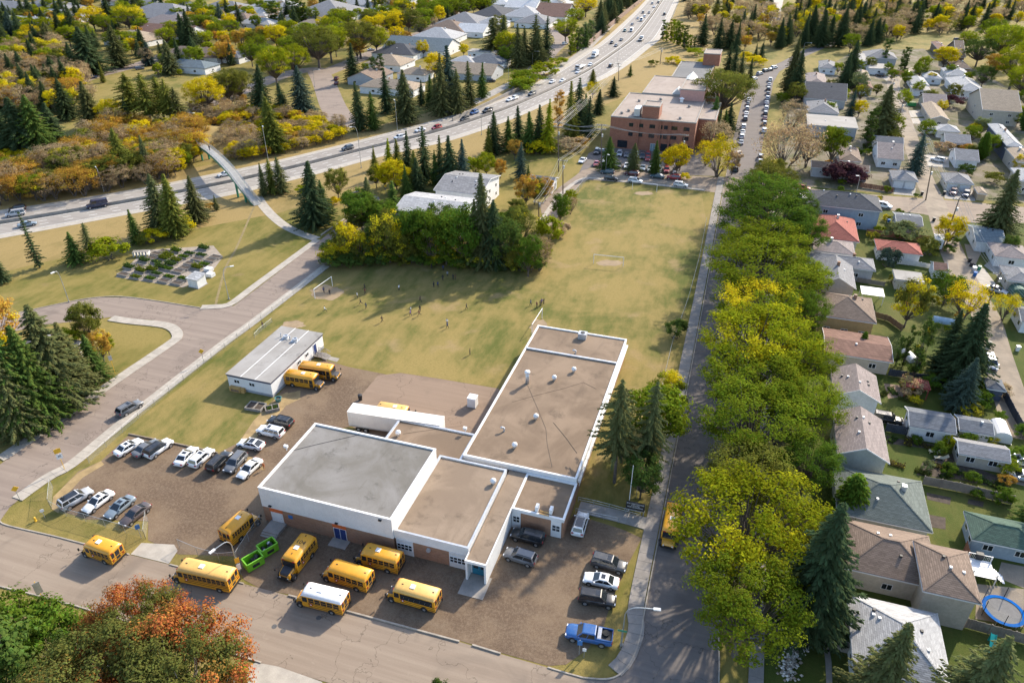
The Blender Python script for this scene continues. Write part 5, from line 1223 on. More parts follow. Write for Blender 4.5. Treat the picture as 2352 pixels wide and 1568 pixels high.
# upper right houses
UR = [('white flat roofed house near the far alley end', (1958, 122), (2012, 142), 3.4, 'white', 'flat', 'grey'), ('grey hipped roof house behind the flat white one', (1981, 118), (2062, 136), 3.4, 'grey', 'hip', 'grey'), ('white flat roofed garage with a dark door by the far alley', (1990, 145), (2046, 160), 3.0, 'white', 'flat', 'white'), ('tan hipped roof house beside the tall spruce', (1956, 161), (2002, 184), 3.2, 'tan', 'hip', 'white'), ('small red brown roofed house left of the far alley', (1968, 185), (2006, 204), 3.0, 'redbrown', 'hip', 'white'),
 ('house with a very dark plain roof below the spruces', (1844, 198), (1945, 232), 3.6, 'dark', 'gx', 'grey'), ('grey house with a raised upper storey below the dark roof', (1852, 232), (1928, 262), 3.6, 'grey', 'hip', 'blue'), ('modern flat roofed pale house behind the tan trees', (1852, 262), (1972, 296), 4.5, 'white', 'flat', 'grey'), ('brown hipped house beside the green tree near the purple shrubs', (1922, 336), (1980, 372), 3.2, 'brown', 'hip', 'beige'), ('long dark roofed shed above the alley', (2003, 313), (2076, 330), 2.8, 'slate', 'gx', 'beige'), ('pink roofed white house left of the blue green spruce', (2004, 331), (2076, 368), 3.2, 'pinkgrey', 'gx', 'white'), ('long brown roofed house behind the purple shrubs', (1862, 370), (1998, 396), 3.2, 'brown', 'gx', 'grey'),
 ('white garage with a pale hipped roof right of the far alley', (2083, 176), (2136, 198), 2.8, 'lightgrey', 'hip', 'white'), ('pale hipped garage behind the first one, far alley', (2114, 166), (2166, 182), 2.8, 'lightgrey', 'hip', 'white'), ('flat white garage right of the far alley', (2090, 197), (2140, 210), 2.6, 'white', 'flat', 'white'), ('house with a pale pink roof under the yellow tree', (2160, 156), (2232, 176), 3.4, 'lightgrey', 'hip', 'white'), ('wide pale roofed house with valleys at upper right', (2170, 178), (2266, 212), 3.4, 'lightgrey', 'hip', 'white'), ('brown roofed garage beside the pink shrub', (2110, 220), (2176, 240), 2.8, 'pinkgrey', 'gx', 'beige'), ('tan gabled garage right of the alley', (2115, 238), (2182, 276), 3.0, 'tan', 'gy', 'beige'), ('big two storey beige house at the right', (2224, 216), (2348, 258), 5.8, 'tan', 'gx', 'beige'), ('two storey navy house with a grey hipped roof', (2268, 284), (2352, 338), 5.4, 'lightgrey', 'hip', 'navy'), ('white garage beside the parked camper', (2143, 286), (2207, 304), 2.7, 'lightgrey', 'hip', 'white'), ('grey roofed garage above the orange shrub', (2160, 309), (2231, 331), 2.7, 'grey', 'gx', 'white'), ('white garage with a grey roof beside the alley poles', (2180, 344), (2250, 372), 2.8, 'grey', 'gx', 'white'), ('tan roofed house at the right edge above the cross street', (2308, 338), (2390, 376), 4.6, 'tan', 'hip', 'beige'), ('house with a pale roof at the right edge', (2320, 385), (2400, 420), 4.2, 'lightgrey', 'hip', 'beige'), ('tall brown roofed house behind the yellow tree', (2172, 108), (2218, 132), 5.0, 'brown', 'gx', 'brown'), ('red brown roofed house left of the brown one, far right', (2138, 96), (2182, 118), 4.0, 'redbrown', 'hip', 'brown'), ('low brown house under the leafy trees, far right', (2176, 140), (2232, 158), 3.2, 'brown', 'hip', 'brown'), ('grey roofed house inside the far bend', (1880, 140), (1922, 158), 3.2, 'grey', 'hip', 'white'), ('pink roofed house below the tall spruces', (1850, 168), (1900, 196), 3.2, 'pinkgrey', 'hip', 'white')]
for lab, c0, c1, ez, roof, kind, wall in UR:
    gar = 'garage' in lab or 'shed' in lab
    house(lab, c0, c1, ez, roof, kind, wall, .38, name='garage' if gar else 'house', cat='garage' if gar else 'house', group=gu, wins=1 if gar else 2, chimney=not gar and kind != 'flat', vents=0 if gar else 2, storeys=2 if ez > 5 else 1, detail=True, swin=1)
# apartments by the field
house('nearer grey roofed apartment block among the trees', (956, 440), (1056, 502), 6.0, 'lightgrey', 'gx', 'white', .20, name='apartment_block', cat='apartments', wins=6, storeys=2, chimney=False, vents=6)
house('farther grey roofed apartment block beside the alley', (1048, 392), (1104, 448), 6.0, 'grey', 'gx', 'white', .20, name='apartment_block', cat='apartments', wins=5, storeys=2, chimney=False, vents=6, swin=3)
house('small dark roofed white house beside the alley pole', (1226, 402), (1270, 424), 3.2, 'slate', 'gx', 'white', .35, wins=1, chimney=False, vents=0)
house('grey roofed house hidden by the spruces at the left corner', (95, 764), (150, 808), 3.2, 'grey', 'hip', 'beige', .4, wins=1)
# far suburb, across the freeway
FS = [((352, 22), (412, 46), 'grey', 'hip', 'cream'), ((352, 64), (424, 86), 'redbrown', 'gx', 'white'), ((412, 112), (498, 134), 'brown', 'hip', 'white'), ((300, 78), (328, 98), 'tan', 'hip', 'white'), ((52, 46), (88, 64), 'lightgrey', 'gx', 'white'), ((95, 12), (150, 30), 'grey', 'hip', 'white'), ((120, 30), (152, 46), 'lightgrey', 'hip', 'white'), ((805, -2), (854, 13), 'lightgrey', 'hip', 'white'), ((733, 18), (790, 44), 'grey', 'hip', 'white'), ((976, 72), (1040, 92), 'lightgrey', 'hip', 'white'), ((1003, 56), (1064, 75), 'brown', 'hip', 'white'), ((1036, 40), (1102, 60), 'grey', 'hip', 'white'), ((890, 107), (950, 128), 'dark', 'hip', 'white'), ((922, 94), (1022, 120), 'blue', 'gx', 'white'), ((871, 131), (920, 152), 'tan', 'hip', 'white'), ((934, 158), (976, 174), 'tan', 'hip', 'white'), ((838, 161), (864, 184), 'brown', 'gy', 'grey'), ((855, 184), (950, 208), 'tan', 'hip', 'white'), ((1056, 150), (1130, 174), 'tan', 'gx', 'grey'), ((1092, 129), (1152, 148), 'slate', 'hip', 'white'), ((1050, 132), (1088, 146), 'lightgrey', 'hip', 'white'), ((1085, 112), (1135, 122), 'grey', 'flat', 'white'), ((412, 140), (470, 158), 'blue', 'hip', 'white'), ((470, 48), (500, 62), 'pinkgrey', 'hip', 'cream'), ((445, 30), (480, 44), 'grey', 'hip', 'white'), ((560, 24), (610, 38), 'lightgrey', 'hip', 'white'), ((575, 46), (620, 58), 'lightgrey', 'hip', 'white'), ((370, 42), (420, 58), 'pinkgrey', 'hip', 'white'), ((1180, 25), (1240, 42), 'lightgrey', 'hip', 'white'), ((1205, 40), (1260, 56), 'grey', 'hip', 'white'), ((1255, 22), (1300, 40), 'redbrown', 'gx', 'white'), ((1180, 8), (1230, 20), 'white', 'gx', 'white'), ((1245, 2), (1300, 14), 'white', 'hip', 'white'), ((1110, 22), (1160, 40), 'dark', 'hip', 'white'), ((700, 52), (740, 66), 'tan', 'hip', 'white'), ((520, 120), (548, 134), 'slate', 'hip', 'white'), ((690, 30), (725, 42), 'grey', 'hip', 'white'), ((1070, 62), (1110, 76), 'white', 'gx', 'white'), ((1110, 46), (1150, 60), 'lightgrey', 'hip', 'white'), ((500, 10), (545, 22), 'grey', 'hip', 'white'), ((420, 12), (462, 24), 'grey', 'hip', 'white'), ((610, 6), (660, 18), 'lightgrey', 'hip', 'white'), ((655, 20), (690, 30), 'grey', 'hip', 'white'), ((880, -6), (930, 6), 'lightgrey', 'hip', 'white'), ((540, 36), (570, 48), 'brown', 'hip', 'white'), ((320, 6), (365, 16), 'grey', 'hip', 'white'), ((270, -4), (310, 6), 'pinkgrey', 'hip', 'white'), ((850, 24), (900, 36), 'lightgrey', 'hip', 'white'), ((1130, 0), (1170, 12), 'white', 'hip', 'white'), ((0, 12), (44, 30), 'grey', 'hip', 'white')]
fk = {}
FS.sort(key=lambda t: t[0][0])
for c0, c1, roof, kind, wall in FS:
    k = (roof, kind); fk[k] = fk.get(k, 0) + 1
    kn = {'hip': 'hipped', 'gx': 'gabled', 'gy': 'gabled', 'flat': 'flat'}[kind]
    tot = sum(1 for t in FS if (t[2], t[3]) == k)
    lab = 'house with %s %s roof across the freeway%s' % ({'lightgrey': 'a pale grey', 'pinkgrey': 'a pinkish grey', 'redbrown': 'a red brown', 'blue': 'a blue grey', 'dark': 'a near black', 'slate': 'a slate'}.get(roof, 'a ' + roof), kn, '' if tot == 1 else ', %s from the left' % ('first' if fk[k] == 1 else ORD[fk[k] - 1].strip()))
    house(lab, c0, c1, 3.2, roof, kind, wall, .38, group=gs, detail=False, vents=1, wins=2, swin=1)

# ------------------------------------------------------------------ red brick office building
BB = thing('brick_building', 'large red brick office building with stepped flat roofs', 'building')
M_BROOF = m_roof('pinkish gravel roof', (.27, .212, .172), (.33, .265, .22), (.21, .165, .135), .08)
BH = 11.2
fl, fr = g(1391, 333), g(1597, 338)
def bp(u, v, z): 
    p = g(u, v, z); return p
# main rectangle from roof corner readings
p0, p1 = bp(1402, 268, BH), bp(1600, 280, BH); q0, q1 = bp(1420, 196, BH), bp(1618, 220, BH)
bx0, bx1, by0 = p0.x, p1.x, (p0.y + p1.y)/2; by1 = by0 + 38
def block(x0, x1, y0, y1, z0, z1, wall, roof, nm='wing', cap=None):
    MB().box(x0, x1, y0, y1, z0, z1 - .4).build(nm + '_wall', wall, BB)
    ring_walls(x0 - .08, x1 + .08, y0 - .08, y1 + .08, z1 - .399, z1, .45).build(nm + '_coping', cap or M_CONC2, BB)
    MB().box(x0 + .38, x1 - .38, y0 + .38, y1 - .38, z1 - .398, z1 - .25).build(nm + '_roof', roof, BB)
block(bx0, bx1, by0, by1, -.05, BH, M_BRICKR, M_BROOF, 'front')
block(bx0 + 5, bx1 + 3.5, by1 + .1, by1 + 34, -.05, BH + .3, M_BRICKR, M_BROOF, 'middle')
block(bx0 + 12, bx1 - 2, by1 + 34.1, by1 + 72, -.05, BH, M_BRICKR, m_roof('dark membrane roof', (.11, .11, .11), (.15, .145, .14), (.085, .085, .085)), 'rear')
W_ = bx1 - bx0
block(bx0 + W_*.36, bx0 + W_*.56, by0 + 1.2, by0 + 9, BH - .3, BH + 4.2, M_BRICKR, M_BROOF, 'stair_tower')
block(bx0 + W_*.68, bx1 - .5, by1 - 6, by1 + 12, BH - .3, BH + 4.0, pm('pink stucco', (.50, .27, .22), .08), M_BROOF, 'penthouse')
block(bx0 + W_*.75, bx0 + W_*1.0, by1 + 66, by1 + 78, BH - .4, BH + 5, M_BRICKR, M_BROOF, 'rear_tower')
block(bx1 + .1, bx1 + 6, by0 + 10, by1 - 2, -.05, BH - 1.0, M_BRICKR, M_BROOF, 'side_wing')
M_SKYL = pm('pale skylight glazing', (.62, .62, .60), .05, 2, .3)
for x, y, l, w in ((bx0 + W_*.55, by1 + 2, 4, 6), (bx0 + W_*.62, by1 + 20, 4.5, 18)):
    mb = MB(); mb.add([(x, y, BH), (x + l, y, BH), (x + l, y + w, BH), (x, y + w, BH), (x + l/2, y, BH + 2), (x + l/2, y + w, BH + 2)], [(0, 1, 4), (1, 2, 5, 4), (2, 3, 5), (3, 0, 4, 5)]); mb.build('skylight', M_SKYL, BB)
mb = MB(); mb.box(bx0 + W_*.26, bx0 + W_*.33, by0 + 2, by0 + 7, BH, BH + 2.6); mb.box(bx0 + W_*.26, bx0 + W_*.30, by0 + 7.2, by0 + 11, BH, BH + 1.8); mb.build('air_handler', M_GALV, BB)
for x, y in ((.1, 5), (.16, 9), (.8, 4), (.84, 22), (.2, 25), (.45, 30)): MB().lathe([(.5, 0), (.5, .5), (.7, .52), (.3, .8)], (bx0 + W_*x, by0 + y, BH - .25), 10).build('roof_vent', M_CONC2, BB)
MB().lathe([(.6, 0), (.6, 1.2), (1.0, 1.3), (.2, 1.7)], (bx0 + W_*.72, by1 - 9, BH - .2), 12).build('roof_fan', M_WHITE2, BB)
for r_, z in ((0, 8.0), (1, 4.7)):
    for xf_, w in ((.25, 1.5), (.36, 2.0), (.50, 2.0), (.60, 1.3), (.66, 1.3), (.76, 2.0), (.90, 2.0)):
        wall_window(BB, (bx0 + W_*xf_ - w/2, by0, z), (1, 0), w, 1.3, 2, 1, .08, frame=M_BLACK)
for z in (8.0, 4.7):
    for k in range(4): wall_window(BB, (bx0, by0 + 4 + k*8 + 1.2, z), (0, -1), 1.2, 1.3, 1, 1, .08, frame=M_BLACK)
for k, (a, b) in enumerate(((.10, .22), (.62, .74), (.82, .96))): MB().box(bx0 + W_*a, bx0 + W_*b, by0 - .05, by0 - .003, .3, 2.9).build('entrance_recess', M_GLASS, BB)
wall_door(BB, (bx0 + W_*.50, by0, 0), (1, 0), 1.6, 2.6, pm('grey blue door', (.2, .27, .3), .1), 2)
for xf_ in (.33, .585, .70): MB().box(bx0 + W_*xf_, bx0 + W_*xf_ + .5, by0 - .45, by0 - .085, -.05, BH - .45).build('pilaster', M_BRICKR, BB)
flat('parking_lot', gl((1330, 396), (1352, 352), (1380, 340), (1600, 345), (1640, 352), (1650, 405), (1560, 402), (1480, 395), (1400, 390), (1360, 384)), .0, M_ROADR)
# ------------------------------------------------------------------ trees
def m_leaf(name, second, trans=.46, hue=.22):
    t = NT(name); oi = t.new('ShaderNodeObjectInfo')
    a = t.new('ShaderNodeAttribute'); a.attribute_name = 'tint'
    b = t.new('ShaderNodeAttribute'); b.attribute_name = 'leaf'
    # whole clumps turn colour first: amount from the object's alpha
    thr = t.math('SUBTRACT', 1.30, t.math('MULTIPLY', oi.outputs['Alpha'], 1.30))
    jit = t.math('ADD', a.outputs['Fac'], t.math('MULTIPLY', t.math('SUBTRACT', b.outputs['Fac'], .5), .18))
    f = t.ramp(t.math('SUBTRACT', jit, thr), -.14, .16)
    col = t.mix(f, oi.outputs['Color'], second)
    hs = t.new('ShaderNodeHueSaturation')
    t.link(t.math('ADD', .5 - .022, t.math('MULTIPLY', b.outputs['Fac'], .044)), hs.inputs['Hue'])
    t.link(t.math('ADD', 1 - hue*1.7, t.math('MULTIPLY', t.math('ADD', a.outputs['Fac'], b.outputs['Fac']), hue*1.7)), hs.inputs['Value'])
    hs.inputs['Saturation'].default_value = 1.0
    t.link(col, hs.inputs['Color'])
    d = t.new('ShaderNodeBsdfDiffuse'); tr = t.new('ShaderNodeBsdfTranslucent'); mx = t.new('ShaderNodeMixShader'); mx.inputs[0].default_value = trans
    t.link(hs.outputs[0], d.inputs[0]); t.link(hs.outputs[0], tr.inputs[0]); t.link(d.outputs[0], mx.inputs[1]); t.link(tr.outputs[0], mx.inputs[2])
    out = [n for n in t.n if n.type == 'OUTPUT_MATERIAL'][0]; t.link(mx.outputs[0], out.inputs[0]); t.n.remove(t.b)
    return t.m
M_LEAF = m_leaf('broad leaves', (.54, .44, .018))
M_LEAFR = m_leaf('reddening leaves', (.34, .115, .035), .3, .24)
M_NEEDLE = m_leaf('conifer needles', (.20, .17, .03), .18, .22)
M_BARK = pm('grey brown bark', (.115, .092, .075), .3, 2.5, .95, .4)
M_BARKL = pm('pale grey bark', (.26, .23, .20), .25, 2.5, .95, .3)

class Leaves:
    def __init__(s): s.v = []; s.f = []; s.t = []; s.l = []
    def leaf(s, p, n, up, w, h, tint, r):
        x = n.cross(up)
        if x.length < 1e-3: x = Vector((1, 0, 0))
        x.normalize(); y = x.cross(n).normalized(); o = len(s.v)
        k = n*(w*.18)
        s.v += [p - y*h*.5, p + x*w*.5 - k, p + y*h*.5, p - x*w*.5 - k]
        s.f.append((o, o + 1, o + 2, o + 3)); s.t += [tint]*4; lv = r.random(); s.l += [lv]*4
    def mesh(s, name, mat):
        me = bpy.data.meshes.new(name); me.from_pydata([tuple(p) for p in s.v], [], s.f); me.materials.append(mat)
        for nm, d in (('tint', s.t), ('leaf', s.l)):
            at = me.attributes.new(nm, 'FLOAT', 'POINT'); at.data.foreach_set('value', d)
        me.update(); return me
def rdir(r):
    while 1:
        v = Vector((r.uniform(-1, 1), r.uniform(-1, 1), r.uniform(-1, 1)))
        if .05 < v.length < 1: return v.normalized()
def decid(seed, h=12., R=5.2, th=3.0, nclump=70, per=90, leaf=.34, clump=1.25, shape='dome', trunk=.28, stems=1, limbs=True, mat=None, bark=None, low=.0):
    r = random.Random(seed); lv = Leaves(); tk = MB()
    cz = th + (h - th)*.46; rz = (h - th)*.54
    lean = Vector((r.uniform(-.04, .04), r.uniform(-.04, .04), 1))
    base = []
    for k in range(stems):
        a = 2*pi*k/stems + r.random(); off = Vector((cos(a), sin(a), 0))*(.0 if stems == 1 else .35)
        top = Vector((off.x*2 + lean.x*th, off.y*2 + lean.y*th, th)); mid = (off + top)/2
        tk.tube([off*.6, mid, top], [trunk*1.15, trunk*.9, trunk*.75], 7); base.append(top)
    clumps = []; lobes = [(rdir(r), r.uniform(.85, 1.22)) for _ in range(9)]
    for k in range(nclump):
        d = rdir(r)
        if d.z < -.55: d.z *= -.6; d.normalize()
        q = .45 + .55*(r.random()**.55)
        bulge = 1 + sum(max(0, d.dot(l) - .72)*1.3*(s - 1) for l, s in lobes)*1.6
        e = Vector((d.x*R*q, d.y*R*q, d.z*rz*q))*bulge
        if shape == 'column': e = Vector((d.x*R*q*(1 - .35*max(0, d.z)), d.y*R*q*(1 - .35*max(0, d.z)), r.uniform(-.95, .95)*rz))
        if shape == 'vase': s_ = .62 + .5*(e.z/rz*.5 + .5); e.x *= s_; e.y *= s_
        c = Vector((lean.x*th, lean.y*th, cz)) + e
        c.z = max(c.z, th*.75 + low)
        clumps.append((c, q))
    if limbs:
        for c, q in clumps[::2]:
            b = min(base, key=lambda t: (t - c).length); m = b.lerp(c, .5) + Vector((0, 0, -.10*(c - b).length)) + rdir(r)*.25
            tk.tube([b - Vector((0, 0, r.uniform(0, th*.25))), m, c], [trunk*.42, trunk*.24, trunk*.08], 4)
    tone = {}
    for c, q in clumps:
        tint = min(1, max(0, .5 + .9*noise.noise(c*(.22) + Vector((seed*3.1, 0, 0))) + r.uniform(-.16, .16)))
        cr = clump*r.uniform(.75, 1.3); out = (c - Vector((0, 0, cz))).normalized() if (c - Vector((0, 0, cz))).length > .1 else Vector((0, 0, 1))
        ax = Vector((1, 1, r.uniform(.55, .8)))
        for _ in range(int(per*r.uniform(.7, 1.25))):
            d = rdir(r); rr = cr*(r.random()**.45)
            p = c + Vector((d.x*ax.x, d.y*ax.y, d.z*ax.z))*rr
            n = (d*.9 + out*.6 + Vector((0, 0, .45)) + rdir(r)*.55).normalized(); s = leaf*r.uniform(.65, 1.35)
            lv.leaf(p, n, rdir(r), s*.75, s, tint, r)
    tm = tk.mesh('trunk', bark or M_BARK); return tm, lv.mesh('crown', mat or M_LEAF), h
def conifer(seed, h=15., R=3.1, z0=.06, whorls=30, per=9, q=.62, droop=.32, trunk=.24, irregular=.2, expo=.82, fat=1.0):
    r = random.Random(seed); lv = Leaves(); tk = MB()
    lx, ly = r.uniform(-.02, .02)*h, r.uniform(-.02, .02)*h
    tk.tube([Vector((0, 0, 0)), Vector((lx*.4, ly*.4, h*.5)), Vector((lx, ly, h*.98))], [trunk, trunk*.6, .03], 6)
    for i in range(whorls):
        t = i/(whorls - 1); z = h*(z0 + (1 - z0)*t*.985); prof = R*((1 - t)**expo)*(.55 + .45*min(1, t/.10) if z0 < .2 else .75 + .25*min(1, t/.15)) + .10
        if irregular > .3: prof *= 1 + irregular*noise.noise(Vector((seed, z*.45, 0)))
        nb = max(3, int(per*(.45 + .55*(1 - t)))); ph = r.random()*6.28
        for k in range(nb):
            a = ph + 2*pi*k/nb + r.uniform(-.25, .25); L = prof*r.uniform(1 - irregular, 1 + irregular*.8)
            d = Vector((cos(a), sin(a), 0)); tint = r.random()*.55 + .45*t
            ns = max(2, int(L/(q*.42)) + 1)
            for s in range(ns):
                f = (s + .6)/ns; rr = L*f; zz = z - droop*L*f**1.3 + .16*L*max(0, f - .75) + r.uniform(-.06, .06)
                p = Vector((d.x*rr + lx*z/h, d.y*rr + ly*z/h, zz)); side = Vector((-d.y, d.x, 0)); wd = q*(1.15 - .55*f)*fat
                for sg in (-1, 1):
                    n = (Vector((0, 0, 1)) + d*.45 + side*sg*.55 + rdir(r)*.28).normalized()
                    lv.leaf(p + side*sg*wd*.30 + rdir(r)*.07, n, d + side*sg*.7, wd*.62, wd*1.25, tint, r)
                if s % 2 == 0:
                    lv.leaf(p - Vector((0, 0, wd*.22)), (side + rdir(r)*.4).normalized(), Vector((0, 0, 1)), wd*.75, wd*.7, tint*.7, r)
    return tk.mesh('trunk', M_BARK), lv.mesh('crown', M_NEEDLE), h
PROTO = {
 'elm': [decid(11, 13, 6.4, 4.0, 165, 84, .25, 1.0, 'vase', .34), decid(12, 13, 6.6, 3.6, 175, 80, .25, .98, 'dome', .34), decid(13, 13, 6.2, 4.2, 160, 84, .25, 1.02, 'dome', .34), decid(14, 13, 6.8, 3.8, 165, 80, .25, 1.0, 'vase', .34)],
 'tree': [decid(21, 10, 4.2, 2.0, 80, 62, .36, 1.0, 'dome', .2), decid(22, 10, 4.0, 2.2, 76, 64, .36, 1.0, 'vase', .2), decid(23, 10, 4.4, 1.8, 84, 60, .36, .98, 'dome', .22), decid(24, 10, 3.7, 1.8, 70, 64, .36, 1.0, 'dome', .2), decid(25, 10, 4.6, 2.2, 74, 60, .36, 1.1, 'vase', .2)],
 'sparse': [decid(31, 10, 4.4, 2.0, 90, 34, .28, 1.0, 'vase', .18, 2), decid(32, 10, 4.0, 1.6, 84, 36, .28, 1.0, 'dome', .17, 3), decid(34, 10, 3.6, 1.2, 80, 40, .28, 1.0, 'dome', .15, 4), decid(35, 10, 4.8, 1.8, 88, 32, .28, 1.05, 'dome', .17, 3)],
 'poplar': [decid(41, 14, 1.7, .9, 60, 62, .36, .85, 'column', .18), decid(42, 14, 1.45, .8, 56, 62, .36, .8, 'column', .17)],
 'bush': [decid(51, 3, 1.9, .3, 30, 62, .26, .62, 'dome', .07, 3, False), decid(52, 3, 1.8, .3, 28, 60, .26, .6, 'dome', .07, 4, False)],
 'spruce': [conifer(61, R=3.6, irregular=.26), conifer(62, per=8, irregular=.34, R=4.0), conifer(63, R=3.1, droop=.4, irregular=.3), conifer(64, R=3.8, whorls=26, irregular=.38), conifer(65, R=3.3, whorls=28, irregular=.42, expo=.7), conifer(66, R=3.9, irregular=.36, expo=.95)],
 'bigspruce': [conifer(71, whorls=46, per=12, q=.5, R=3.3, irregular=.32), conifer(72, whorls=42, per=12, q=.5, R=3.7, irregular=.42), conifer(73, whorls=44, per=11, q=.5, R=3.5, irregular=.38, expo=.72)],
 'pine': [conifer(81, R=3.6, z0=.34, whorls=25, per=8, q=.5, droop=.26, irregular=.45, expo=.55), conifer(82, R=3.5, z0=.30, whorls=25, per=8, q=.5, droop=.2, irregular=.5, expo=.6)],
 'sparsespruce': [conifer(91, R=2.1, whorls=20, per=6, q=.6, irregular=.45, droop=.15)],
 'cedar': [conifer(95, h=6, R=.95, z0=.01, whorls=34, per=11, q=.34, droop=-.75, trunk=.08, irregular=.1, expo=.55)],
 'redtree': [decid(33, 11, 6.6, 2.2, 165, 150, .21, .95, 'dome', .22, 3, True, M_LEAFR, M_BARKL)],
}
# colour, share of clumps already turned
LC = dict(G=(.100, .158, .018), D=(.080, .122, .026), P=(.155, .160, .028), L=(.250, .280, .014), Y=(.57, .45, .014), O=(.44, .255, .045), T=(.40, .295, .165), S=(.060, .084, .035), B=(.066, .098, .072), K=(.118, .125, .046), W=(.17, .20, .08), R=(.120, .125, .030), U=(.085, .038, .044), M=(.168, .212, .016))
CW = dict(G='green', D='dark green', P='olive', L='yellow green', Y='golden yellow', O='orange', T='tan brown', S='dark green', B='blue green', K='dull green', W='silvery green', R='red and orange', U='dark purple', M='fresh green')
KW = dict(elm=('street_tree', 'broad elm'), tree=('deciduous_tree', 'leafy tree'), sparse=('thin_tree', 'thin crowned tree'), poplar=('broadleaf_tree', 'columnar poplar'), bush=('shrub', 'rounded shrub'), spruce=('spruce_tree', 'spruce'), bigspruce=('spruce_tree', 'tall spruce'), pine=('conifer_tree', 'bare stemmed pine'), sparsespruce=('spruce_tree', 'gappy leaning spruce'), cedar=('cedar_tree', 'narrow cedar'), redtree=('deciduous_tree', 'spreading tree'))
TREES = []
TR_R = random.Random(99)
def plant(kind, p, h, wf, ck, yf, place, group):
    TREES.append((kind, Vector((p[0], p[1], 0)), h, wf, ck, yf, place, group))
def T(place, group, rows):
    for kind, u, vb, vt, ck, *o in rows:
        p = g(u, vb); h = max(1.2, height_of(p, vt)); wf = o[0] if o else 1.0; yf = o[1] if len(o) > 1 else 0
        plant(kind, p, h, wf, ck, yf, place, group)
def inside(x, y, poly):
    c = False; n = len(poly)
    for i in range(n):
        x0, y0 = poly[i]; x1, y1 = poly[(i + 1) % n]
        if (y0 > y) != (y1 > y) and x < (x1 - x0)*(y - y0)/(y1 - y0) + x0: c = not c
    return c
def scatter(place, group, poly, n, mix, seed, mind=3.5):
    r = random.Random(seed); us = [p[0] for p in poly]; vs = [p[1] for p in poly]; got = []; tries = 0
    while len(got) < n and tries < n*60:
        tries += 1
        u, v = r.uniform(min(us), max(us)), r.uniform(min(vs), max(vs))
        if not inside(u, v, poly): continue
        p = g(u, v)
        if any((p - q).length < mind for q in got): continue
        got.append(p); w = r.random()*sum(m[0] for m in mix)
        for m in mix:
            w -= m[0]
            if w <= 0: break
        _, kind, ck, h0, h1, wf, yf = m
        plant(kind, p, r.uniform(h0, h1), wf*r.uniform(.85, 1.15), ck, yf*r.uniform(.5, 1.4), place, group)

# elms shading the residential street on the right
ge = 'elms along the shaded street'; pe = 'along the shaded residential street'
for x, y, h, w, ck, yf in ((8.6, 60.8, 13.8, 1.05, 'M', .16), (8.2, 73.5, 15.2, 1.45, 'L', .40), (8.4, 86, 11.8, 1.3, 'P', .08), (8.4, 97, 13.4, 1.4, 'M', .06), (8.0, 109.5, 12.6, 1.55, 'M', .22), (8.0, 122, 14.4, 1.6, 'L', .45), (7.8, 137, 12.8, 1.65, 'M', .45), (7.8, 152, 14.2, 1.75, 'M', .12), (7.6, 168, 13.2, 1.7, 'M', .1), (7.8, 185, 14.4, 1.8, 'G', 0), (8.0, 202, 14.0, 1.7, 'G', 0), (8.8, 217, 12.0, 1.35, 'P', .1), (9.0, 231, 10.5, 1.0, 'P', .3),
                          (16.4, 92, 10.5, .9, 'G', 0), (16.8, 106, 12, 1.0, 'M', .12), (17.2, 121, 11.5, 1.0, 'M', .15), (17.0, 140, 11, 1.0, 'G', .1), (17.6, 156, 11, 1.0, 'M', .1), (17.5, 182, 11.5, 1.05, 'G', 0), (17.2, 196, 11, 1.0, 'D', 0), (16.5, 78, 9.5, .8, 'P', .1)):
    plant('elm', (x, y), h, w, ck, yf, pe, ge)
pw = 'on the school side of the street'
plant('tree', (-6.6, 84), 8.5, .9, 'D', 0, pw, 'trees on the school side of the street'); plant('tree', (-6.6, 97), 11.5, 1.25, 'M', 0, pw, 'trees on the school side of the street'); plant('tree', (-6.0, 106), 8.5, .9, 'M', .40, pw, 'trees on the school side of the street')

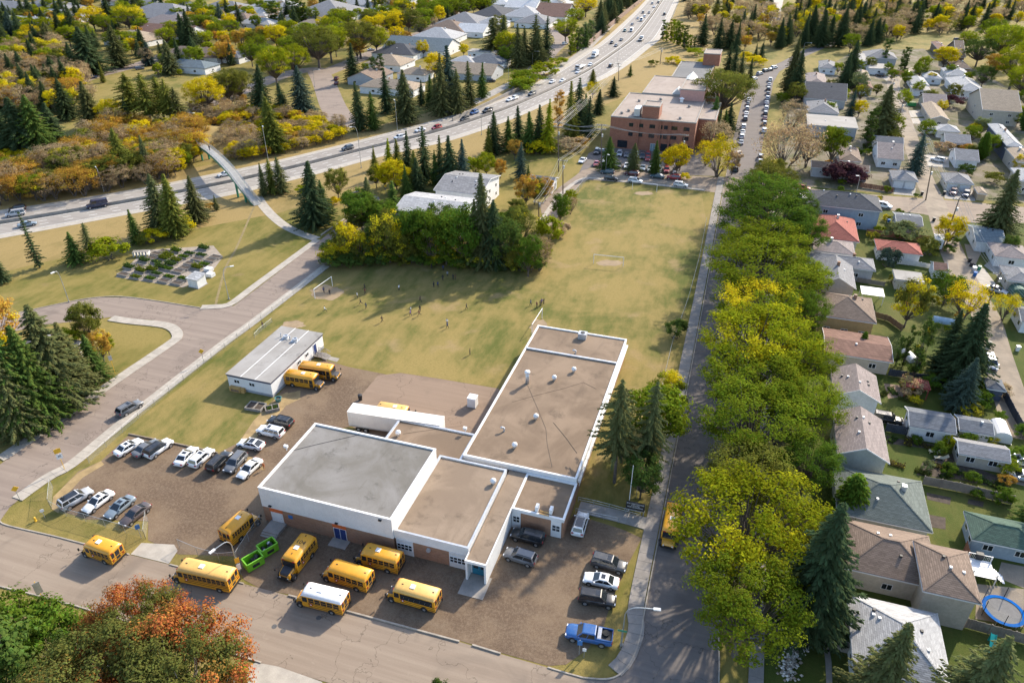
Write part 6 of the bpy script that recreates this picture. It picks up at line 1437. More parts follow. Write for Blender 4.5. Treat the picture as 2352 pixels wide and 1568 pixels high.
T('beside the field fence', 'shrubs by the field fence', [('bush', 1550, 776, 733, 'D', .8)])
T('on the lawn east of the school', 'conifers on the school lawn', [('pine', 1411, 1108, 872, 'K', .8, .1), ('pine', 1481, 1099, 872, 'K', .82, .1), ('pine', 1426, 1062, 890, 'K', .7, .1)])
T('in the lower right front yards', 'spruces in the front yards at lower right', [('bigspruce', 1849, 1440, 1152, 'S', 1.15, .12), ('bigspruce', 1985, 1655, 1432, 'K', .95, .3), ('bigspruce', 2178, 1700, 1452, 'K', 1.2, .25), ('bigspruce', 2335, 1740, 1495, 'K', 1.1, .2)])
T('between the houses on the right', 'yard conifers on the right', [('cedar', 1946, 1188, 1092, 'G', 2.0), ('cedar', 1976, 812, 762, 'G', 1.3), ('poplar', 2094, 872, 728, 'D', .85), ('poplar', 2072, 842, 748, 'D', .7), ('poplar', 2056, 838, 770, 'D', .7),
   ('bigspruce', 2196, 878, 695, 'S', 1.25), ('bigspruce', 2160, 850, 712, 'S', 1.0), ('bigspruce', 2195, 940, 820, 'B', 1.5), ('bigspruce', 2282, 545, 388, 'K', 1.35, .1), ('bush', 2036, 612, 570, 'B', 1.0), ('bigspruce', 2021, 315, 194, 'K', 1.3), ('poplar', 1989, 342, 245, 'D', 1.3), ('spruce', 2096, 402, 306, 'B', 1.35), ('spruce', 1951, 268, 207, 'B', 1.1), ('cedar', 2251, 366, 304, 'G', 1.7), ('poplar', 2029, 148, 86, 'D', 1.2), ('poplar', 2076, 164, 108, 'D', 1.2), ('poplar', 2068, 160, 112, 'D', 1.0),
   ('bigspruce', 1810, 215, 85, 'K', 1.25, .1), ('bigspruce', 1826, 225, 112, 'S', 1.2), ('bigspruce', 1944, 200, 92, 'S', 1.25), ('bigspruce', 1936, 208, 118, 'S', 1.1), ('cedar', 1928, 240, 220, 'D', 1.5), ('spruce', 2365, 1220, 1100, 'D', 1.4), ('cedar', 2352, 300, 200, 'D', 1.2)])
T('in the yards on the right', 'yard trees on the right', [('tree', 2076, 752, 640, 'P', .75, .55), ('tree', 2166, 700, 628, 'G', 1.25), ('sparse', 2208, 735, 648, 'Y', 1.15, .3), ('sparse', 2302, 735, 676, 'Y', 1.1, .2), ('tree', 2172, 565, 494, 'Y', 1.1), ('bush', 2068, 553, 512, 'W', 1.5), ('sparse', 1815, 300, 228, 'T', 1.4), ('sparse', 1800, 395, 278, 'T', 1.35), ('sparse', 1850, 385, 300, 'T', 1.0, .2), ('tree', 1905, 385, 290, 'M', .9), ('bush', 1936, 418, 376, 'U', 1.8), ('bush', 1915, 415, 384, 'U', 1.4), ('bush', 1958, 420, 386, 'U', 1.4),
   ('tree', 2046, 312, 258, 'L', 1.0, .2), ('bush', 2050, 322, 296, 'P', 1.2), ('tree', 2251, 312, 270, 'W', 1.3), ('bush', 2216, 350, 331, 'O', 1.4), ('bush', 2186, 246, 220, 'U', 1.6), ('tree', 1969, 215, 165, 'W', 1.0), ('tree', 1951, 120, 76, 'M', 1.2), ('tree', 2164, 160, 105, 'Y', 1.35), ('tree', 2119, 162, 128, 'L', 1.1), ('bush', 2180, 158, 145, 'O', 1.2), ('tree', 1795, 240, 212, 'M', 1.6), ('tree', 1826, 240, 190, 'P', 1.2),
   ('bush', 2200, 1400, 1380, 'O', 1.0), ('bush', 2250, 1230, 1212, 'W', 1.1), ('bush', 1985, 1420, 1398, 'W', 1.2), ('bush', 2175, 1022, 1000, 'L', 1.3), ('bush', 2292, 905, 885, 'T', 1.7), ('bush', 2088, 900, 870, 'T', 1.6, .2), ('bush', 2280, 1010, 998, 'Y', 1.5), ('bush', 2240, 930, 900, 'G', 1.3), ('bush', 2308, 1110, 1092, 'O', 1.3), ('bush', 2130, 1080, 1062, 'W', 1.2), ('bush', 2280, 420, 395, 'P', 1.5), ('bush', 2215, 400, 378, 'D', 1.5), ('tree', 2310, 590, 540, 'D', .9), ('bush', 2178, 580, 565, 'G', 1.4), ('bush', 2130, 585, 548, 'P', 1.2), ('bush', 2165, 350, 325, 'T', 1.4), ('bush', 2190, 560, 545, 'G', 1.4)])
T('at the upper right corner', 'leafy trees at the upper right', [('elm', 2240, 155, 85, 'D', 1.1), ('elm', 2290, 150, 52, 'L', 1.1, .1), ('elm', 2318, 205, 108, 'L', 1.05, .2), ('tree', 2278, 180, 122, 'O', 1.3, .3), ('elm', 2340, 235, 148, 'L', 1.05, .1), ('elm', 2252, 205, 148, 'D', 1.0), ('elm', 2215, 120, 70, 'L', 1.0), ('elm', 2345, 130, 60, 'L', 1.0, .2), ('elm', 2360, 180, 90, 'L', 1.1, .2), ('tree', 2352, 245, 205, 'M', 1.2), ('elm', 2270, 110, 40, 'M', 1.0, .1)])
scatter('in the wood at the upper right', 'wood at the upper right', [(1790, 95), (1795, 40), (1850, 5), (2000, -12), (2352, -14), (2380, 60), (2230, 75), (2180, 80), (2100, 95), (1960, 100), (1880, 92), (1840, 105)], 230, [(34, 'spruce', 'S', 11, 18, 1.1, 0), (34, 'sparse', 'T', 8, 13, 1.2, .15), (10, 'sparse', 'P', 8, 12, 1.2, .4), (12, 'tree', 'Y', 8, 11, 1.1, .3), (10, 'tree', 'L', 8, 12, 1.1, .2)], 5, 5)
scatter('right of the freeway top', 'wood beside the upper freeway', [(1556, 20), (1570, -14), (1760, -14), (1785, 60), (1790, 108), (1730, 118), (1690, 112), (1650, 95), (1610, 90), (1590, 60)], 85, [(16, 'spruce', 'S', 10, 16, 1.1, 0), (40, 'sparse', 'T', 8, 13, 1.25, .15), (22, 'tree', 'P', 8, 12, 1.15, .5), (14, 'tree', 'O', 7, 10, 1.1, .5)], 6, 6)
T('right of the upper freeway', 'poplars right of the upper freeway', [('poplar', u, vb, vt, ck, 1.25) for u, vb, vt, ck in ((1522, 92, 46, 'D'), (1530, 96, 50, 'L'), (1541, 96, 44, 'L'), (1549, 100, 46, 'L'), (1556, 104, 50, 'M'), (1562, 104, 54, 'M'), (1571, 112, 58, 'D'), (1578, 116, 78, 'M'), (1586, 112, 80, 'L'), (1594, 108, 84, 'M'), (1568, 108, 72, 'L'))])
T('behind the red brick building', 'conifers behind the brick building', [('spruce', 1612, 105, 32, 'S', 1.1), ('spruce', 1648, 112, 40, 'S', 1.15), ('spruce', 1672, 112, 46, 'S', 1.2), ('spruce', 1690, 118, 50, 'S', 1.0), ('spruce', 1668, 180, 98, 'S', 1.2), ('spruce', 1684, 170, 104, 'S', 1.0), ('spruce', 1697, 200, 120, 'K', 1.1), ('spruce', 1718, 204, 134, 'S', .9), ('spruce', 1746, 140, 95, 'S', 1.1), ('spruce', 1734, 136, 100, 'S', 1.0), ('spruce', 1447, 176, 148, 'D', 1.4), ('bush', 1500, 152, 138, 'P', 1.4), ('bush', 1545, 145, 130, 'Y', 2.2), ('bush', 1596, 128, 110, 'L', 2.0), ('bush', 1620, 150, 136, 'Y', 2.4), ('bush', 1565, 150, 138, 'Y', 2.0), ('bush', 1715, 135, 120, 'Y', 2.2), ('bush', 1735, 150, 128, 'Y', 2.0)])
T('around the red brick building', 'trees around the brick building', [('elm', 1652, 285, 158, 'P', 1.25, .05), ('spruce', 1638, 312, 222, 'D', 1.4), ('spruce', 1672, 308, 235, 'S', 1.3), ('spruce', 1660, 320, 250, 'D', 1.2), ('sparse', 1640, 350, 278, 'T', 1.3), ('sparse', 1646, 405, 306, 'Y', 1.1, .3), ('sparse', 1620, 380, 322, 'Y', 1.0, .2), ('tree', 1553, 404, 330, 'Y', 1.15), ('tree', 1530, 385, 348, 'Y', 1.0), ('bigspruce', 1398, 392, 313, 'D', 1.4), ('bigspruce', 1453, 398, 328, 'K', 1.2), ('bigspruce', 1503, 400, 322, 'D', 1.2), ('spruce', 1408, 222, 176, 'S', 1.4), ('spruce', 1373, 262, 205, 'S', 1.4), ('spruce', 1350, 318, 222, 'S', 1.25), ('bush', 1570, 412, 398, 'Y', 1.6), ('bush', 1312, 345, 316, 'T', 2.0), ('tree', 1680, 402, 345, 'T', .9)])
T('between freeway and brick building', 'conifers between freeway and brick building', [('spruce', 1191, 330, 243, 'S', 1.2), ('spruce', 1217, 348, 256, 'D', 1.2), ('spruce', 1238, 348, 241, 'S', 1.2), ('spruce', 1256, 352, 228, 'L', .95, .2), ('poplar', 1283, 292, 205, 'O', 1.2), ('spruce', 1311, 325, 186, 'P', 1.2, .5), ('spruce', 1328, 302, 178, 'S', 1.0), ('spruce', 1361, 192, 158, 'P', 1.6, .6), ('tree', 1361, 226, 188, 'Y', 1.1), ('spruce', 1340, 300, 215, 'D', 1.1), ('spruce', 1135, 352, 256, 'S', 1.3), ('spruce', 1168, 348, 268, 'D', 1.3), ('spruce', 1122, 358, 290, 'P', 1.2, .4), ('bush', 1236, 352, 322, 'Y', 1.8), ('bush', 1330, 338, 316, 'O', 1.5), ('tree', 1182, 365, 320, 'O', 1.0), ('spruce', 1196, 410, 328, 'B', 1.0), ('spruce', 1213, 418, 378, 'D', .9)])
T('above the grey roofed apartments', 'trees above the grey roofed apartments', [('spruce', 860, 390, 335, 'P', .9, .5), ('spruce', 895, 402, 318, 'L', 1.1, .2), ('spruce', 915, 400, 318, 'P', 1.0, .4), ('spruce', 938, 412, 300, 'S', 1.1), ('spruce', 978, 418, 290, 'S', 1.15), ('spruce', 1013, 420, 310, 'K', 1.0, .2), ('spruce', 1035, 424, 310, 'S', 1.15), ('spruce', 1064, 424, 320, 'B', 1.1), ('spruce', 1000, 424, 345, 'D', 1.1), ('spruce', 955, 428, 345, 'P', 1.1, .2), ('tree', 885, 436, 375, 'Y', 1.1), ('tree', 912, 440, 368, 'Y', 1.0, .4), ('tree', 1092, 408, 360, 'L', 1.1, .3), ('tree', 1118, 406, 352, 'L', 1.1, .4), ('tree', 1150, 410, 366, 'O', .8), ('tree', 865, 432, 378, 'P', 1.0, .4), ('spruce', 905, 504, 415, 'D', 1.1), ('spruce', 963, 448, 362, 'S', 1.2), ('spruce', 935, 455, 380, 'D', 1.1), ('spruce', 850, 505, 408, 'K', 1.2), ('tree', 833, 530, 455, 'G', .9)])
T('beside the alley left of the field', 'trees between apartments and field', [('tree', 1208, 475, 402, 'O', .95, .3), ('tree', 1228, 470, 410, 'P', 1.0, .5), ('tree', 1252, 462, 408, 'O', .9), ('tree', 1286, 516, 444, 'G', .85, .2), ('tree', 1310, 478, 434, 'L', .8), ('bush', 1261, 552, 500, 'L', 1.0), ('sparse', 1310, 492, 452, 'T', .9), ('sparse', 1196, 560, 480, 'P', 1.0, .3), ('tree', 1213, 635, 540, 'G', .8, .1), ('sparse', 1240, 620, 545, 'T', 1.0, .2), ('bush', 1288, 540, 512, 'T', 1.2), ('tree', 1250, 600, 555, 'L', .9, .1)])
T('at the top of the school field', 'trees lining the top of the school field', [('tree', 768, 612, 560, 'P', 1.0, .55), ('tree', 798, 606, 508, 'P', .85, .75), ('tree', 828, 606, 535, 'P', .9, .5), ('tree', 863, 600, 512, 'D', .85), ('tree', 897, 602, 486, 'P', .85, .6), ('tree', 925, 606, 520, 'P', .9, .35), ('tree', 958, 600, 476, 'G', .9), ('tree', 992, 606, 486, 'G', .9), ('tree', 1026, 608, 492, 'G', .9, .1), ('tree', 1063, 612, 474, 'G', .85), ('bigspruce', 1112, 610, 398, 'K', .95), ('bigspruce', 1137, 614, 456, 'S', 1.0), ('tree', 1160, 616, 500, 'D', .8), ('tree', 1008, 600, 540, 'Y', .6), ('bigspruce', 1090, 606, 455, 'K', .9), ('tree', 945, 604, 540, 'P', .8, .5), ('tree', 875, 606, 560, 'P', .8, .6), ('tree', 1180, 622, 560, 'P', .9, .3)])
T('on the grass by the footbridge path', 'conifers near the footbridge', [('bigspruce', 723, 518, 368, 'S', 1.15), ('spruce', 748, 502, 412, 'D', 1.1), ('tree', 778, 458, 386, 'P', .95, .2), ('spruce', 608, 450, 374, 'K', .8), ('spruce', 627, 444, 364, 'P', 1.1, .4), ('spruce', 650, 444, 360, 'K', 1.1), ('bush', 770, 470, 452, 'Y', 1.2), ('bush', 700, 446, 425, 'L', 1.4)])
T('above the community garden', 'conifers above the community garden', [('bigspruce', 374, 530, 398, 'K', 1.0), ('bigspruce', 408, 542, 400, 'P', 1.15, .15), ('bigspruce', 455, 508, 404, 'K', 1.2), ('spruce', 498, 482, 448, 'K', 1.3), ('spruce', 317, 558, 480, 'D', 1.3), ('pine', 212, 596, 512, 'K', .9, .2), ('spruce', 178, 604, 534, 'D', 1.4), ('bush', 252, 594, 548, 'L', 1.4), ('sparsespruce', 92, 614, 486, 'S', 1.0), ('spruce', 6, 648, 578, 'S', 1.5), ('bush', 357, 556, 526, 'Y', 1.3, .2), ('bush', 425, 532, 500, 'Y', 1.1), ('bush', 340, 560, 535, 'P', 1.3), ('bush', 390, 545, 520, 'G', 1.2), ('bush', 485, 480, 466, 'O', 1.2)])
T('at the left corner of the junction', 'trees at the left street corner', [('bigspruce', 25, 985, 735, 'K', 1.15, .15), ('bigspruce', 68, 985, 728, 'D', 1.2, .1), ('bigspruce', 110, 965, 742, 'D', 1.15, .1), ('bigspruce', 150, 935, 702, 'K', 1.05, .1), ('bigspruce', 188, 900, 740, 'K', 1.1, .1), ('bigspruce', 222, 875, 770, 'D', 1.1, .1), ('bigspruce', 60, 1000, 800, 'K', 1.3), ('tree', 215, 800, 692, 'P', .75, .15), ('tree', 175, 815, 752, 'L', .9), ('tree', 240, 830, 762, 'O', .9, .4), ('tree', 252, 815, 770, 'L', .8), ('tree', -5, 820, 690, 'O', 1.1, .3), ('tree', 8, 850, 765, 'Y', 1.0)])
T('in the front corner at lower left', 'trees in the lower left corner', [('redtree', 348, 1552, 1380, 'R', .8, .62), ('tree', 60, 1540, 1392, 'G', 1.0, 0), ('tree', 150, 1540, 1400, 'G', .95), ('tree', 225, 1560, 1440, 'D', .9), ('redtree', 430, 1690, 1470, 'R', .9, .55), ('tree', 20, 1650, 1460, 'D', 1.0), ('redtree', 300, 1740, 1520, 'R', .95, .2), ('bush', 555, 1585, 1540, 'G', .8, .2), ('bush', 1010, 1600, 1566, 'D', .6)])
scatter('below the field edge trees', 'undergrowth at the top of the field', [(765, 590), (900, 588), (1100, 596), (1235, 612), (1235, 626), (1100, 612), (900, 606), (765, 612)], 60, [(40, 'bush', 'P', 2, 4.5, 1.5, .3), (40, 'bush', 'D', 2, 4.5, 1.5, 0), (20, 'bush', 'G', 2, 4.5, 1.5, .2)], 21, 1.6)
scatter('around the grey roofed apartments', 'trees around the apartments', [(800, 500), (880, 505), (930, 530), (1060, 545), (1200, 500), (1205, 565), (1100, 570), (900, 555), (800, 540)], 16, [(30, 'tree', 'P', 5, 7, 1.1, .4), (40, 'tree', 'G', 6, 10, 1.1, .1), (30, 'tree', 'D', 6, 10, 1.1, 0)], 22, 4)
scatter('in the upper left yards', 'yard trees at the upper left', [(0, 0), (480, -10), (500, 60), (560, 150), (430, 165), (300, 150), (200, 120), (60, 100), (0, 110)], 70, [(40, 'spruce', 'S', 9, 15, 1.2, 0), (15, 'tree', 'M', 7, 11, 1.2, .2), (15, 'tree', 'L', 7, 10, 1.2, .2), (15, 'tree', 'O', 6, 9, 1.2, .3), (10, 'sparse', 'T', 7, 10, 1.2, .1)], 23, 7)
scatter('in the back yards at right', 'back yard shrubs at right', [(1880, 440), (1990, 560), (2040, 640), (2060, 800), (2080, 1000), (2220, 1140), (2352, 1180), (2352, 1000), (2240, 760), (2140, 520), (2040, 300), (1960, 210)], 70, [(40, 'bush', 'G', 1.2, 2.6, 1.2, .1), (30, 'bush', 'P', 1.2, 2.6, 1.2, .4), (15, 'bush', 'O', 1.0, 2.0, 1.2, .2), (15, 'bush', 'M', 1.0, 2.4, 1.2, .1)], 24, 3)
T('at the upper right wood edge', 'tall spruces at the upper right wood edge', [('bigspruce', u, vb, vt, 'S', 1.2) for u, vb, vt in ((1790, 112, 40), (1806, 104, 30), (1846, 108, 44), (1862, 96, 12), (1884, 108, 22), (1904, 100, 34), (1926, 108, 14), (1992, 106, 44), (2008, 100, 40))])
scatter('beside the upper left houses', 'leafy trees at the upper left houses', [(0, 60), (120, 20), (330, 10), (480, 30), (560, 80), (600, 150), (480, 175), (330, 130), (200, 120), (60, 105)], 55, [(26, 'elm', 'L', 9, 12, 1.1, .2), (26, 'elm', 'M', 9, 12, 1.1, .1), (20, 'elm', 'Y', 8, 11, 1.1, .2), (20, 'elm', 'P', 9, 12, 1.1, .2)], 28, 8)
scatter('among the upper right houses', 'leafy trees among the upper right houses', [(1880, 170), (2000, 130), (2130, 150), (2250, 200), (2360, 270), (2352, 440), (2260, 410), (2140, 330), (2000, 300), (1900, 330), (1850, 280)], 34, [(30, 'tree', 'M', 5, 8, 1.1, .1), (25, 'tree', 'L', 5, 8, 1.1, .2), (20, 'tree', 'Y', 4, 7, 1.1, .2), (25, 'tree', 'P', 5, 8, 1.1, .2)], 29, 9)
scatter('over the suburban streets', 'elms over the suburban streets', [(560, 130), (700, 60), (860, 40), (1000, 5), (1130, -8), (1150, 40), (1010, 50), (960, 90), (800, 130), (720, 150), (620, 170)], 46, [(30, 'elm', 'M', 10, 14, 1.1, .15), (26, 'elm', 'L', 10, 13, 1.1, .3), (18, 'elm', 'Y', 9, 12, 1.1, .2), (14, 'elm', 'P', 10, 13, 1.1, .3)], 27, 9)
# beyond the freeway
T('beyond the freeway by the bend', 'spruces beyond the freeway', [('spruce', 829, 300, 188, 'S', 1.4), ('spruce', 858, 298, 210, 'D', 1.2), ('spruce', 890, 260, 158, 'S', 1.1), ('bigspruce', 933, 284, 160, 'K', 1.3, .3), ('spruce', 968, 242, 184, 'S', 1.3), ('spruce', 988, 245, 172, 'D', 1.2), ('spruce', 1015, 266, 122, 'K', 1.1, .2), ('spruce', 1035, 250, 103, 'B', 1.2), ('spruce', 1052, 260, 158, 'K', 1.2, .1), ('spruce', 1080, 246, 140, 'K', 1.2), ('spruce', 1107, 226, 143, 'D', 1.2), ('bigspruce', 603, 268, 148, 'S', 1.3), ('bigspruce', 697, 264, 150, 'B', 1.3), ('spruce', 653, 268, 190, 'S', 1.3), ('bigspruce', 633, 350, 222, 'P', 1.2, .3), ('spruce', 620, 300, 210, 'K', 1.3), ('spruce', 811, 190, 98, 'S', 1.1), ('spruce', 1000, 250, 170, 'K', 1.0)])
T('in the suburb beyond the freeway', 'deciduous trees in the far suburb', [('elm', 638, 204, 108, 'L', 1.0, .4), ('elm', 680, 180, 100, 'L', 1.0, .3), ('elm', 638, 118, 54, 'Y', 1.0), ('elm', 734, 160, 60, 'P', 1.2, .1), ('elm', 762, 146, 56, 'L', 1.1, .1), ('elm', 829, 135, 45, 'P', 1.15, .2), ('elm', 866, 128, 60, 'L', 1.0, .2), ('tree', 822, 140, 86, 'O', 1.2, .5), ('elm', 898, 85, 22, 'Y', 1.2, .2), ('elm', 940, 80, 18, 'P', 1.1, .3), ('elm', 965, 85, 40, 'P', 1.0, .3), ('tree', 934, 94, 71, 'O', 1.3), ('tree', 524, 148, 94, 'O', 1.1), ('tree', 519, 100, 70, 'Y', 1.0), ('tree', 556, 115, 67, 'O', 1.2, .3), ('elm', 478, 268, 176, 'Y', 1.05), ('elm', 530, 246, 156, 'P', 1.0, .2), ('elm', 555, 240, 160, 'P', .95, .1), ('elm', 219, 72, 13, 'Y', 1.2), ('elm', 301, 80, 8, 'L', 1.25, .4), ('tree', 1065, 130, 100, 'Y', 1.2), ('tree', 1003, 180, 120, 'Y', 1.0), ('tree', 1010, 60, 12, 'Y', .8), ('elm', 985, 55, -5, 'M', 1.1), ('elm', 1030, 45, -10, 'M', 1.1), ('elm', 1070, 40, -10, 'M', 1.1, .2), ('elm', 1110, 35, -12, 'M', 1.1, .3), ('elm', 1298, 100, 40, 'L', 1.1), ('elm', 1320, 65, 18, 'L', 1.15), ('elm', 1345, 40, -10, 'Y', 1.2), ('elm', 1165, 140, 70, 'L', 1.0, .3), ('elm', 1145, 90, 35, 'P', 1.0, .2), ('tree', 972, 132, 92, 'Y', .9), ('tree', 840, 165, 145, 'M', 1.2), ('elm', 900, 130, 92, 'P', .8, .2), ('tree', 800, 60, 30, 'Y', 1.3), ('tree', 700, 40, 14, 'Y', 1.2), ('tree', 605, 105, 60, 'O', 1.1), ('bush', 1200, 200, 176, 'L', 2.4), ('bush', 1210, 192, 160, 'M', 2.2), ('bush', 1252, 172, 145, 'L', 2.2), ('bush', 1283, 150, 132, 'L', 2.0), ('bush', 1195, 208, 180, 'M', 2.0), ('tree', 1165, 150, 105, 'G', 1.2), ('tree', 1185, 125, 80, 'D', 1.2)])
T('in the suburb beyond the freeway', 'conifers in the far suburb', [('poplar', 629, 62, 2, 'D', 2.0), ('poplar', 676, 58, 0, 'D', 1.4), ('poplar', 686, 58, -2, 'D', 1.2), ('poplar', 695, 56, 2, 'D', 1.2), ('poplar', 703, 56, 6, 'D', 1.2), ('spruce', 510, 64, 6, 'B', 1.2), ('spruce', 554, 64, 4, 'S', 1.2), ('bigspruce', 442, 122, 20, 'S', 1.3), ('bigspruce', 430, 118, 30, 'S', 1.2), ('spruce', 579, 122, 76, 'K', 1.3), ('bigspruce', 171, 84, 8, 'S', 1.5), ('bigspruce', 212, 170, 60, 'S', 1.8), ('bigspruce', 277, 155, 55, 'K', 1.5), ('bigspruce', 331, 124, 62, 'S', 1.5), ('bigspruce', 393, 170, 92, 'K', 1.5), ('bigspruce', 256, 68, -6, 'S', 1.4), ('bigspruce', 75, 52, -8, 'S', 1.8), ('bigspruce', 30, 90, 20, 'B', 1.4), ('bigspruce', 120, 118, 50, 'K', 1.5), ('bigspruce', 95, 120, 60, 'S', 1.4), ('bigspruce', 345, 150, 95, 'B', 1.3), ('poplar', 866, 185, 128, 'D', 1.1), ('poplar', 878, 184, 124, 'D', 1.1), ('poplar', 858, 180, 130, 'D', .9), ('cedar', 905, 114, 92, 'D', 1.9), ('cedar', 916, 112, 90, 'D', 1.9), ('cedar', 938, 112, 90, 'D', 2.2), ('spruce', 1135, 128, 40, 'K', 1.5), ('spruce', 1155, 120, 34, 'K', 1.5), ('spruce', 1228, 145, 35, 'K', 1.2, .2), ('spruce', 1253, 140, 38, 'S', 1.2), ('spruce', 1238, 150, 60, 'K', 1.2, .3), ('spruce', 1190, 155, 55, 'K', 1.2), ('spruce', 1205, 150, 60, 'K', 1.2, .3), ('bigspruce', 1378, 70, 0, 'K', 1.5), ('spruce', 760, 28, -12, 'B', 1.4), ('spruce', 1345, 110, 55, 'D', 1.0)])
T('beside the upper freeway wall', 'poplars along the upper freeway wall', [('poplar', u, vb, vt, ck, 1.3) for u, vb, vt, ck in ((1310, 128, 78, 'M'), (1317, 124, 74, 'M'), (1326, 120, 68, 'D'), (1332, 116, 62, 'D'), (1339, 110, 56, 'W'), (1345, 106, 50, 'W'), (1352, 100, 48, 'D'), (1358, 96, 44, 'W'))])
scatter('behind the freeway noise fence', 'dark spruces behind the noise fence', [(1372, 80), (1385, 40), (1400, -5), (1470, -14), (1480, -2), (1440, 22), (1400, 62), (1385, 82)], 34, [(60, 'spruce', 'K', 11, 16, 1.3, .2), (30, 'spruce', 'S', 11, 16, 1.2, 0)], 8, 5)
scatter('among the far suburb houses', 'scattered trees in the far suburb', [(420, 40), (560, 6), (900, -14), (1380, -14), (1330, 30), (1100, 30), (960, 80), (700, 70), (560, 130), (480, 110)], 170, [(26, 'spruce', 'S', 9, 15, 1.2, 0), (22, 'tree', 'M', 7, 11, 1.2, .2), (18, 'tree', 'L', 7, 11, 1.2, .2), (14, 'tree', 'Y', 6, 10, 1.2, .2), (8, 'tree', 'O', 6, 9, 1.2, .3), (12, 'sparse', 'T', 7, 10, 1.2, .2)], 9, 8)
# the wood at the left beyond the freeway
T('in the wood left of the footbridge', 'named trees of the left wood', [('bigspruce', 28, 375, 238, 'S', 1.5), ('bigspruce', 66, 380, 222, 'S', 1.6), ('bigspruce', 104, 378, 218, 'D', 1.6), ('bigspruce', 140, 362, 235, 'S', 1.4), ('bigspruce', 10, 345, 245, 'S', 1.3), ('elm', 262, 296, 226, 'Y', .95), ('bigspruce', 158, 275, 180, 'S', 1.3), ('bigspruce', 216, 295, 186, 'K', 1.4), ('bigspruce', 300, 300, 225, 'S', 1.2), ('pine', 316, 292, 168, 'P', 1.3, .2), ('pine', 352, 298, 168, 'P', 1.3, .25), ('pine', 398, 298, 182, 'P', 1.2, .2), ('pine', 382, 290, 175, 'P', 1.2, .2), ('pine', 420, 296, 200, 'K', 1.2), ('bigspruce', 290, 405, 292, 'P', 1.1, .2), ('bigspruce', 344, 410, 310, 'K', .8), ('spruce', 238, 190, 142, 'P', 1.0), ('tree', 10, 155, 104, 'L', 1.3), ('tree', 115, 160, 108, 'L', 1.2, .2), ('tree', 175, 215, 156, 'Y', 1.0), ('tree', 165, 165, 138, 'M', 1.3), ('tree', 55, 262, 230, 'O', .9), ('tree', 130, 260, 205, 'Y', .8), ('bigspruce', 100, 235, 205, 'K', 1.5), ('tree', 255, 330, 300, 'M', 1.1), ('bush', 405, 300, 280, 'Y', 2.5), ('tree', 365, 178, 145, 'L', .9), ('tree', 415, 176, 158, 'L', .9)])
scatter('in the upper left wood', 'mixed wood at the left', [(-20, 130), (60, 110), (150, 130), (200, 190), (210, 245), (150, 262), (60, 260), (-20, 262)], 105, [(40, 'sparse', 'T', 8, 13, 1.3, .12), (16, 'sparse', 'O', 8, 12, 1.2, .3), (14, 'tree', 'P', 8, 12, 1.2, .5), (18, 'bigspruce', 'S', 11, 16, 1.3, 0), (6, 'tree', 'L', 7, 10, 1.1, .2)], 10, 4)
scatter('at the left wood edge', 'autumn thicket along the freeway', [(-20, 395), (100, 385), (200, 345), (250, 310), (330, 300), (450, 300), (470, 330), (450, 395), (330, 425), (200, 450), (80, 465), (-20, 478)], 170, [(30, 'sparse', 'T', 6, 10, 1.3, .1), (28, 'sparse', 'O', 6, 10, 1.3, .3), (20, 'tree', 'Y', 5, 8, 1.3, .3), (12, 'tree', 'P', 6, 10, 1.3, .3), (8, 'tree', 'M', 5, 8, 1.3, .2)], 11, 2.6)
scatter('right of the footbridge', 'golden thicket right of the footbridge', [(490, 290), (540, 270), (600, 265), (680, 275), (760, 285), (800, 300), (790, 322), (700, 345), (600, 368), (540, 375), (500, 330)], 95, [(34, 'sparse', 'T', 4, 7, 1.4, .1), (34, 'tree', 'Y', 3.5, 6, 1.4, .3), (24, 'tree', 'O', 3.5, 6, 1.4, .6)], 12, 2.6)
scatter('left of the footbridge head', 'tan thicket at the footbridge head', [(440, 250), (560, 232), (580, 262), (520, 280), (470, 300), (440, 300)], 26, [(60, 'sparse', 'T', 4, 7, 1.3, .25), (20, 'tree', 'O', 4, 6, 1.2, .5)], 13, 3)
scatter('at the upper left corner', 'trees at the upper left corner', [(-30, 60), (-30, -10), (200, -14), (420, -14), (400, 30), (250, 50), (150, 80), (60, 110), (-30, 120)], 64, [(60, 'bigspruce', 'S', 11, 17, 1.4, 0), (16, 'tree', 'L', 7, 11, 1.2, .2), (16, 'tree', 'O', 7, 10, 1.2, .3)], 14, 7)

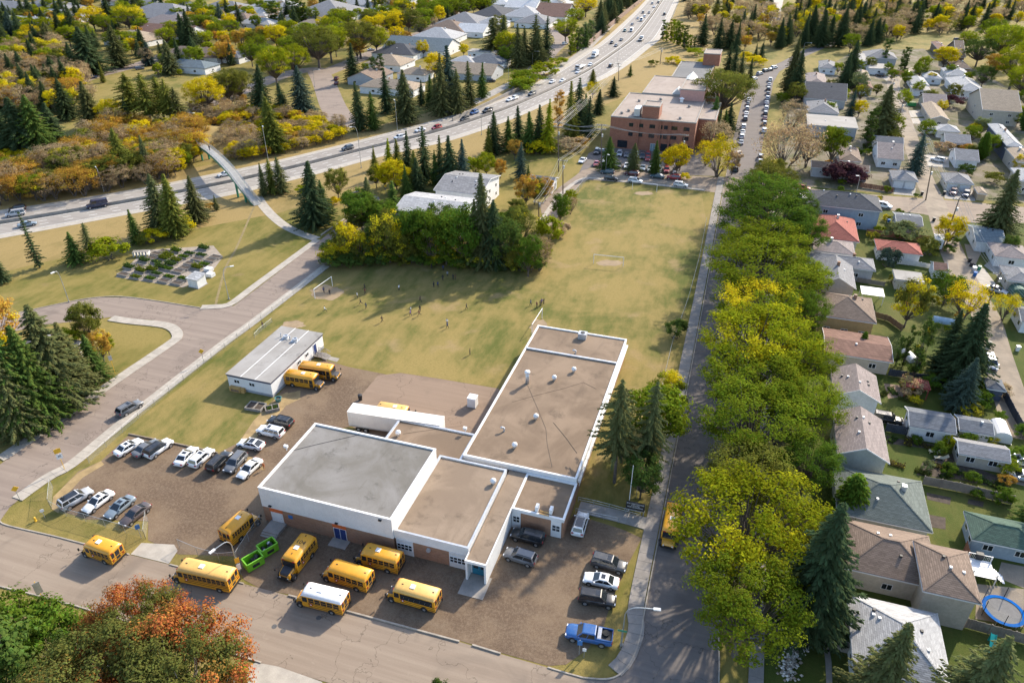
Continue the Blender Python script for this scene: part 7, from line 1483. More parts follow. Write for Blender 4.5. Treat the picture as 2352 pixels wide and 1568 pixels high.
def in_view(rec):
    kind, p, h, wf = rec[:4]; u, v, d = seen((p.x, p.y, h)); u2, v2, d2 = seen((p.x, p.y, 0)); rad = .45*h*wf*_FD/d2
    return not (max(u, u2) + rad < -12 or min(u, u2) - rad > 2364 or v > 1580 or v2 < -4)
TREES = [t for t in TREES if in_view(t)]
def grow():
    byk = {}
    recs = []
    for i, (kind, p, h, wf, ck, yf, place, group) in enumerate(TREES):
        u, v, dep = seen((p.x, p.y, h*.6)); recs.append((i, u, dep))
        byk.setdefault((KW[kind][1], CW[ck], place), []).append((u, i))
    lab = {}
    for (sz, col, place), L in byk.items():
        L.sort(); n = len(L)
        for k, (u, i) in enumerate(L):
            if n == 1: s = 'the only %s %s %s' % (col, sz, place)
            else: s = '%s %s %s, %s from the left' % (col, sz, place, ('first' if k == 0 else (ORD[k].strip() if k < len(ORD) else '%d%s' % (k + 1, 'st' if k % 10 == 0 and k != 10 else 'nd' if k % 10 == 1 and k != 11 else 'rd' if k % 10 == 2 and k != 12 else 'th'))))
            lab[i] = s
    r = random.Random(3); cnt = {}
    for i, (kind, p, h, wf, ck, yf, place, group) in enumerate(TREES):
        k = cnt.get(kind, 0); cnt[kind] = k + 1
        tm, cm, h0 = PROTO[kind][k % len(PROTO[kind])]
        if kind in ('spruce', 'bigspruce') and ck in 'KPL': KWN = 'conifer_tree'  # same spruce shapes
        else: KWN = KW[kind][0]
        name = (KWN if kind != 'sparse' or ck == 'T' else 'sparse_tree') if kind != 'tree' else {'Y': 'yellow_leafy_tree', 'O': 'orange_leafy_tree', 'L': 'broadleaf_tree'}.get(ck, 'leafy_tree'); cat = 'shrub' if kind == 'bush' else 'tree'  # leafy and thin trees named by leaf colour; species not told apart
        s = h/h0
        root = thing(name, lab[i], cat, (p.x, p.y, 0), r.uniform(0, 6.28), group)
        if kind in ('spruce', 'bigspruce', 'pine'): wf *= r.uniform(.85, 1.25); root.rotation_euler = (r.uniform(-.035, .035), r.uniform(-.035, .035), root.rotation_euler.z)
        root.scale = (s*wf, s*wf*r.uniform(.9, 1.1), s)
        tint = r.uniform(.86, 1.14); c = LC[ck]; hv = r.uniform(-.05, .05)
        yf *= .95
        col = (max(0, c[0]*tint*(1 + hv)), max(0, c[1]*tint), max(0, c[2]*tint*(1 - hv)))
        link('trunk', tm, root); cr = link('crown', cm, root); cr.color = (*col, min(1, max(0, yf)))
grow()
# ------------------------------------------------------------------ freeway furniture
mb = MB(); n = 90
for i in range(n):
    a, b = fw(.80*i/n, .49), fw(.80*(i + 1)/n, .49); mb.obox(a, b, .55, .01, .35); mb.obox(a, b, .25, .352, .85)
tag(mb.build('median_barrier', M_CONC2), 'low concrete barrier along the middle of the freeway', 'barrier')
NFP = smooth_line(gl((1350, 108), (1376, 85), (1420, 48), (1476, 2), (1490, -14)), 5)
NB = thing('noise_fence', 'brown timber noise fence along the upper freeway', 'fence'); P = resample(NFP, 70)
M_NF = pm('pinkish brown timber fence', (.33, .22, .165), .15, .6, .9)
for i in range(69):
    MB().obox(P[i], P[i].lerp(P[i+1], .97), .12, 0, 3.2).build('panel', M_NF, NB)
for i in range(0, 70, 1): MB().box(P[i].x - .15, P[i].x + .15, P[i].y - .15, P[i].y + .15, 0, 3.5).build('post', M_WOOD, NB)
RW = resample(gl((1040, 278), (1110, 246), (1176, 214), (1225, 192)), 14); mb = MB()
for i in range(13): mb.obox(RW[i], RW[i+1], .4, 0, 1.3)
tag(mb.build('retaining_wall', M_CONC2), 'low concrete retaining wall beside the upper freeway lanes', 'wall')
GR = thing('guard_rail', 'steel guard rail along the near side of the upper freeway', 'guard rail')
P = [fw(.62 + .36*i/60, 1.09) for i in range(61)]
mb = MB()
for i in range(60): mb.obox(P[i], P[i+1], .08, .45, .8)
mb.build('rail', M_GALV, GR)
for p in P[::2]: MB().box(p.x - .1, p.x + .1, p.y - .1, p.y + .1, 0, .75).build('post', M_WOOD, GR)

# ------------------------------------------------------------------ footbridge
BR = thing('footbridge', 'curved footbridge with grey deck and green steel girder over the freeway', 'bridge')
BP = smooth_line([g(453, 300, 4.0), g(460, 328, 4.6), g(482, 346, 5.4), g(507, 368, 5.9), g(532, 395, 5.6), g(558, 429, 3.8), g(580, 456, 1.3), g(592, 470, .15)], 6)
nb = len(BP); A = offset_line(BP, 1.15); B_ = offset_line(BP, -1.15)
for q, p in zip(A + B_, BP + BP): q.z = p.z
M_GREEN = pm('green bridge steel', (.03, .22, .13), .12, 1, .5); M_DECK = pm('pale deck concrete', (.42, .40, .36), .1, .6, .85)
for i in range(nb - 1):
    vs = [A[i], B_[i], B_[i+1], A[i+1]]; lo = [v - Vector((0, 0, .25)) for v in vs]
    MB().add(vs + lo, [(0, 1, 2, 3), (7, 6, 5, 4), (0, 4, 5, 1), (2, 6, 7, 3), (1, 5, 6, 2), (3, 7, 4, 0)]).build('deck_panel', M_DECK, BR)
for side, nm in ((A, 'parapet'), (B_, 'parapet')):
    mb = MB()
    for i in range(nb - 1):
        for z in (.35, .7, 1.15): mb.beam(side[i] + Vector((0, 0, z)), side[i+1] + Vector((0, 0, z)), .07)
        mb.cyl(side[i], side[i] + Vector((0, 0, 1.15)), .05, n=5)
    mb.build(nm, M_STEEL, BR)
    mb = MB()
    for i in range(nb - 1):
        a, b = side[i], side[i+1]; dz = .7
        mb.add([a - Vector((0, 0, .26)), b - Vector((0, 0, .26)), b - Vector((0, 0, min(b.z, .26 + dz))), a - Vector((0, 0, min(a.z, .26 + dz)))], [(0, 1, 2, 3)])
    mb.build('girder', M_GREEN, BR)
for k in (8, 28, 33):
    for s in (A, B_): MB().beam(s[k] - Vector((0, 0, .3)), Vector((s[k].x, s[k].y, 0)), .45).build('pier', M_GREEN, BR)
pm0 = BP[0]; mb = MB(); n = 20; vs = [(pm0.x, pm0.y + 2, 3.95)]
for r_, z in ((5, 3.9), (10, 2.6), (16, .9), (22, -.02)):
    for k in range(n): a = 2*pi*k/n; vs.append((pm0.x + r_*cos(a)*1.5, pm0.y + 2 + r_*sin(a), z + .15*sin(3*a)*(z > 0)))
fs = [(0, 1 + k, 1 + (k + 1) % n) for k in range(n)]
for j in range(3): fs += [(1 + j*n + k, 1 + (j+1)*n + k, 1 + (j+1)*n + (k + 1) % n, 1 + j*n + (k + 1) % n) for k in range(n)]
structure(mb.add(vs, fs).build('embankment', M_VERGE, None, True))

# ------------------------------------------------------------------ community garden
flat('garden_gravel', gl((265, 636), (335, 574), (490, 564), (512, 590), (478, 636), (420, 660)), -.008, pm('garden gravel', (.32, .265, .21), .15, .8, .95))
a, b = g(270, 634), g(297, 640); BA = atan2((b - a).y, (b - a).x)
BEDS = [(1140, 960, 0), (1255, 985, 1), (1385, 1000, 1), (1510, 1020, 0), (1630, 1040, 0), (1190, 895, 2), (1275, 885, 0), (1300, 930, 2), (1400, 920, 2), (1445, 955, 1), (1560, 985, 1), (1690, 1000, 1), (1330, 835, 2), (1400, 810, 0), (1445, 850, 1), (1480, 893, 2), (1545, 910, 1), (1640, 930, 0), (1700, 900, 0), (1815, 900, 2), (1880, 870, 1), (1440, 770, 0), (1510, 815, 2), (1570, 870, 2), (1620, 835, 2), (1750, 860, 0), (1515, 748, 0), (1550, 788, 2), (1690, 800, 1), (1815, 820, 0), (1620, 745, 2), (1745, 770, 1), (1855, 785, 1), (1935, 830, 0), (1985, 800, 0), (1875, 722, 2)]
pr = random.Random(4)
def greens(w, d, z, n, hmax, r):
    lv = Leaves()
    for _ in range(n):
        p = Vector((r.uniform(-w/2, w/2), r.uniform(-d/2, d/2), z + abs(r.gauss(0, .4))*hmax)); lv.leaf(p, (rdir(r) + Vector((0, 0, .6))).normalized(), rdir(r), .28, .34, r.random(), r)
    return lv.mesh('plants', M_LEAF)
GM = [greens(2.8, 1.3, .35, 260, .5, pr), greens(2.9, 1.4, .35, 420, 1.1, pr)]
bc = {}; BS = sorted(BEDS)
for x, y, k in BS:
    p = g(x/4, 392 + y/4); kind = ('bare soil', 'low green', 'leafy overgrown')[k]; bc[k] = bc.get(k, 0) + 1
    t = thing('raised_bed', '%s raised bed in the community garden, %s from the left' % (kind, 'first' if bc[k] == 1 else ORD[bc[k] - 1].strip() or 'first'), 'garden bed', p, BA, 'raised beds of the community garden')
    w, d = 3.0, 1.6
    for (x0, x1, y0, y1) in ((-w/2, w/2, -d/2, -d/2 + .12), (-w/2, w/2, d/2 - .12, d/2), (-w/2, -w/2 + .12, -d/2 + .12, d/2 - .12), (w/2 - .12, w/2, -d/2 + .12, d/2 - .12)):
        MB().box(x0, x1, y0, y1, 0, .45).build('board', M_WOODG, t)
    MB().box(-w/2 + .121, w/2 - .121, -d/2 + .121, d/2 - .121, .02, .34).build('soil', M_SOIL, t)
    if k: o = link('plants', GM[k - 1], t); o['kind'] = 'stuff'; o.color = (*pr.choice([LCG for LCG in ((.09, .15, .02), (.13, .16, .02), (.07, .12, .03))]), pr.choice((0, 0, .2)))
p = g(455, 655); SH = thing('garden_shed', 'small white shed beside the community garden', 'shed', p, BA)
MB().box(-1.4, 1.4, -1.4, 1.4, .1, 2.3).build('wall', M_WHITE, SH); MB().add([(-1.7, -1.7, 2.3), (1.7, -1.7, 2.3), (1.7, 1.7, 2.7), (-1.7, 1.7, 2.7), (-1.7, -1.7, 2.2), (1.7, -1.7, 2.2), (1.7, 1.7, 2.6), (-1.7, 1.7, 2.6)], [(0, 1, 2, 3), (7, 6, 5, 4), (0, 4, 5, 1), (1, 5, 6, 2), (2, 6, 7, 3), (3, 7, 4, 0)]).build('roof', RM['lightgrey'], SH)
MB().box(-1.6, 1.6, -1.6, 1.6, -.02, .099).build('base', M_CONC2, SH); wall_door(SH, (-.5, -1.4, .12), (1, 0), .9, 1.9, M_WHITE2)
for k, (u, v) in enumerate(((484, 634), (480, 622))):
    p = g(u, v); t = thing('compost_bin', ('white slatted compost bin right of the garden shed', 'farther white slatted compost bin right of the garden shed')[k], 'bin', p, BA)
    for z in (0, .3, .6): MB().box(-.9, .9, -.7, .7, z, z + .24).build('slat_tier', M_WHITE, t)
p = g(327, 587); t = thing('cold_frame', 'white framed greenhouse rack at the garden corner', 'cold frame', p, BA + .5)
for k in range(6): MB().box(-2 + k*.75, -1.9 + k*.75, -.7, .7, 0, 1.2).build('hoop', M_WHITE, t)
MB().box(-2.05, 1.95, -.72, .72, 1.2, 1.26).build('cover', M_WOODG, t)

# planters near the portable classroom
for k, (u, v, s, lab) in enumerate(((588, 936, 1.0, 'large empty timber planter by the portable classroom'), (626, 940, .75, 'smaller timber planter with weeds by the portable classroom'))):
    p = g(u, v); t = thing('timber_planter', lab, 'planter', p, radians(4 if k == 0 else 40))
    w, d = 3.2*s, 2.2*s
    for (x0, x1, y0, y1) in ((-w/2, w/2, -d/2, -d/2 + .14), (-w/2, w/2, d/2 - .14, d/2), (-w/2, -w/2 + .14, -d/2 + .14, d/2 - .14), (w/2 - .14, w/2, -d/2 + .14, d/2 - .14), (-.07, .07, -d/2 + .14, d/2 - .14)): MB().box(x0, x1, y0, y1, 0, .55).build('board', M_WOODG, t)
    MB().box(-w/2 + .141, w/2 - .141, -d/2 + .141, d/2 - .141, .02, .33).build('soil', M_SOIL, t)
    if k: o = link('plants', GM[0], t); o['kind'] = 'stuff'; o.scale = (.6, .8, .8); o.color = (.09, .14, .03, 0)
p = g(640, 921); t = thing('garden_tub', 'teal plastic tub beside the timber planters', 'tub', p)
MB().lathe([(.45, 0), (.62, .75), (.66, .78), (.55, .8), (.5, .5)], (0, 0, 0), 12).build('tub', pm('teal plastic', (.08, .2, .19), .1), t); MB().lathe([(.5, .45), (.3, .55), (.05, .58)], (0, 0, 0), 10).build('soil', M_SOIL, t)
# skips
M_SKIP = pm('lime green skip paint', (.17, .46, .02), .12, 1, .5)
for u, v, lab in ((617, 1266, 'lime green skip with black bags nearer the gymnasium'), (584, 1297, 'lime green skip with loose rubbish nearer the road')):
    p = g(u, v); t = thing('waste_skip', lab, 'skip', p, radians(62)); w, d, h = 2.35, 1.6, 1.4
    for k, q in enumerate((((-w/2, -d/2), (w/2, -d/2)), ((-w/2, d/2), (w/2, d/2)), ((-w/2, -d/2), (-w/2, d/2)), ((w/2, -d/2), (w/2, d/2)))):
        MB().obox(q[0], q[1], .09, .12, h).build('side_panel', M_SKIP, t); MB().obox(q[0], q[1], .17, h, h + .08).build('rim', M_SKIP, t)
    MB().box(-w/2, w/2, -d/2, d/2, .08, .14).build('floor', M_BLACK, t)
    for x in (-1, 1): MB().box(x*.9 - .1, x*.9 + .1, -.7, .7, 0, .079).build('runner', M_BLACK, t)
    MB().box(-.5, .5, -d/2 - .06, -d/2 - .046, .45, .95).build('logo_patch', M_BLACK, t)
    r = random.Random(int(u))
    for k in range(14):
        q = Vector((r.uniform(-.8, .8), r.uniform(-.5, .5), r.uniform(.5, 1.05))); b = MB().lathe([(.02, -.22), (.26, -.1), (.28, .08), (.05, .26)], q, 7); b.build('rubbish_bag', M_BLACK if r.random() < .8 else M_GALV, t)

# ------------------------------------------------------------------ goals
def goal(label, a, b, h=2.44):
    a, b = g(*a), g(*b); t = thing('goal_frame', label, 'goal', a, atan2((b - a).y, (b - a).x), 'football goals on the school field'); L = (b - a).length
    for x in (0, L): MB().cyl((x, 0, 0), (x, 0, h), .07, n=8).build('post', M_WHITE2, t)
    MB().cyl((-.06, 0, h), (L + .06, 0, h), .07, n=8).build('crossbar', M_WHITE2, t)
goal('white goal frame near the diagonal street', (724, 686), (764, 657)); goal('white goal frame in the middle of the far field', (1363, 605), (1431, 612)); goal('white goal frame by the cross street', (1452, 435), (1508, 441)); goal('white goal frame behind the classroom wing', (1222, 768), (1245, 731))
for u, v in ((1322, 721), (1426, 737)):
    pass
# ------------------------------------------------------------------ people
def body(pose, r):
    V = [(0, 0, .86), (0, 0, 1.05), (0, 0, 1.30), (0, 0, 1.42), (.02, 0, 1.50), (.03, 0, 1.60)]; R = [.13, .12, .15, .07, .06, .095]; E = [(0, 1), (1, 2), (2, 3), (3, 4), (4, 5)]
    st = {'stand': (.03, .0), 'walk': (.24, .05), 'run': (.42, .22)}[pose]
    for s in (-1, 1):
        f = s*st[0]; k = len(V)
        V += [(.0, s*.09, .82), (f*.55, s*.10, .46 + (.06 if f > 0 else 0)), (f - (st[1] if f < 0 else 0), s*.10, .06 + (st[1] if f < 0 else 0)), (f + .12 - (st[1] if f < 0 else 0), s*.11, .04 + (st[1]*.8 if f < 0 else 0))]; R += [.10, .075, .05, .045]; E += [(0, k), (k, k + 1), (k + 1, k + 2), (k + 2, k + 3)]
        k = len(V); a = -f
        V += [(0, s*.20, 1.36), (a*.35, s*.26, 1.10), (a*.8 + .06, s*.25, .88 + abs(a)*.35), (a*.95 + .10, s*.24, .80 + abs(a)*.4)]; R += [.07, .05, .038, .04]; E += [(2, k), (k, k + 1), (k + 1, k + 2), (k + 2, k + 3)]
    me = bpy.data.meshes.new('tmp_person'); me.from_pydata(V, E, []); o = bpy.data.objects.new('tmp_person', me); COL.objects.link(o)
    m = o.modifiers.new('s', 'SKIN'); m.use_smooth_shade = True; sv = me.skin_vertices[0].data
    for i, q in enumerate(R): sv[i].radius = (q, q)
    sv[0].use_root = True
    su = o.modifiers.new('u', 'SUBSURF'); su.levels = 1; su.render_levels = 1
    dg = bpy.context.evaluated_depsgraph_get(); dg.update(); out = bpy.data.meshes.new_from_object(o.evaluated_get(dg)); COL.objects.unlink(o); bpy.data.objects.remove(o)
    out.materials.clear(); 
    for mt in (M_SHIRT, M_PANTS, M_SKIN): out.materials.append(mt)
    for p in out.polygons:
        c = p.center; z = c.z; hand = abs(c.y) > .17 and z < 1.0 and z > .55 and (abs(c.x) > .02) and z < .93
        p.material_index = 2 if z > 1.43 or hand else (0 if z > .84 else 1)
    return out
def m_objcol(name):
    t = NT(name); oi = t.new('ShaderNodeObjectInfo'); t.link(oi.outputs['Color'], t.b.inputs['Base Color']); t.rough(.85); return t.m
M_SHIRT = m_objcol('school shirt'); M_PANTS = pm('dark trousers', (.02, .02, .028), .2, 4, .9); M_SKIN = pm('skin', (.36, .21, .14), .1, 4, .6); M_HAIR = pm('dark hair', (.022, .015, .012), .2, 6, .8)
PB = {k: body(k, None) for k in ('stand', 'walk', 'run')}
HAIR = MB().lathe([(.10, -.05), (.112, .02), (.10, .08), (.06, .12), (.01, .13)], (0, 0, 0), 10).mesh('hair', M_HAIR, True)
SH_C = {'white': (.72, .72, .72), 'black': (.02, .02, .025), 'navy': (.03, .05, .14), 'purple': (.20, .12, .30), 'dark red': (.16, .03, .03), 'brown': (.10, .06, .04), 'grey': (.25, .26, .28)}
PEO = [(625, 1120, 'navy', 'walk', 'in the left goal mouth'), (680, 1140, 'black', 'run', 'in front of the left goal'), (1000, 1090, 'black', 'run', 'farther of two right of the left goal'), (1003, 1130, 'dark red', 'walk', 'nearer of two right of the left goal'), (933, 1168, 'white', 'stand', 'right of the left goal in shade'), (963, 1230, 'black', 'run', 'left of the pair at mid field'), (1013, 1266, 'navy', 'walk', 'with a long shadow left of mid field'), (635, 1297, 'white', 'run', 'running below the left goal'), (1315, 1097, 'white', 'stand', 'alone in the tree shade'), (1635, 1072, 'black', 'stand', 'left of two under the trees'), (1672, 1068, 'navy', 'walk', 'right of two under the trees'), (1717, 1008, 'black', 'stand', 'under the trees behind the pair'), (1812, 1000, 'black', 'stand', 'left of two at the wood edge'), (1832, 1002, 'dark red', 'stand', 'right of two at the wood edge'), (1760, 972, 'grey', 'stand', 'in grey near the wood edge'), (1720, 916, 'navy', 'stand', 'among the tree trunks'), (1615, 902, 'black', 'stand', 'beside the tree trunks'), (1510, 1206, 'brown', 'run', 'running at mid field'), (1424, 1300, 'white', 'stand', 'rear of the mid field pair'), (1420, 1334, 'purple', 'walk', 'front of the mid field pair'), (1508, 1292, 'black', 'stand', 'farther of two right of mid field'), (1500, 1334, 'dark red', 'run', 'nearer of two right of mid field'), (1160, 1391, 'brown', 'run', 'running with a long shadow below mid field'), (1935, 1272, 'black', 'walk', 'alone on the right of the pitch'), (1757, 1412, 'white', 'stand', 'farther of two in front of the wing'), (1760, 1446, 'navy', 'walk', 'nearer of two in front of the wing'), (65, 1440, 'brown', 'stand', 'by the fence behind the portable classroom')]
PD = [(588 + x/4, 392 + y/4, c, po, w) for x, y, c, po, w in PEO] + [(1176 + 172/4, 392 + 1238/4, 'navy', 'walk', 'left of the group behind the wing'), (1176 + 228/4, 392 + 1257/4, 'dark red', 'stand', 'front of the group behind the wing'), (1176 + 258/4, 392 + 1248/4, 'black', 'walk', 'middle of the group behind the wing'), (1176 + 273/4, 392 + 1228/4, 'purple', 'stand', 'back of the group behind the wing'), (1176 + 291/4, 392 + 1226/4, 'black', 'stand', 'right of the group behind the wing'), (588 + 1966/4, 784 + 121/4, 'black', 'stand', 'on the green grass beside the wing'), (1615, 344, 'navy', 'walk', 'outside the brick building entrance')]
for k, (u, v, c, po, w) in enumerate(PD):
    p = g(u, v); r = random.Random(k*7); a = r.uniform(0, 6.28); s = .88 if k < len(PD) - 1 else 1.05
    t = thing('person', 'person in a %s top %s' % (c, w), 'person', p, a, 'people on the school field'); t.scale = (s, s, s)
    b = link('body', PB[po], t); b.color = (*SH_C[c], 1); link('hair', HAIR, t, (.03, 0, 1.60))
q = BP[12]; t = thing('person', 'person in dark clothes crossing the footbridge', 'person', q, 2.2); b = link('body', PB['walk'], t); b.color = (.02, .02, .03, 1); link('hair', HAIR, t, (.03, 0, 1.60))

# ------------------------------------------------------------------ lamps, poles, wires, signs
def lamp(label, base, vtop, arm, group='street lamps', col=None, r=.09):
    """arm: photo reading of the lamp head's end"""
    p = g(*base); H_ = height_of(p, vtop); q = g(arm[0], arm[1], H_ + .1); d = Vector((q.x - p.x, q.y - p.y, 0))
    if d.length > 3.5: d = d.normalized()*3.0
    t = thing('street_lamp', label, 'street lamp', p, 0, group); m = col or M_STEEL
    MB().cyl((0, 0, 0), (0, 0, H_*.80), r, r*.75, 8).build('pole', m, t)
    pts = [Vector((0, 0, H_*.80)), Vector((d.x*.10, d.y*.10, H_*.92)), Vector((d.x*.38, d.y*.38, H_)), Vector((d.x, d.y, H_ + .12))]
    MB().tube(smooth_line(pts, 4), r*.7, 6).build('arm', m, t)
    e = d.normalized(); MB().beam(pts[-1] - e*.1, pts[-1] + e*.75, .34, .16).build('lamp_head', M_WHITE2, t)
    MB().lathe([(.22, 0), (.22, .25), (.1, .3)], (0, 0, 0), 8).build('base', M_CONC2, t)
lamp('curved street lamp at the lower right corner above the blue pickup', (1427, 1481), 1392, (1503, 1398))
lamp('curved street lamp arching over the fenced bus', (549, 1312), 1236, (492, 1262))
for lab, b, vt, arm in (('street lamp standing left of the community garden', (159, 694), 622, (124, 625)), ('street lamp standing right of the community garden', (526, 687), 616, (529, 612)), ('freeway lamp left of the dark conifers', (239, 440), 388, (220, 384)), ('freeway lamp right of the footbridge thicket', (617, 372), 290, (603, 290)), ('freeway lamp beside the golden thicket', (830, 386), 292, (808, 292)), ('freeway lamp in front of the curved suburban street', (913, 302), 232, (906, 230)), ('freeway lamp between the spruces near the black pickup', (1106, 310), 258, (1098, 256)), ('freeway lamp beside the upper left yellow shrubs', (1168, 196), 150, (1157, 151)), ('street lamp at the bend of the suburban street', (723, 200), 160, (740, 160)), ('tall freeway lamp near the dark sport utility', (1417, 163), 112, (1424, 111)), ('street lamp above the far path', (1223, 152), 118, (1242, 119)), ('street lamp at the head of the footbridge', (436, 300), 260, (443, 260)), ('street lamp beside the cul-de-sac', (793, 498), 448, (790, 446)), ('lamp in front of the brick building lot', (1391, 398), 355, (1396, 355)), ('pale lamp on the cross street by the purple hedge', (1966, 445), 405, (1972, 404)), ('lamp in the far right bend', (1846, 112), 98, (1862, 99))):
    lamp(lab, b, vt, arm)
M_POLE = pm('brown wooden pole', (.145, .105, .075), .2, 2, .9)
POLES = {}
def upole(key, label, base, top, arms=1, group='wooden power poles'):
    p = g(*base); H_ = min(16, height_of(p, top[1])); q = g(top[0], top[1], H_)
    t = thing('power_pole', label, 'power pole', p, 0, group); L = Vector((max(-1.2, min(1.2, q.x - p.x)), max(-1.2, min(1.2, q.y - p.y)), 0))
    MB().cyl((0, 0, 0), (L.x, L.y, H_), .19, .13, 8).build('pole', M_POLE, t)
    ends = []
    for k in range(arms):
        z = H_ - .4 - k*1.3; f = z/H_; MB().box(L.x*f - 1.5, L.x*f + 1.5, L.y*f - .16, L.y*f + .02, z - .09, z + .09).build('crossarm', M_WOODG, t)
        for x in (-1.35, -.7, .7, 1.35):
            MB().cyl((L.x*f + x, L.y*f - .07, z + .09), (L.x*f + x, L.y*f - .07, z + .32), .07, .05, 6).build('insulator', M_WHITE2, t); ends.append(Vector((p.x + L.x*f + x, p.y + L.y*f - .07, z + .33)))
    MB().cyl((L.x*.8 + .3, L.y*.8, H_*.74), (L.x*.8 + .3, L.y*.8, H_*.74 + .9), .26, .26, 8).build('transformer', M_GALV, t)
    POLES[key] = ends
upole('a', 'power pole with crossarms beside the dark conifer lawn', (1283, 394), (1283, 278), 2); upole('b', 'power pole left of the brick building lot', (1381, 396), (1382, 285), 2); upole('c', 'leaning power pole between yellow trees, brick building lot', (1561, 392), (1572, 308)); upole('d', 'power pole above the small dark roofed house', (1293, 446), (1293, 366)); upole('e', 'power pole with white crossarm among the alley shrubs', (1238, 508), (1237, 462)); upole('n', 'power pole beside the upper freeway grass', (1516, 148), (1520, 110)); upole('m', 'power pole on the grass above the brick building', (1421, 186), (1421, 145), 2)
upole('f', 'power pole at the alley mouth on the cross street', (2126, 460), (2140, 380)); upole('h', 'tall leaning power pole beside the yellow alley tree', (2166, 566), (2204, 455)); upole('i', 'power pole over the alley by the yellow trees', (2266, 705), (2299, 626)); upole('j', 'power pole beside the far sandy alley', (2041, 229), (2055, 182)); upole('k', 'power pole by the alley bend near the skip', (2064, 273), (2074, 236)); upole('l', 'power pole near the white alley garages', (2116, 385), (2122, 318), 2)
WIRE = pm('pale overhead wire', (.30, .29, .27), .1, 3, .6)
def wires(label, a, b, sag=1.2, n=None, r=.034):
    A_, B2 = POLES[a], POLES[b]; mb = MB(); k = min(len(A_), len(B2))
    t = thing('overhead_wires', label, 'wires')
    for i in range(k):
        P = [A_[i].lerp(B2[i], s/10) - Vector((0, 0, sag*4*(s/10)*(1 - s/10))) for s in range(11)]; MB().tube(P, r, 4).build('wire', WIRE, t)
for lab, a, b in (('overhead wires from the conifer lawn pole to the upper pole', 'a', 'm'), ('overhead wires from the upper pole to the freeway grass pole', 'm', 'n'), ('overhead wires along the front of the brick building, left span', 'a', 'b'), ('overhead wires along the front of the brick building, right span', 'b', 'c'), ('overhead wires from the lot pole down to the alley pole', 'b', 'd'), ('overhead wires over the alley shrubs left of the field', 'd', 'e'), ('overhead wires over the lower alley at right', 'h', 'i'), ('overhead wires crossing the cross street at the alley', 'l', 'h'), ('overhead wires over the far sandy alley', 'j', 'k'), ('overhead wires beside the blue green alley spruce', 'k', 'l')): wires(lab, a, b)
POLES['z'] = [p + Vector((9, -42, 1)) for p in POLES['i']]; wires('overhead wires leaving the picture at the right edge', 'i', 'z', 1.5)
def sign(name, label, base, vtop, shape, face, post=M_STEEL, w=.75, h=.75, txt=None, yaw=None, extra=None):
    p = g(*base); H_ = max(1.8, height_of(p, vtop)); a = atan2(-p.y, -p.x) + pi/2 if yaw is None else yaw
    t = thing(name, label, 'sign', p, a)
    MB().cyl((0, .06, 0), (0, .06, H_), .05, n=6).build('post', post, t); zc = H_ - h*.6
    if shape == 'diamond': MB().add([(0, -.02, zc - w*.7), (w*.7, -.02, zc), (0, -.02, zc + w*.7), (-w*.7, -.02, zc), (0, .02, zc - w*.7), (w*.7, .02, zc), (0, .02, zc + w*.7), (-w*.7, .02, zc)], [(0, 1, 2, 3), (7, 6, 5, 4), (0, 4, 5, 1), (1, 5, 6, 2), (2, 6, 7, 3), (3, 7, 4, 0)]).build('plate', face, t)
    else: MB().box(-w/2, w/2, -.02, .02, zc - h/2, zc + h/2).build('plate', face, t)
    if extra: MB().box(-w*.45, w*.45, -.02, .02, zc - h*1.9, zc - h*.75).build('lower_plate', extra, t)
    if txt: link('lettering', text_mesh(txt, h*.6, M_BLACK), t, (0, -.03, zc - (h*1.3 if extra else 0)), (pi/2, 0, 0))
sign('warning_sign', 'yellow diamond sign beside the diagonal street pavement', (469, 834), 802, 'diamond', M_YEL)
sign('speed_sign', 'school zone sign reading 30 on a yellow post', (149, 1078), 1030, 'box', M_YEL, M_YEL, .95, .8, '30', None, M_SIGNW)
sign('warning_sign', 'small yellow sign near the street corner', (47, 1150), 1117, 'diamond', M_YEL)
sign('arrow_sign', 'tall grey board on a yellow post at the lower left', (105, 1388), 1336, 'box', M_GALV, M_YEL, .8, 1.9)
sign('bike_sign', 'dark sign on a yellow post beside the corner spruces', (265, 858), 816, 'box', M_GALV, M_YEL, .6, 1.0)
sign('parking_sign', 'blue sign beside the blue pickup', (1330, 1503), 1470, 'box', M_BLUE, M_STEEL, .6, .8)
sign('parking_sign', 'blue sign beside the open lot gate', (325, 1236), 1204, 'box', M_BLUE, M_STEEL, .6, .8)
sign('notice_sign', 'small white sign on the corner grass', (104, 1190), 1184, 'box', M_SIGNW, M_STEEL, .5, .45)
sign('notice_sign', 'white sign on the grass beside the blue pickup', (1341, 1510), 1494, 'box', M_SIGNW, M_STEEL, .45, .5)
sign('bus_stop_sign', 'yellow and white sign below the arching lamp', (553, 1318), 1280, 'box', M_YEL, M_STEEL, .6, .9, None, None, M_SIGNW)
sign('warning_sign', 'yellow diamond sign among the conifers near the cul-de-sac', (887, 446), 424, 'diamond', M_YEL)
sign('street_sign', 'green street name sign on the lower right lamp corner', (1424, 1490), 1446, 'box', M_GREEN, M_STEEL, 1.1, .28)
p = g(607, 1078); t = thing('marker_post', 'orange marker post beside the white car row', 'post', p); MB().cyl((0, 0, 0), (0, 0, 1.2), .06).build('post', M_WOODY, t); MB().box(-.18, .18, -.03, .03, .6, 1.25).build('flag', M_ORANGE, t)
p = g(82, 1196); t = thing('fire_hydrant', 'small yellow hydrant on the corner grass', 'hydrant', p); MB().lathe([(.2, 0), (.2, .08), (.13, .1), (.13, .6), (.17, .62), (.12, .75), (.03, .82)], (0, 0, 0), 10).build('barrel', M_YEL, t); MB().cyl((-.25, 0, .45), (.25, 0, .45), .07, n=8).build('nozzle', M_YEL, t)

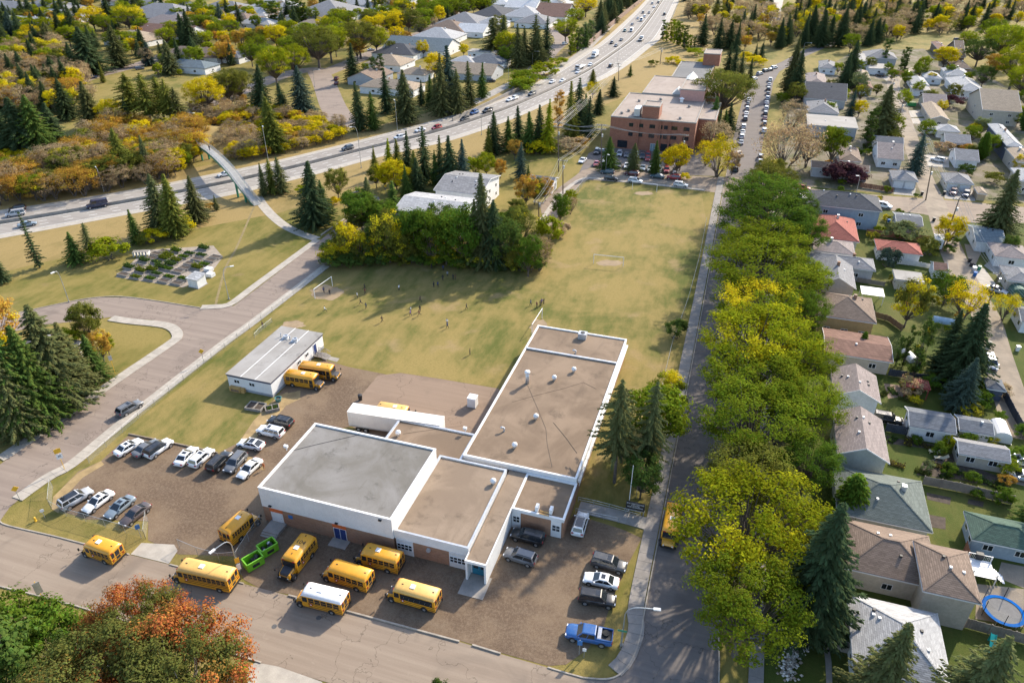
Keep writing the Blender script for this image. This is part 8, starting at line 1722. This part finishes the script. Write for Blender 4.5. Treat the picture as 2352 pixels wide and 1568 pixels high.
# ------------------------------------------------------------------ fences
def m_link():
    t = NT('chain link mesh'); P = t.pos(); sx = t.new('ShaderNodeSeparateXYZ'); t.link(P, sx.inputs[0])
    tr = t.new('ShaderNodeBsdfTransparent'); mx = t.new('ShaderNodeMixShader'); mx.inputs[0].default_value = .17
    t.base((.42, .43, .42)); t.rough(.5)
    out = [n for n in t.n if n.type == 'OUTPUT_MATERIAL'][0]; t.link(tr.outputs[0], mx.inputs[1]); t.link(t.b.outputs[0], mx.inputs[2]); t.link(mx.outputs[0], out.inputs[0]); return t.m
M_LINK = m_link()
def chain_fence(label, pts, h=1.6, step=3.0):
    P = resample(pts, max(2, int(plen(pts)/step) + 1)); t = thing('chain_link_fence', label, 'fence')
    for p in P: MB().cyl((p.x, p.y, 0), (p.x, p.y, h + .05), .035, n=6).build('post', M_STEEL, t)
    mb = MB(); mb.tube([(p.x, p.y, h) for p in P], .024, 5); mb.build('top_rail', M_STEEL, t)
    mb = MB()
    for a, b in zip(P[:-1], P[1:]): mb.add([(a.x, a.y, .05), (b.x, b.y, .05), (b.x, b.y, h), (a.x, a.y, h)], [(0, 1, 2, 3)])
    mb.build('mesh_panel', M_LINK, t)
chain_fence('chain link fence along the front of the west lot', gl((118, 1168), (126, 1178), (200, 1198), (335, 1237)))
chain_fence('short chain link fence at the left end of the west lot', gl((118, 1168), (120, 1140), (122, 1120)), 2.0)
chain_fence('open steel gate leaf beside the west lot entrance', gl((335, 1237), (340, 1195)), 1.9, 2.0)
chain_fence('chain link fence round the parked bus beside the entrance', gl((413, 1258), (420, 1266), (540, 1300), (548, 1280), (600, 1203)), 1.7)
chain_fence('long chain link fence along the diagonal street', gl((205, 1063), (310, 968), (420, 876), (545, 778), (640, 705), (760, 612)), 1.3, 4)
chain_fence('chain link fence along the east side of the field', [Vector((-7.2, 84, 0)), Vector((-7.6, 130, 0))] + gl((1578, 700), (1605, 600), (1622, 510)), 1.4, 4)
chain_fence('chain link fence along the far end of the field', gl((1300, 470), (1322, 448), (1350, 412), (1440, 418), (1618, 441)), 1.8, 4)
chain_fence('short fence beside the portable classroom', gl((585, 776), (598, 762), (625, 740)), 1.0, 2)
def board_fence(label, pts, mat, h=1.7, bw=.3, maxn=280):
    L = plen(pts); n = max(2, min(maxn, int(L/bw))); P = resample(pts, n + 1); t = thing('board_fence', label, 'fence')
    mb = MB(); cache = {}
    for i in range(n):
        hh = h + .04*((i*7) % 3 - 1); MB().obox(P[i], P[i].lerp(P[i+1], .93), .05, .05, hh).build('board', mat, t)
    R = resample(pts, max(2, int(L/2.4) + 1))
    for p in R: MB().box(p.x - .07, p.x + .07, p.y - .07, p.y + .07, 0, h + .1).build('post', mat, t)
M_FGREY = pm('grey cedar fence', (.235, .20, .165), .2, 1, .92); M_FNAVY = pm('dark navy fence', (.035, .045, .065), .2, 1, .8); M_FRED = pm('red brown fence', (.26, .12, .07), .2, 1, .9); M_FWHT = pm('white painted fence', (.66, .65, .62), .1, 1, .8)
board_fence('grey board fence below the vegetable strip', gl((2118, 1112), (2200, 1128), (2322, 1158)), M_FGREY, bw=.25)
board_fence('dark navy fence beside the garden garage lawn', gl((2033, 990), (2100, 1003), (2175, 1014)), M_FNAVY)
board_fence('dark navy fence along the alley at the right', gl((2300, 905), (2325, 955), (2356, 1010)), M_FNAVY)
board_fence('dark fence behind the red pergola', gl((2040, 862), (2100, 872), (2190, 884)), M_FNAVY, 1.5)
board_fence('red brown fence below the big blue house', gl((1988, 540), (2050, 546), (2130, 556)), M_FRED)
board_fence('white picket fence beside the red garage', gl((2060, 606), (2110, 612), (2140, 618)), M_FWHT, 1.2)
board_fence('grey board fence beside the turquoise slide', gl((2215, 1440), (2280, 1458), (2380, 1486)), M_FGREY)
board_fence('orange timber fence at the far alley end', gl((2042, 166), (2058, 172), (2075, 174)), M_WOODY, 2.2, .6)
board_fence('timber fence behind the big green garage', gl((2214, 1262), (2222, 1290)), M_FRED, 1.6)
board_fence('purple brown hedge fence by the cross street', gl((1975, 430), (2050, 442)), M_FRED, 1.5, .5)
board_fence('grey lattice fence beside the small gabled house', gl((1968, 648), (2030, 658)), M_FGREY, 1.2)
board_fence('brown fence behind the tan brick house', gl((2005, 728), (2040, 738), (2070, 760)), M_WOOD, 1.4)

# ------------------------------------------------------------------ yards on the right
flat('yard_lawn', [Vector((12, 40, 0)), Vector((78, 40, 0)), Vector((78, 236, 0)), Vector((10, 240, 0))], -.022, M_YARD)
flat('yard_lawn', gl((1776, 420), (1790, 300), (1840, 190), (1960, 118), (2120, 112), (2260, 170), (2420, 260), (2420, 470), (2139, 452), (1851, 428)), -.020, M_YARD2)
for pl, nm, m in ((gl((2072, 960), (2090, 975), (2100, 985), (2030, 972), (2000, 955)), 'driveway', M_CONC2), (gl((2225, 600), (2262, 618), (2290, 655), (2240, 660)), 'driveway', M_CONC), (gl((2060, 424), (2104, 432), (2100, 450), (2052, 446)), 'driveway', M_CONC2), (gl((2168, 428), (2240, 440), (2240, 462), (2170, 456)), 'driveway', M_CONC2), (gl((2030, 880), (2066, 884), (2076, 910), (2040, 915)), 'patio', M_PAVED), (gl((2245, 1340), (2352, 1352), (2352, 1440), (2240, 1420)), 'patio', M_ALLEY), (gl((2300, 1290), (2352, 1300), (2352, 1350), (2290, 1325)), 'patio', M_ALLEY), (gl((2305, 1050), (2360, 1062), (2360, 1118), (2315, 1105)), 'driveway', M_ALLEY), (gl((2215, 560), (2260, 566), (2240, 610), (2225, 600)), 'driveway', M_ALLEY), (gl((2192, 560), (2215, 575), (2200, 600), (2185, 580)), 'driveway', M_DIRT), (gl((2080, 255), (2120, 252), (2122, 268), (2085, 270)), 'driveway', M_CONC), (gl((2085, 272), (2125, 272), (2128, 285), (2092, 284)), 'driveway', M_CONC), (gl((2120, 355), (2180, 360), (2180, 385), (2125, 380)), 'driveway', M_CONC), (gl((2284, 590), (2296, 600), (2300, 640), (2260, 610)), 'driveway', M_CONC2), (gl((2010, 165), (2056, 168), (2060, 195), (2040, 190)), 'driveway', M_CONC2)):
    flat(nm, pl, -.006, m)
for pl in (gl((2120, 1060), (2190, 1040), (2260, 1080), (2310, 1100), (2320, 1125), (2200, 1100), (2105, 1090)), gl((2128, 1130), (2185, 1142), (2182, 1158), (2130, 1146)), gl((2130, 1180), (2172, 1188), (2172, 1215), (2140, 1210)), gl((2035, 1000), (2090, 1012), (2170, 1024), (2165, 1034), (2040, 1018)), gl((2225, 1145), (2260, 1152), (2258, 1164), (2222, 1156))):
    flat('vegetable_bed', pl, -.010, M_SOIL)
r = random.Random(31); lvp = [greens(3.2, 1.4, .05, 300, .9, r), greens(2.6, 1.2, .05, 240, .7, r)]
gpos = [(2120, 1086), (2150, 1070), (2190, 1082), (2225, 1095), (2260, 1105), (2290, 1114), (2050, 1010), (2085, 1016), (2120, 1022), (2150, 1028), (2300, 1120), (2172, 1094), (1985, 1400), (1998, 1412), (2060, 1068), (2050, 900), (2075, 918), (2030, 905)]
pc = 0
for u, v in sorted(gpos):
    p = g(u, v); pc += 1; t = thing('flower_clump', 'leafy flower clump in the right hand gardens, %s from the left' % ('first' if pc == 1 else (ORD[pc - 1].strip() if pc <= len(ORD) else '%dth' % pc)), 'plant', p, r.uniform(0, 3), 'flower clumps in the gardens')
    o = link('foliage', lvp[pc % 2], t); o['kind'] = 'stuff'; c = r.choice(((.08, .12, .03, 0), (.10, .12, .03, .1), (.12, .10, .04, .25), (.07, .11, .03, 0))); o.color = c; o.scale = (.75, .8, .7)
    for k in range(3): MB().cyl((r.uniform(-1, 1), r.uniform(-.5, .5), 0), (r.uniform(-1, 1), r.uniform(-.5, .5), .5), .02, n=4).build('stem', M_BARK, t)
# trampoline
p = g(2300, 1412); t = thing('trampoline', 'round blue rimmed trampoline beside the brown roofed house', 'trampoline', p); M_TBL = pm('blue vinyl pad', (.005, .12, .42), .1, 2, .95, spec=.1)
mb = MB(); n = 32
for k in range(n):
    a0, a1 = 2*pi*k/n, 2*pi*(k + 1)/n; mb.add([(2.0*cos(a0), 2.0*sin(a0), .92), (2.45*cos(a0), 2.45*sin(a0), .9), (2.45*cos(a1), 2.45*sin(a1), .9), (2.0*cos(a1), 2.0*sin(a1), .92)], [(0, 1, 2, 3)])
mb.build('rim_pad', M_TBL, t); MB().cyl((0, 0, .84), (0, 0, .86), 2.1, n=32).build('mat', pm('grey trampoline mat', (.16, .155, .15), .1, 2, .8), t)
for k in range(6):
    a = 2*pi*k/6 + .3; MB().cyl((2.5*cos(a), 2.5*sin(a), 0), (2.5*cos(a), 2.5*sin(a), 2.7), .045, n=6).build('net_pole', M_BLACK, t)
for k in range(6): a = 2*pi*k/6; MB().cyl((2.2*cos(a), 2.2*sin(a), 0), (2.2*cos(a), 2.2*sin(a), .9), .05, n=6).build('leg', M_STEEL, t)
mb = MB()
for k in range(n): a0, a1 = 2*pi*k/n, 2*pi*(k + 1)/n; mb.add([(2.5*cos(a0), 2.5*sin(a0), .9), (2.5*cos(a1), 2.5*sin(a1), .9), (2.5*cos(a1), 2.5*sin(a1), 2.6), (2.5*cos(a0), 2.5*sin(a0), 2.6)], [(0, 1, 2, 3)])
mb.build('safety_net', M_LINK, t)
# white rear deck with stairs
p = g(2248, 1318); t = thing('rear_deck', 'white railed deck with stairs behind the brown roofed house', 'deck', p)
for k in range(10): MB().box(-1.4, 1.4, -1.6 + k*.32, -1.6 + k*.32 + .29, 1.1, 1.16).build('board', M_WHITE2, t)
for k in range(5): MB().box(1.4 + k*.3, 1.68 + k*.3, -.9, .5, 1.0 - k*.22, 1.05 - k*.22).build('step', M_WHITE2, t)
mb = MB()
for x, y in ((-1.4, -1.6), (1.4, -1.6), (1.4, 1.6), (-1.4, 1.6)): MB().box(x - .06, x + .06, y - .06, y + .06, 0, 2.1).build('post', M_WHITE2, t)
for y in (-1.6, 1.6):
    mb.beam((-1.4, y, 2.05), (1.4, y, 2.05), .07)
    for k in range(14): mb.cyl((-1.3 + k*.2, y, 1.2), (-1.3 + k*.2, y, 2.0), .02, n=4)
mb.build('railing', M_WHITE2, t)
p = g(2240, 1296); t = thing('barbecue', 'black barbecue on the white rear deck', 'barbecue', Vector((p.x, p.y, 1.17))); MB().box(-.45, .45, -.3, .3, .5, 1.0).build('hood', M_BLACK, t); MB().box(-.4, .4, -.25, .25, 0, .499).build('cart', M_BLACK, t)
# slide
p = g(2275, 1490); t = thing('garden_slide', 'turquoise plastic slide on the lawn at lower right', 'slide', p, radians(80)); M_TQ = pm('turquoise plastic', (.0, .33, .30), .1, 2, .4)
MB().add([(-1.3, -.3, .08), (-1.3, .3, .08), (1.3, .3, 1.3), (1.3, -.3, 1.3), (-1.3, -.3, .02), (-1.3, .3, .02), (1.3, .3, 1.24), (1.3, -.3, 1.24)], [(3, 2, 1, 0), (4, 5, 6, 7), (0, 1, 5, 4), (2, 3, 7, 6)]).build('chute', M_TQ, t)
for y in (-.3, .3): MB().beam((-1.3, y, .14), (1.3, y, 1.38), .05, .2).build('side_rail', M_TQ, t)
MB().box(1.25, 1.35, -.3, .3, 0, 1.25).build('ladder', M_TQ, t)
# lounge chairs
for u, v, lab in ((2148, 1040, 'upper cream lounge chair on the garden lawn'), (2160, 1054, 'lower cream lounge chair on the garden lawn')):
    p = g(u, v); t = thing('lounge_chair', lab, 'lounge chair', p, radians(5), 'lounge chairs on the lawn'); m = pm('cream plastic', (.62, .55, .40), .06)
    MB().box(-1.0, .4, -.33, .33, .3, .37).build('seat', m, t); MB().add([(.4, -.33, .36), (.4, .33, .36), (1.0, .33, .95), (1.0, -.33, .95), (.45, -.33, .3), (.45, .33, .3), (1.05, .33, .9), (1.05, -.33, .9)], [(0, 1, 2, 3)[::-1], (4, 5, 6, 7), (2, 3, 7, 6), (0, 3, 7, 4), (1, 2, 6, 5)]).build('backrest', m, t)
    for x in (-.9, .3):
        for y in (-.28, .28): MB().box(x - .04, x + .04, y - .04, y + .04, 0, .299).build('leg', m, t)
# red pergola
p = g(2098, 905); t = thing('pergola', 'red slatted pergola behind the white gabled house', 'pergola', p); M_PERG = pm('red stained timber', (.25, .045, .035), .15, 1, .8)
for k in range(14): MB().box(-1.9 + k*.29, -1.9 + k*.29 + .16, -1.5, 1.5, 2.35, 2.47).build('slat', M_PERG, t)
for y in (-1.35, 1.25): MB().box(-2.0, 2.1, y, y + .12, 2.15, 2.349).build('beam', M_PERG, t)
for x in (-1.8, 1.8):
    for y in (-1.3, 1.3): MB().box(x - .08, x + .08, y - .08, y + .08, 0, 2.149).build('post', M_PERG, t)
# tarpaulins, patio covers, campers
def tarp(label, u, v, w, d, h, mat, name='tarpaulin_cover', cat='tarpaulin', rz=0):
    p = g(u, v); t = thing(name, label, cat, p, rz); n = 8; vs = []
    for j in range(2):
        for k in range(n + 1): a = pi*k/n; vs.append((w/2*cos(a), -d/2 + j*d, h*sin(a)**.6))
    MB().add(vs, [(k, k + 1, n + 2 + k, n + 1 + k)[::-1] for k in range(n)] + [tuple(range(n + 1)), tuple(range(n + 1, 2*n + 2))[::-1]]).build('cover', mat, t)
    MB().box(-w/2 - .05, w/2 + .05, -d/2, d/2, 0, .08).build('frame', M_STEEL, t)
tarp('white tarpaulin tent beside the dark double garage', 2292, 1000, 3.0, 4.2, 2.2, M_WHITE2)
tarp('green curved canopy at the right edge below the alley pole', 2332, 672, 3.2, 5, 2.2, pm('dark green canvas', (.06, .13, .09), .1))
tarp('white covered boat beside the juniper columns', 2088, 822, 1.8, 3.6, 1.2, M_WHITE2, 'covered_boat', 'boat', .4)
tarp('blue and white covered boat beside the yellow tree', 2166, 740, 1.8, 4, 1.1, pm('pale blue canvas', (.35, .48, .60), .1), 'covered_boat', 'boat', 1.5)
p = g(1998, 690); t = thing('patio_cover', 'white corrugated patio cover beside the gabled house', 'patio cover', p)
for k in range(9): MB().box(-2.4 + k*.53, -2.4 + k*.53 + .50, -2.1, 2.1, 2.3, 2.36).build('roof_sheet', M_WHITE2, t)
for x in (-2.2, 2.2):
    for y in (-1.9, 1.9): MB().box(x - .06, x + .06, y - .06, y + .06, 0, 2.299).build('post', M_WHITE2, t)
def camper(label, u, v, L, W, H_, rz, col):
    p = g(u, v); t = thing('camper', label, 'camper', p, rz); MB().box(-L/2, L/2, -W/2, W/2, .55, H_).build('body', col, t); MB().box(-L/2 - .05, L/2 + .05, -W/2 - .05, W/2 + .05, H_ + .001, H_ + .1).build('roof', M_WHITE2, t)
    MB().box(-L/2 + .5, L/2 - .5, -W/2 - .012, -W/2 - .002, 1.5, 2.1).build('window_band', M_GLASS, t); MB().box(-L/2 - .012, -L/2 - .002, -W/2 + .4, W/2 - .4, 1.5, 2.2).build('front_window', M_GLASS, t)
    MB().box(L/2 - 1.6, L/2 - 1.0, -W/2 - .03, -W/2 - .013, .65, 2.4).build('door', M_GARD, t); MB().box(-.4, .4, -.35, .35, H_ + .101, H_ + .35).build('air_conditioner', M_GALV, t)
    for x in (-L*.28, L*.28):
        for y in (-W/2, W/2 - .25): MB().cyl((x, y, .38), (x, y + .25, .38), .38, n=12).build('wheel', M_RUBBER, t)
camper('white camper van parked below the leaning alley pole', 2150, 568, 4.6, 2.3, 2.7, radians(80), M_GARD); camper('white camper trailer beside the alley above the spruce', 2133, 308, 5.0, 2.4, 2.6, radians(0), M_WHITE2)
p = g(2092, 243); t = thing('green_skip', 'green waste skip beside the far alley', 'skip', p); MB().box(-1.8, 1.8, -1.2, 1.2, .1, 1.5).build('hull', pm('green skip paint', (.05, .3, .09), .1), t); MB().box(-1.7, 1.7, -1.1, 1.1, 1.501, 1.6).build('load', M_LEAFG, t)
bc = 0
M_BINB = pm('blue bin plastic', (.02, .14, .42), .1); BINS = [(2117, 448, M_BLACK, 'black'), (2168, 447, M_BLACK, 'black'), (2144, 508, M_BLACK, 'black'), (2040, 512, M_BINB, 'blue'), (2226, 602, M_BLACK, 'black'), (2230, 612, M_BLACK, 'black'), (2236, 622, M_GALV, 'grey'), (2200, 540, M_BLACK, 'black'), (2270, 795, M_BLACK, 'black'), (2336, 805, M_WHITE2, 'white'), (2238, 634, M_BINB, 'blue'), (2248, 620, M_GREEN, 'green'), (2345, 990, M_GREEN, 'green')]
bl = {}
for u, v, m, c in sorted(BINS, key=lambda b: b[0]):
    p = g(u, v); bl[c] = bl.get(c, 0) + 1; tot = sum(1 for b in BINS if b[3] == c)
    t = thing('wheeled_bin', '%s wheeled bin along the alley%s' % (c, ', the only one' if tot == 1 else ', %s from the left' % ('first' if bl[c] == 1 else ORD[bl[c] - 1].strip())), 'bin', p, 0, 'bins along the alley')
    MB().add([(-.28, -.3, 0), (.28, -.3, 0), (.28, .3, 0), (-.28, .3, 0), (-.34, -.38, 1.0), (.34, -.38, 1.0), (.34, .38, 1.0), (-.34, .38, 1.0)], [(3, 2, 1, 0), (4, 5, 6, 7), (0, 1, 5, 4), (1, 2, 6, 5), (2, 3, 7, 6), (3, 0, 4, 7)]).build('tub', m, t); MB().box(-.37, .37, -.42, .40, 1.002, 1.08).build('lid', m, t)
    for x in (-.3, .3): MB().cyl((x - .04, .32, .12), (x + .04, .32, .12), .12, n=8).build('wheel', M_RUBBER, t)
# dry creek of stones in the lower right front yard
r = random.Random(77); C = smooth_line(gl((1890, 1402), (1886, 1430), (1866, 1462), (1838, 1490), (1818, 1520), (1808, 1552)), 8); mb = MB()
st_c = [pm('pale field stone', (.42, .37, .30), .2, 3), pm('brown field stone', (.26, .205, .155), .2, 3), pm('white field stone', (.55, .52, .47), .15, 3)]
for k in range(620):
    q = C[r.randrange(len(C))]; w = 1.0 if q.y > 58 else 1.5; s = r.uniform(.10, .26); c = Vector((q.x + r.gauss(0, .5*w), q.y + r.gauss(0, .4), r.uniform(0, .25)))
    vs = [c + Vector((d[0]*s*r.uniform(.7, 1.2), d[1]*s*r.uniform(.7, 1.2), d[2]*s*.75)) for d in ((1, 0, 0), (0, 1, 0), (-1, 0, 0), (0, -1, 0), (0, 0, 1), (0, 0, -1), )]
    mb.add(vs, [(0, 1, 4), (1, 2, 4), (2, 3, 4), (3, 0, 4), (1, 0, 5), (2, 1, 5), (3, 2, 5), (0, 3, 5)], r.choice((0, 0, 1, 2)))
o = mb.build('dry_creek_stones', st_c); o['kind'] = 'stuff'; o['label'] = 'winding dry creek of pale stones in the front yard'
# front steps with rail
p = g(1926, 1482); t = thing('front_steps', 'grey front steps with white handrails beside the pale grey roof', 'steps', p)
for k in range(5): MB().box(-1.6 + k*.35, 1.2, -.8, .8, k*.22, k*.22 + .215).build('step', M_CONC2, t)
for y in (-.8, .8): MB().beam((-1.6, y, 1.0), (.3, y, 2.0), .05).build('handrail', M_WHITE2, t); MB().beam((.3, y, 2.0), (1.2, y, 2.0), .05).build('handrail', M_WHITE2, t)
flat('garden_path', gl((1888, 1460), (1900, 1458), (1910, 1520), (1912, 1570), (1898, 1570), (1896, 1520)), -.006, M_CONC2)
ln = MB()
for k, (u, v) in enumerate(((732, 1418), (630, 1438), (153, 1006), (650, 1448))): 
    p = g(u, v); o = MB().lathe([(.34, .012), (.34, .02), (.02, .021)], (p.x, p.y, 0), 14).build('manhole_cover', pm('cast iron cover', (.10, .095, .09), .2, 4, .7)); structure(o)
p = g(231, 1562); make_car('sedan', 'white car half hidden under the red tree at the bottom left', Vector((p.x, p.y, 0)), radians(70), WHT)
# drive lit grass tufts along edges are too small to tell apart: left to the lawn material
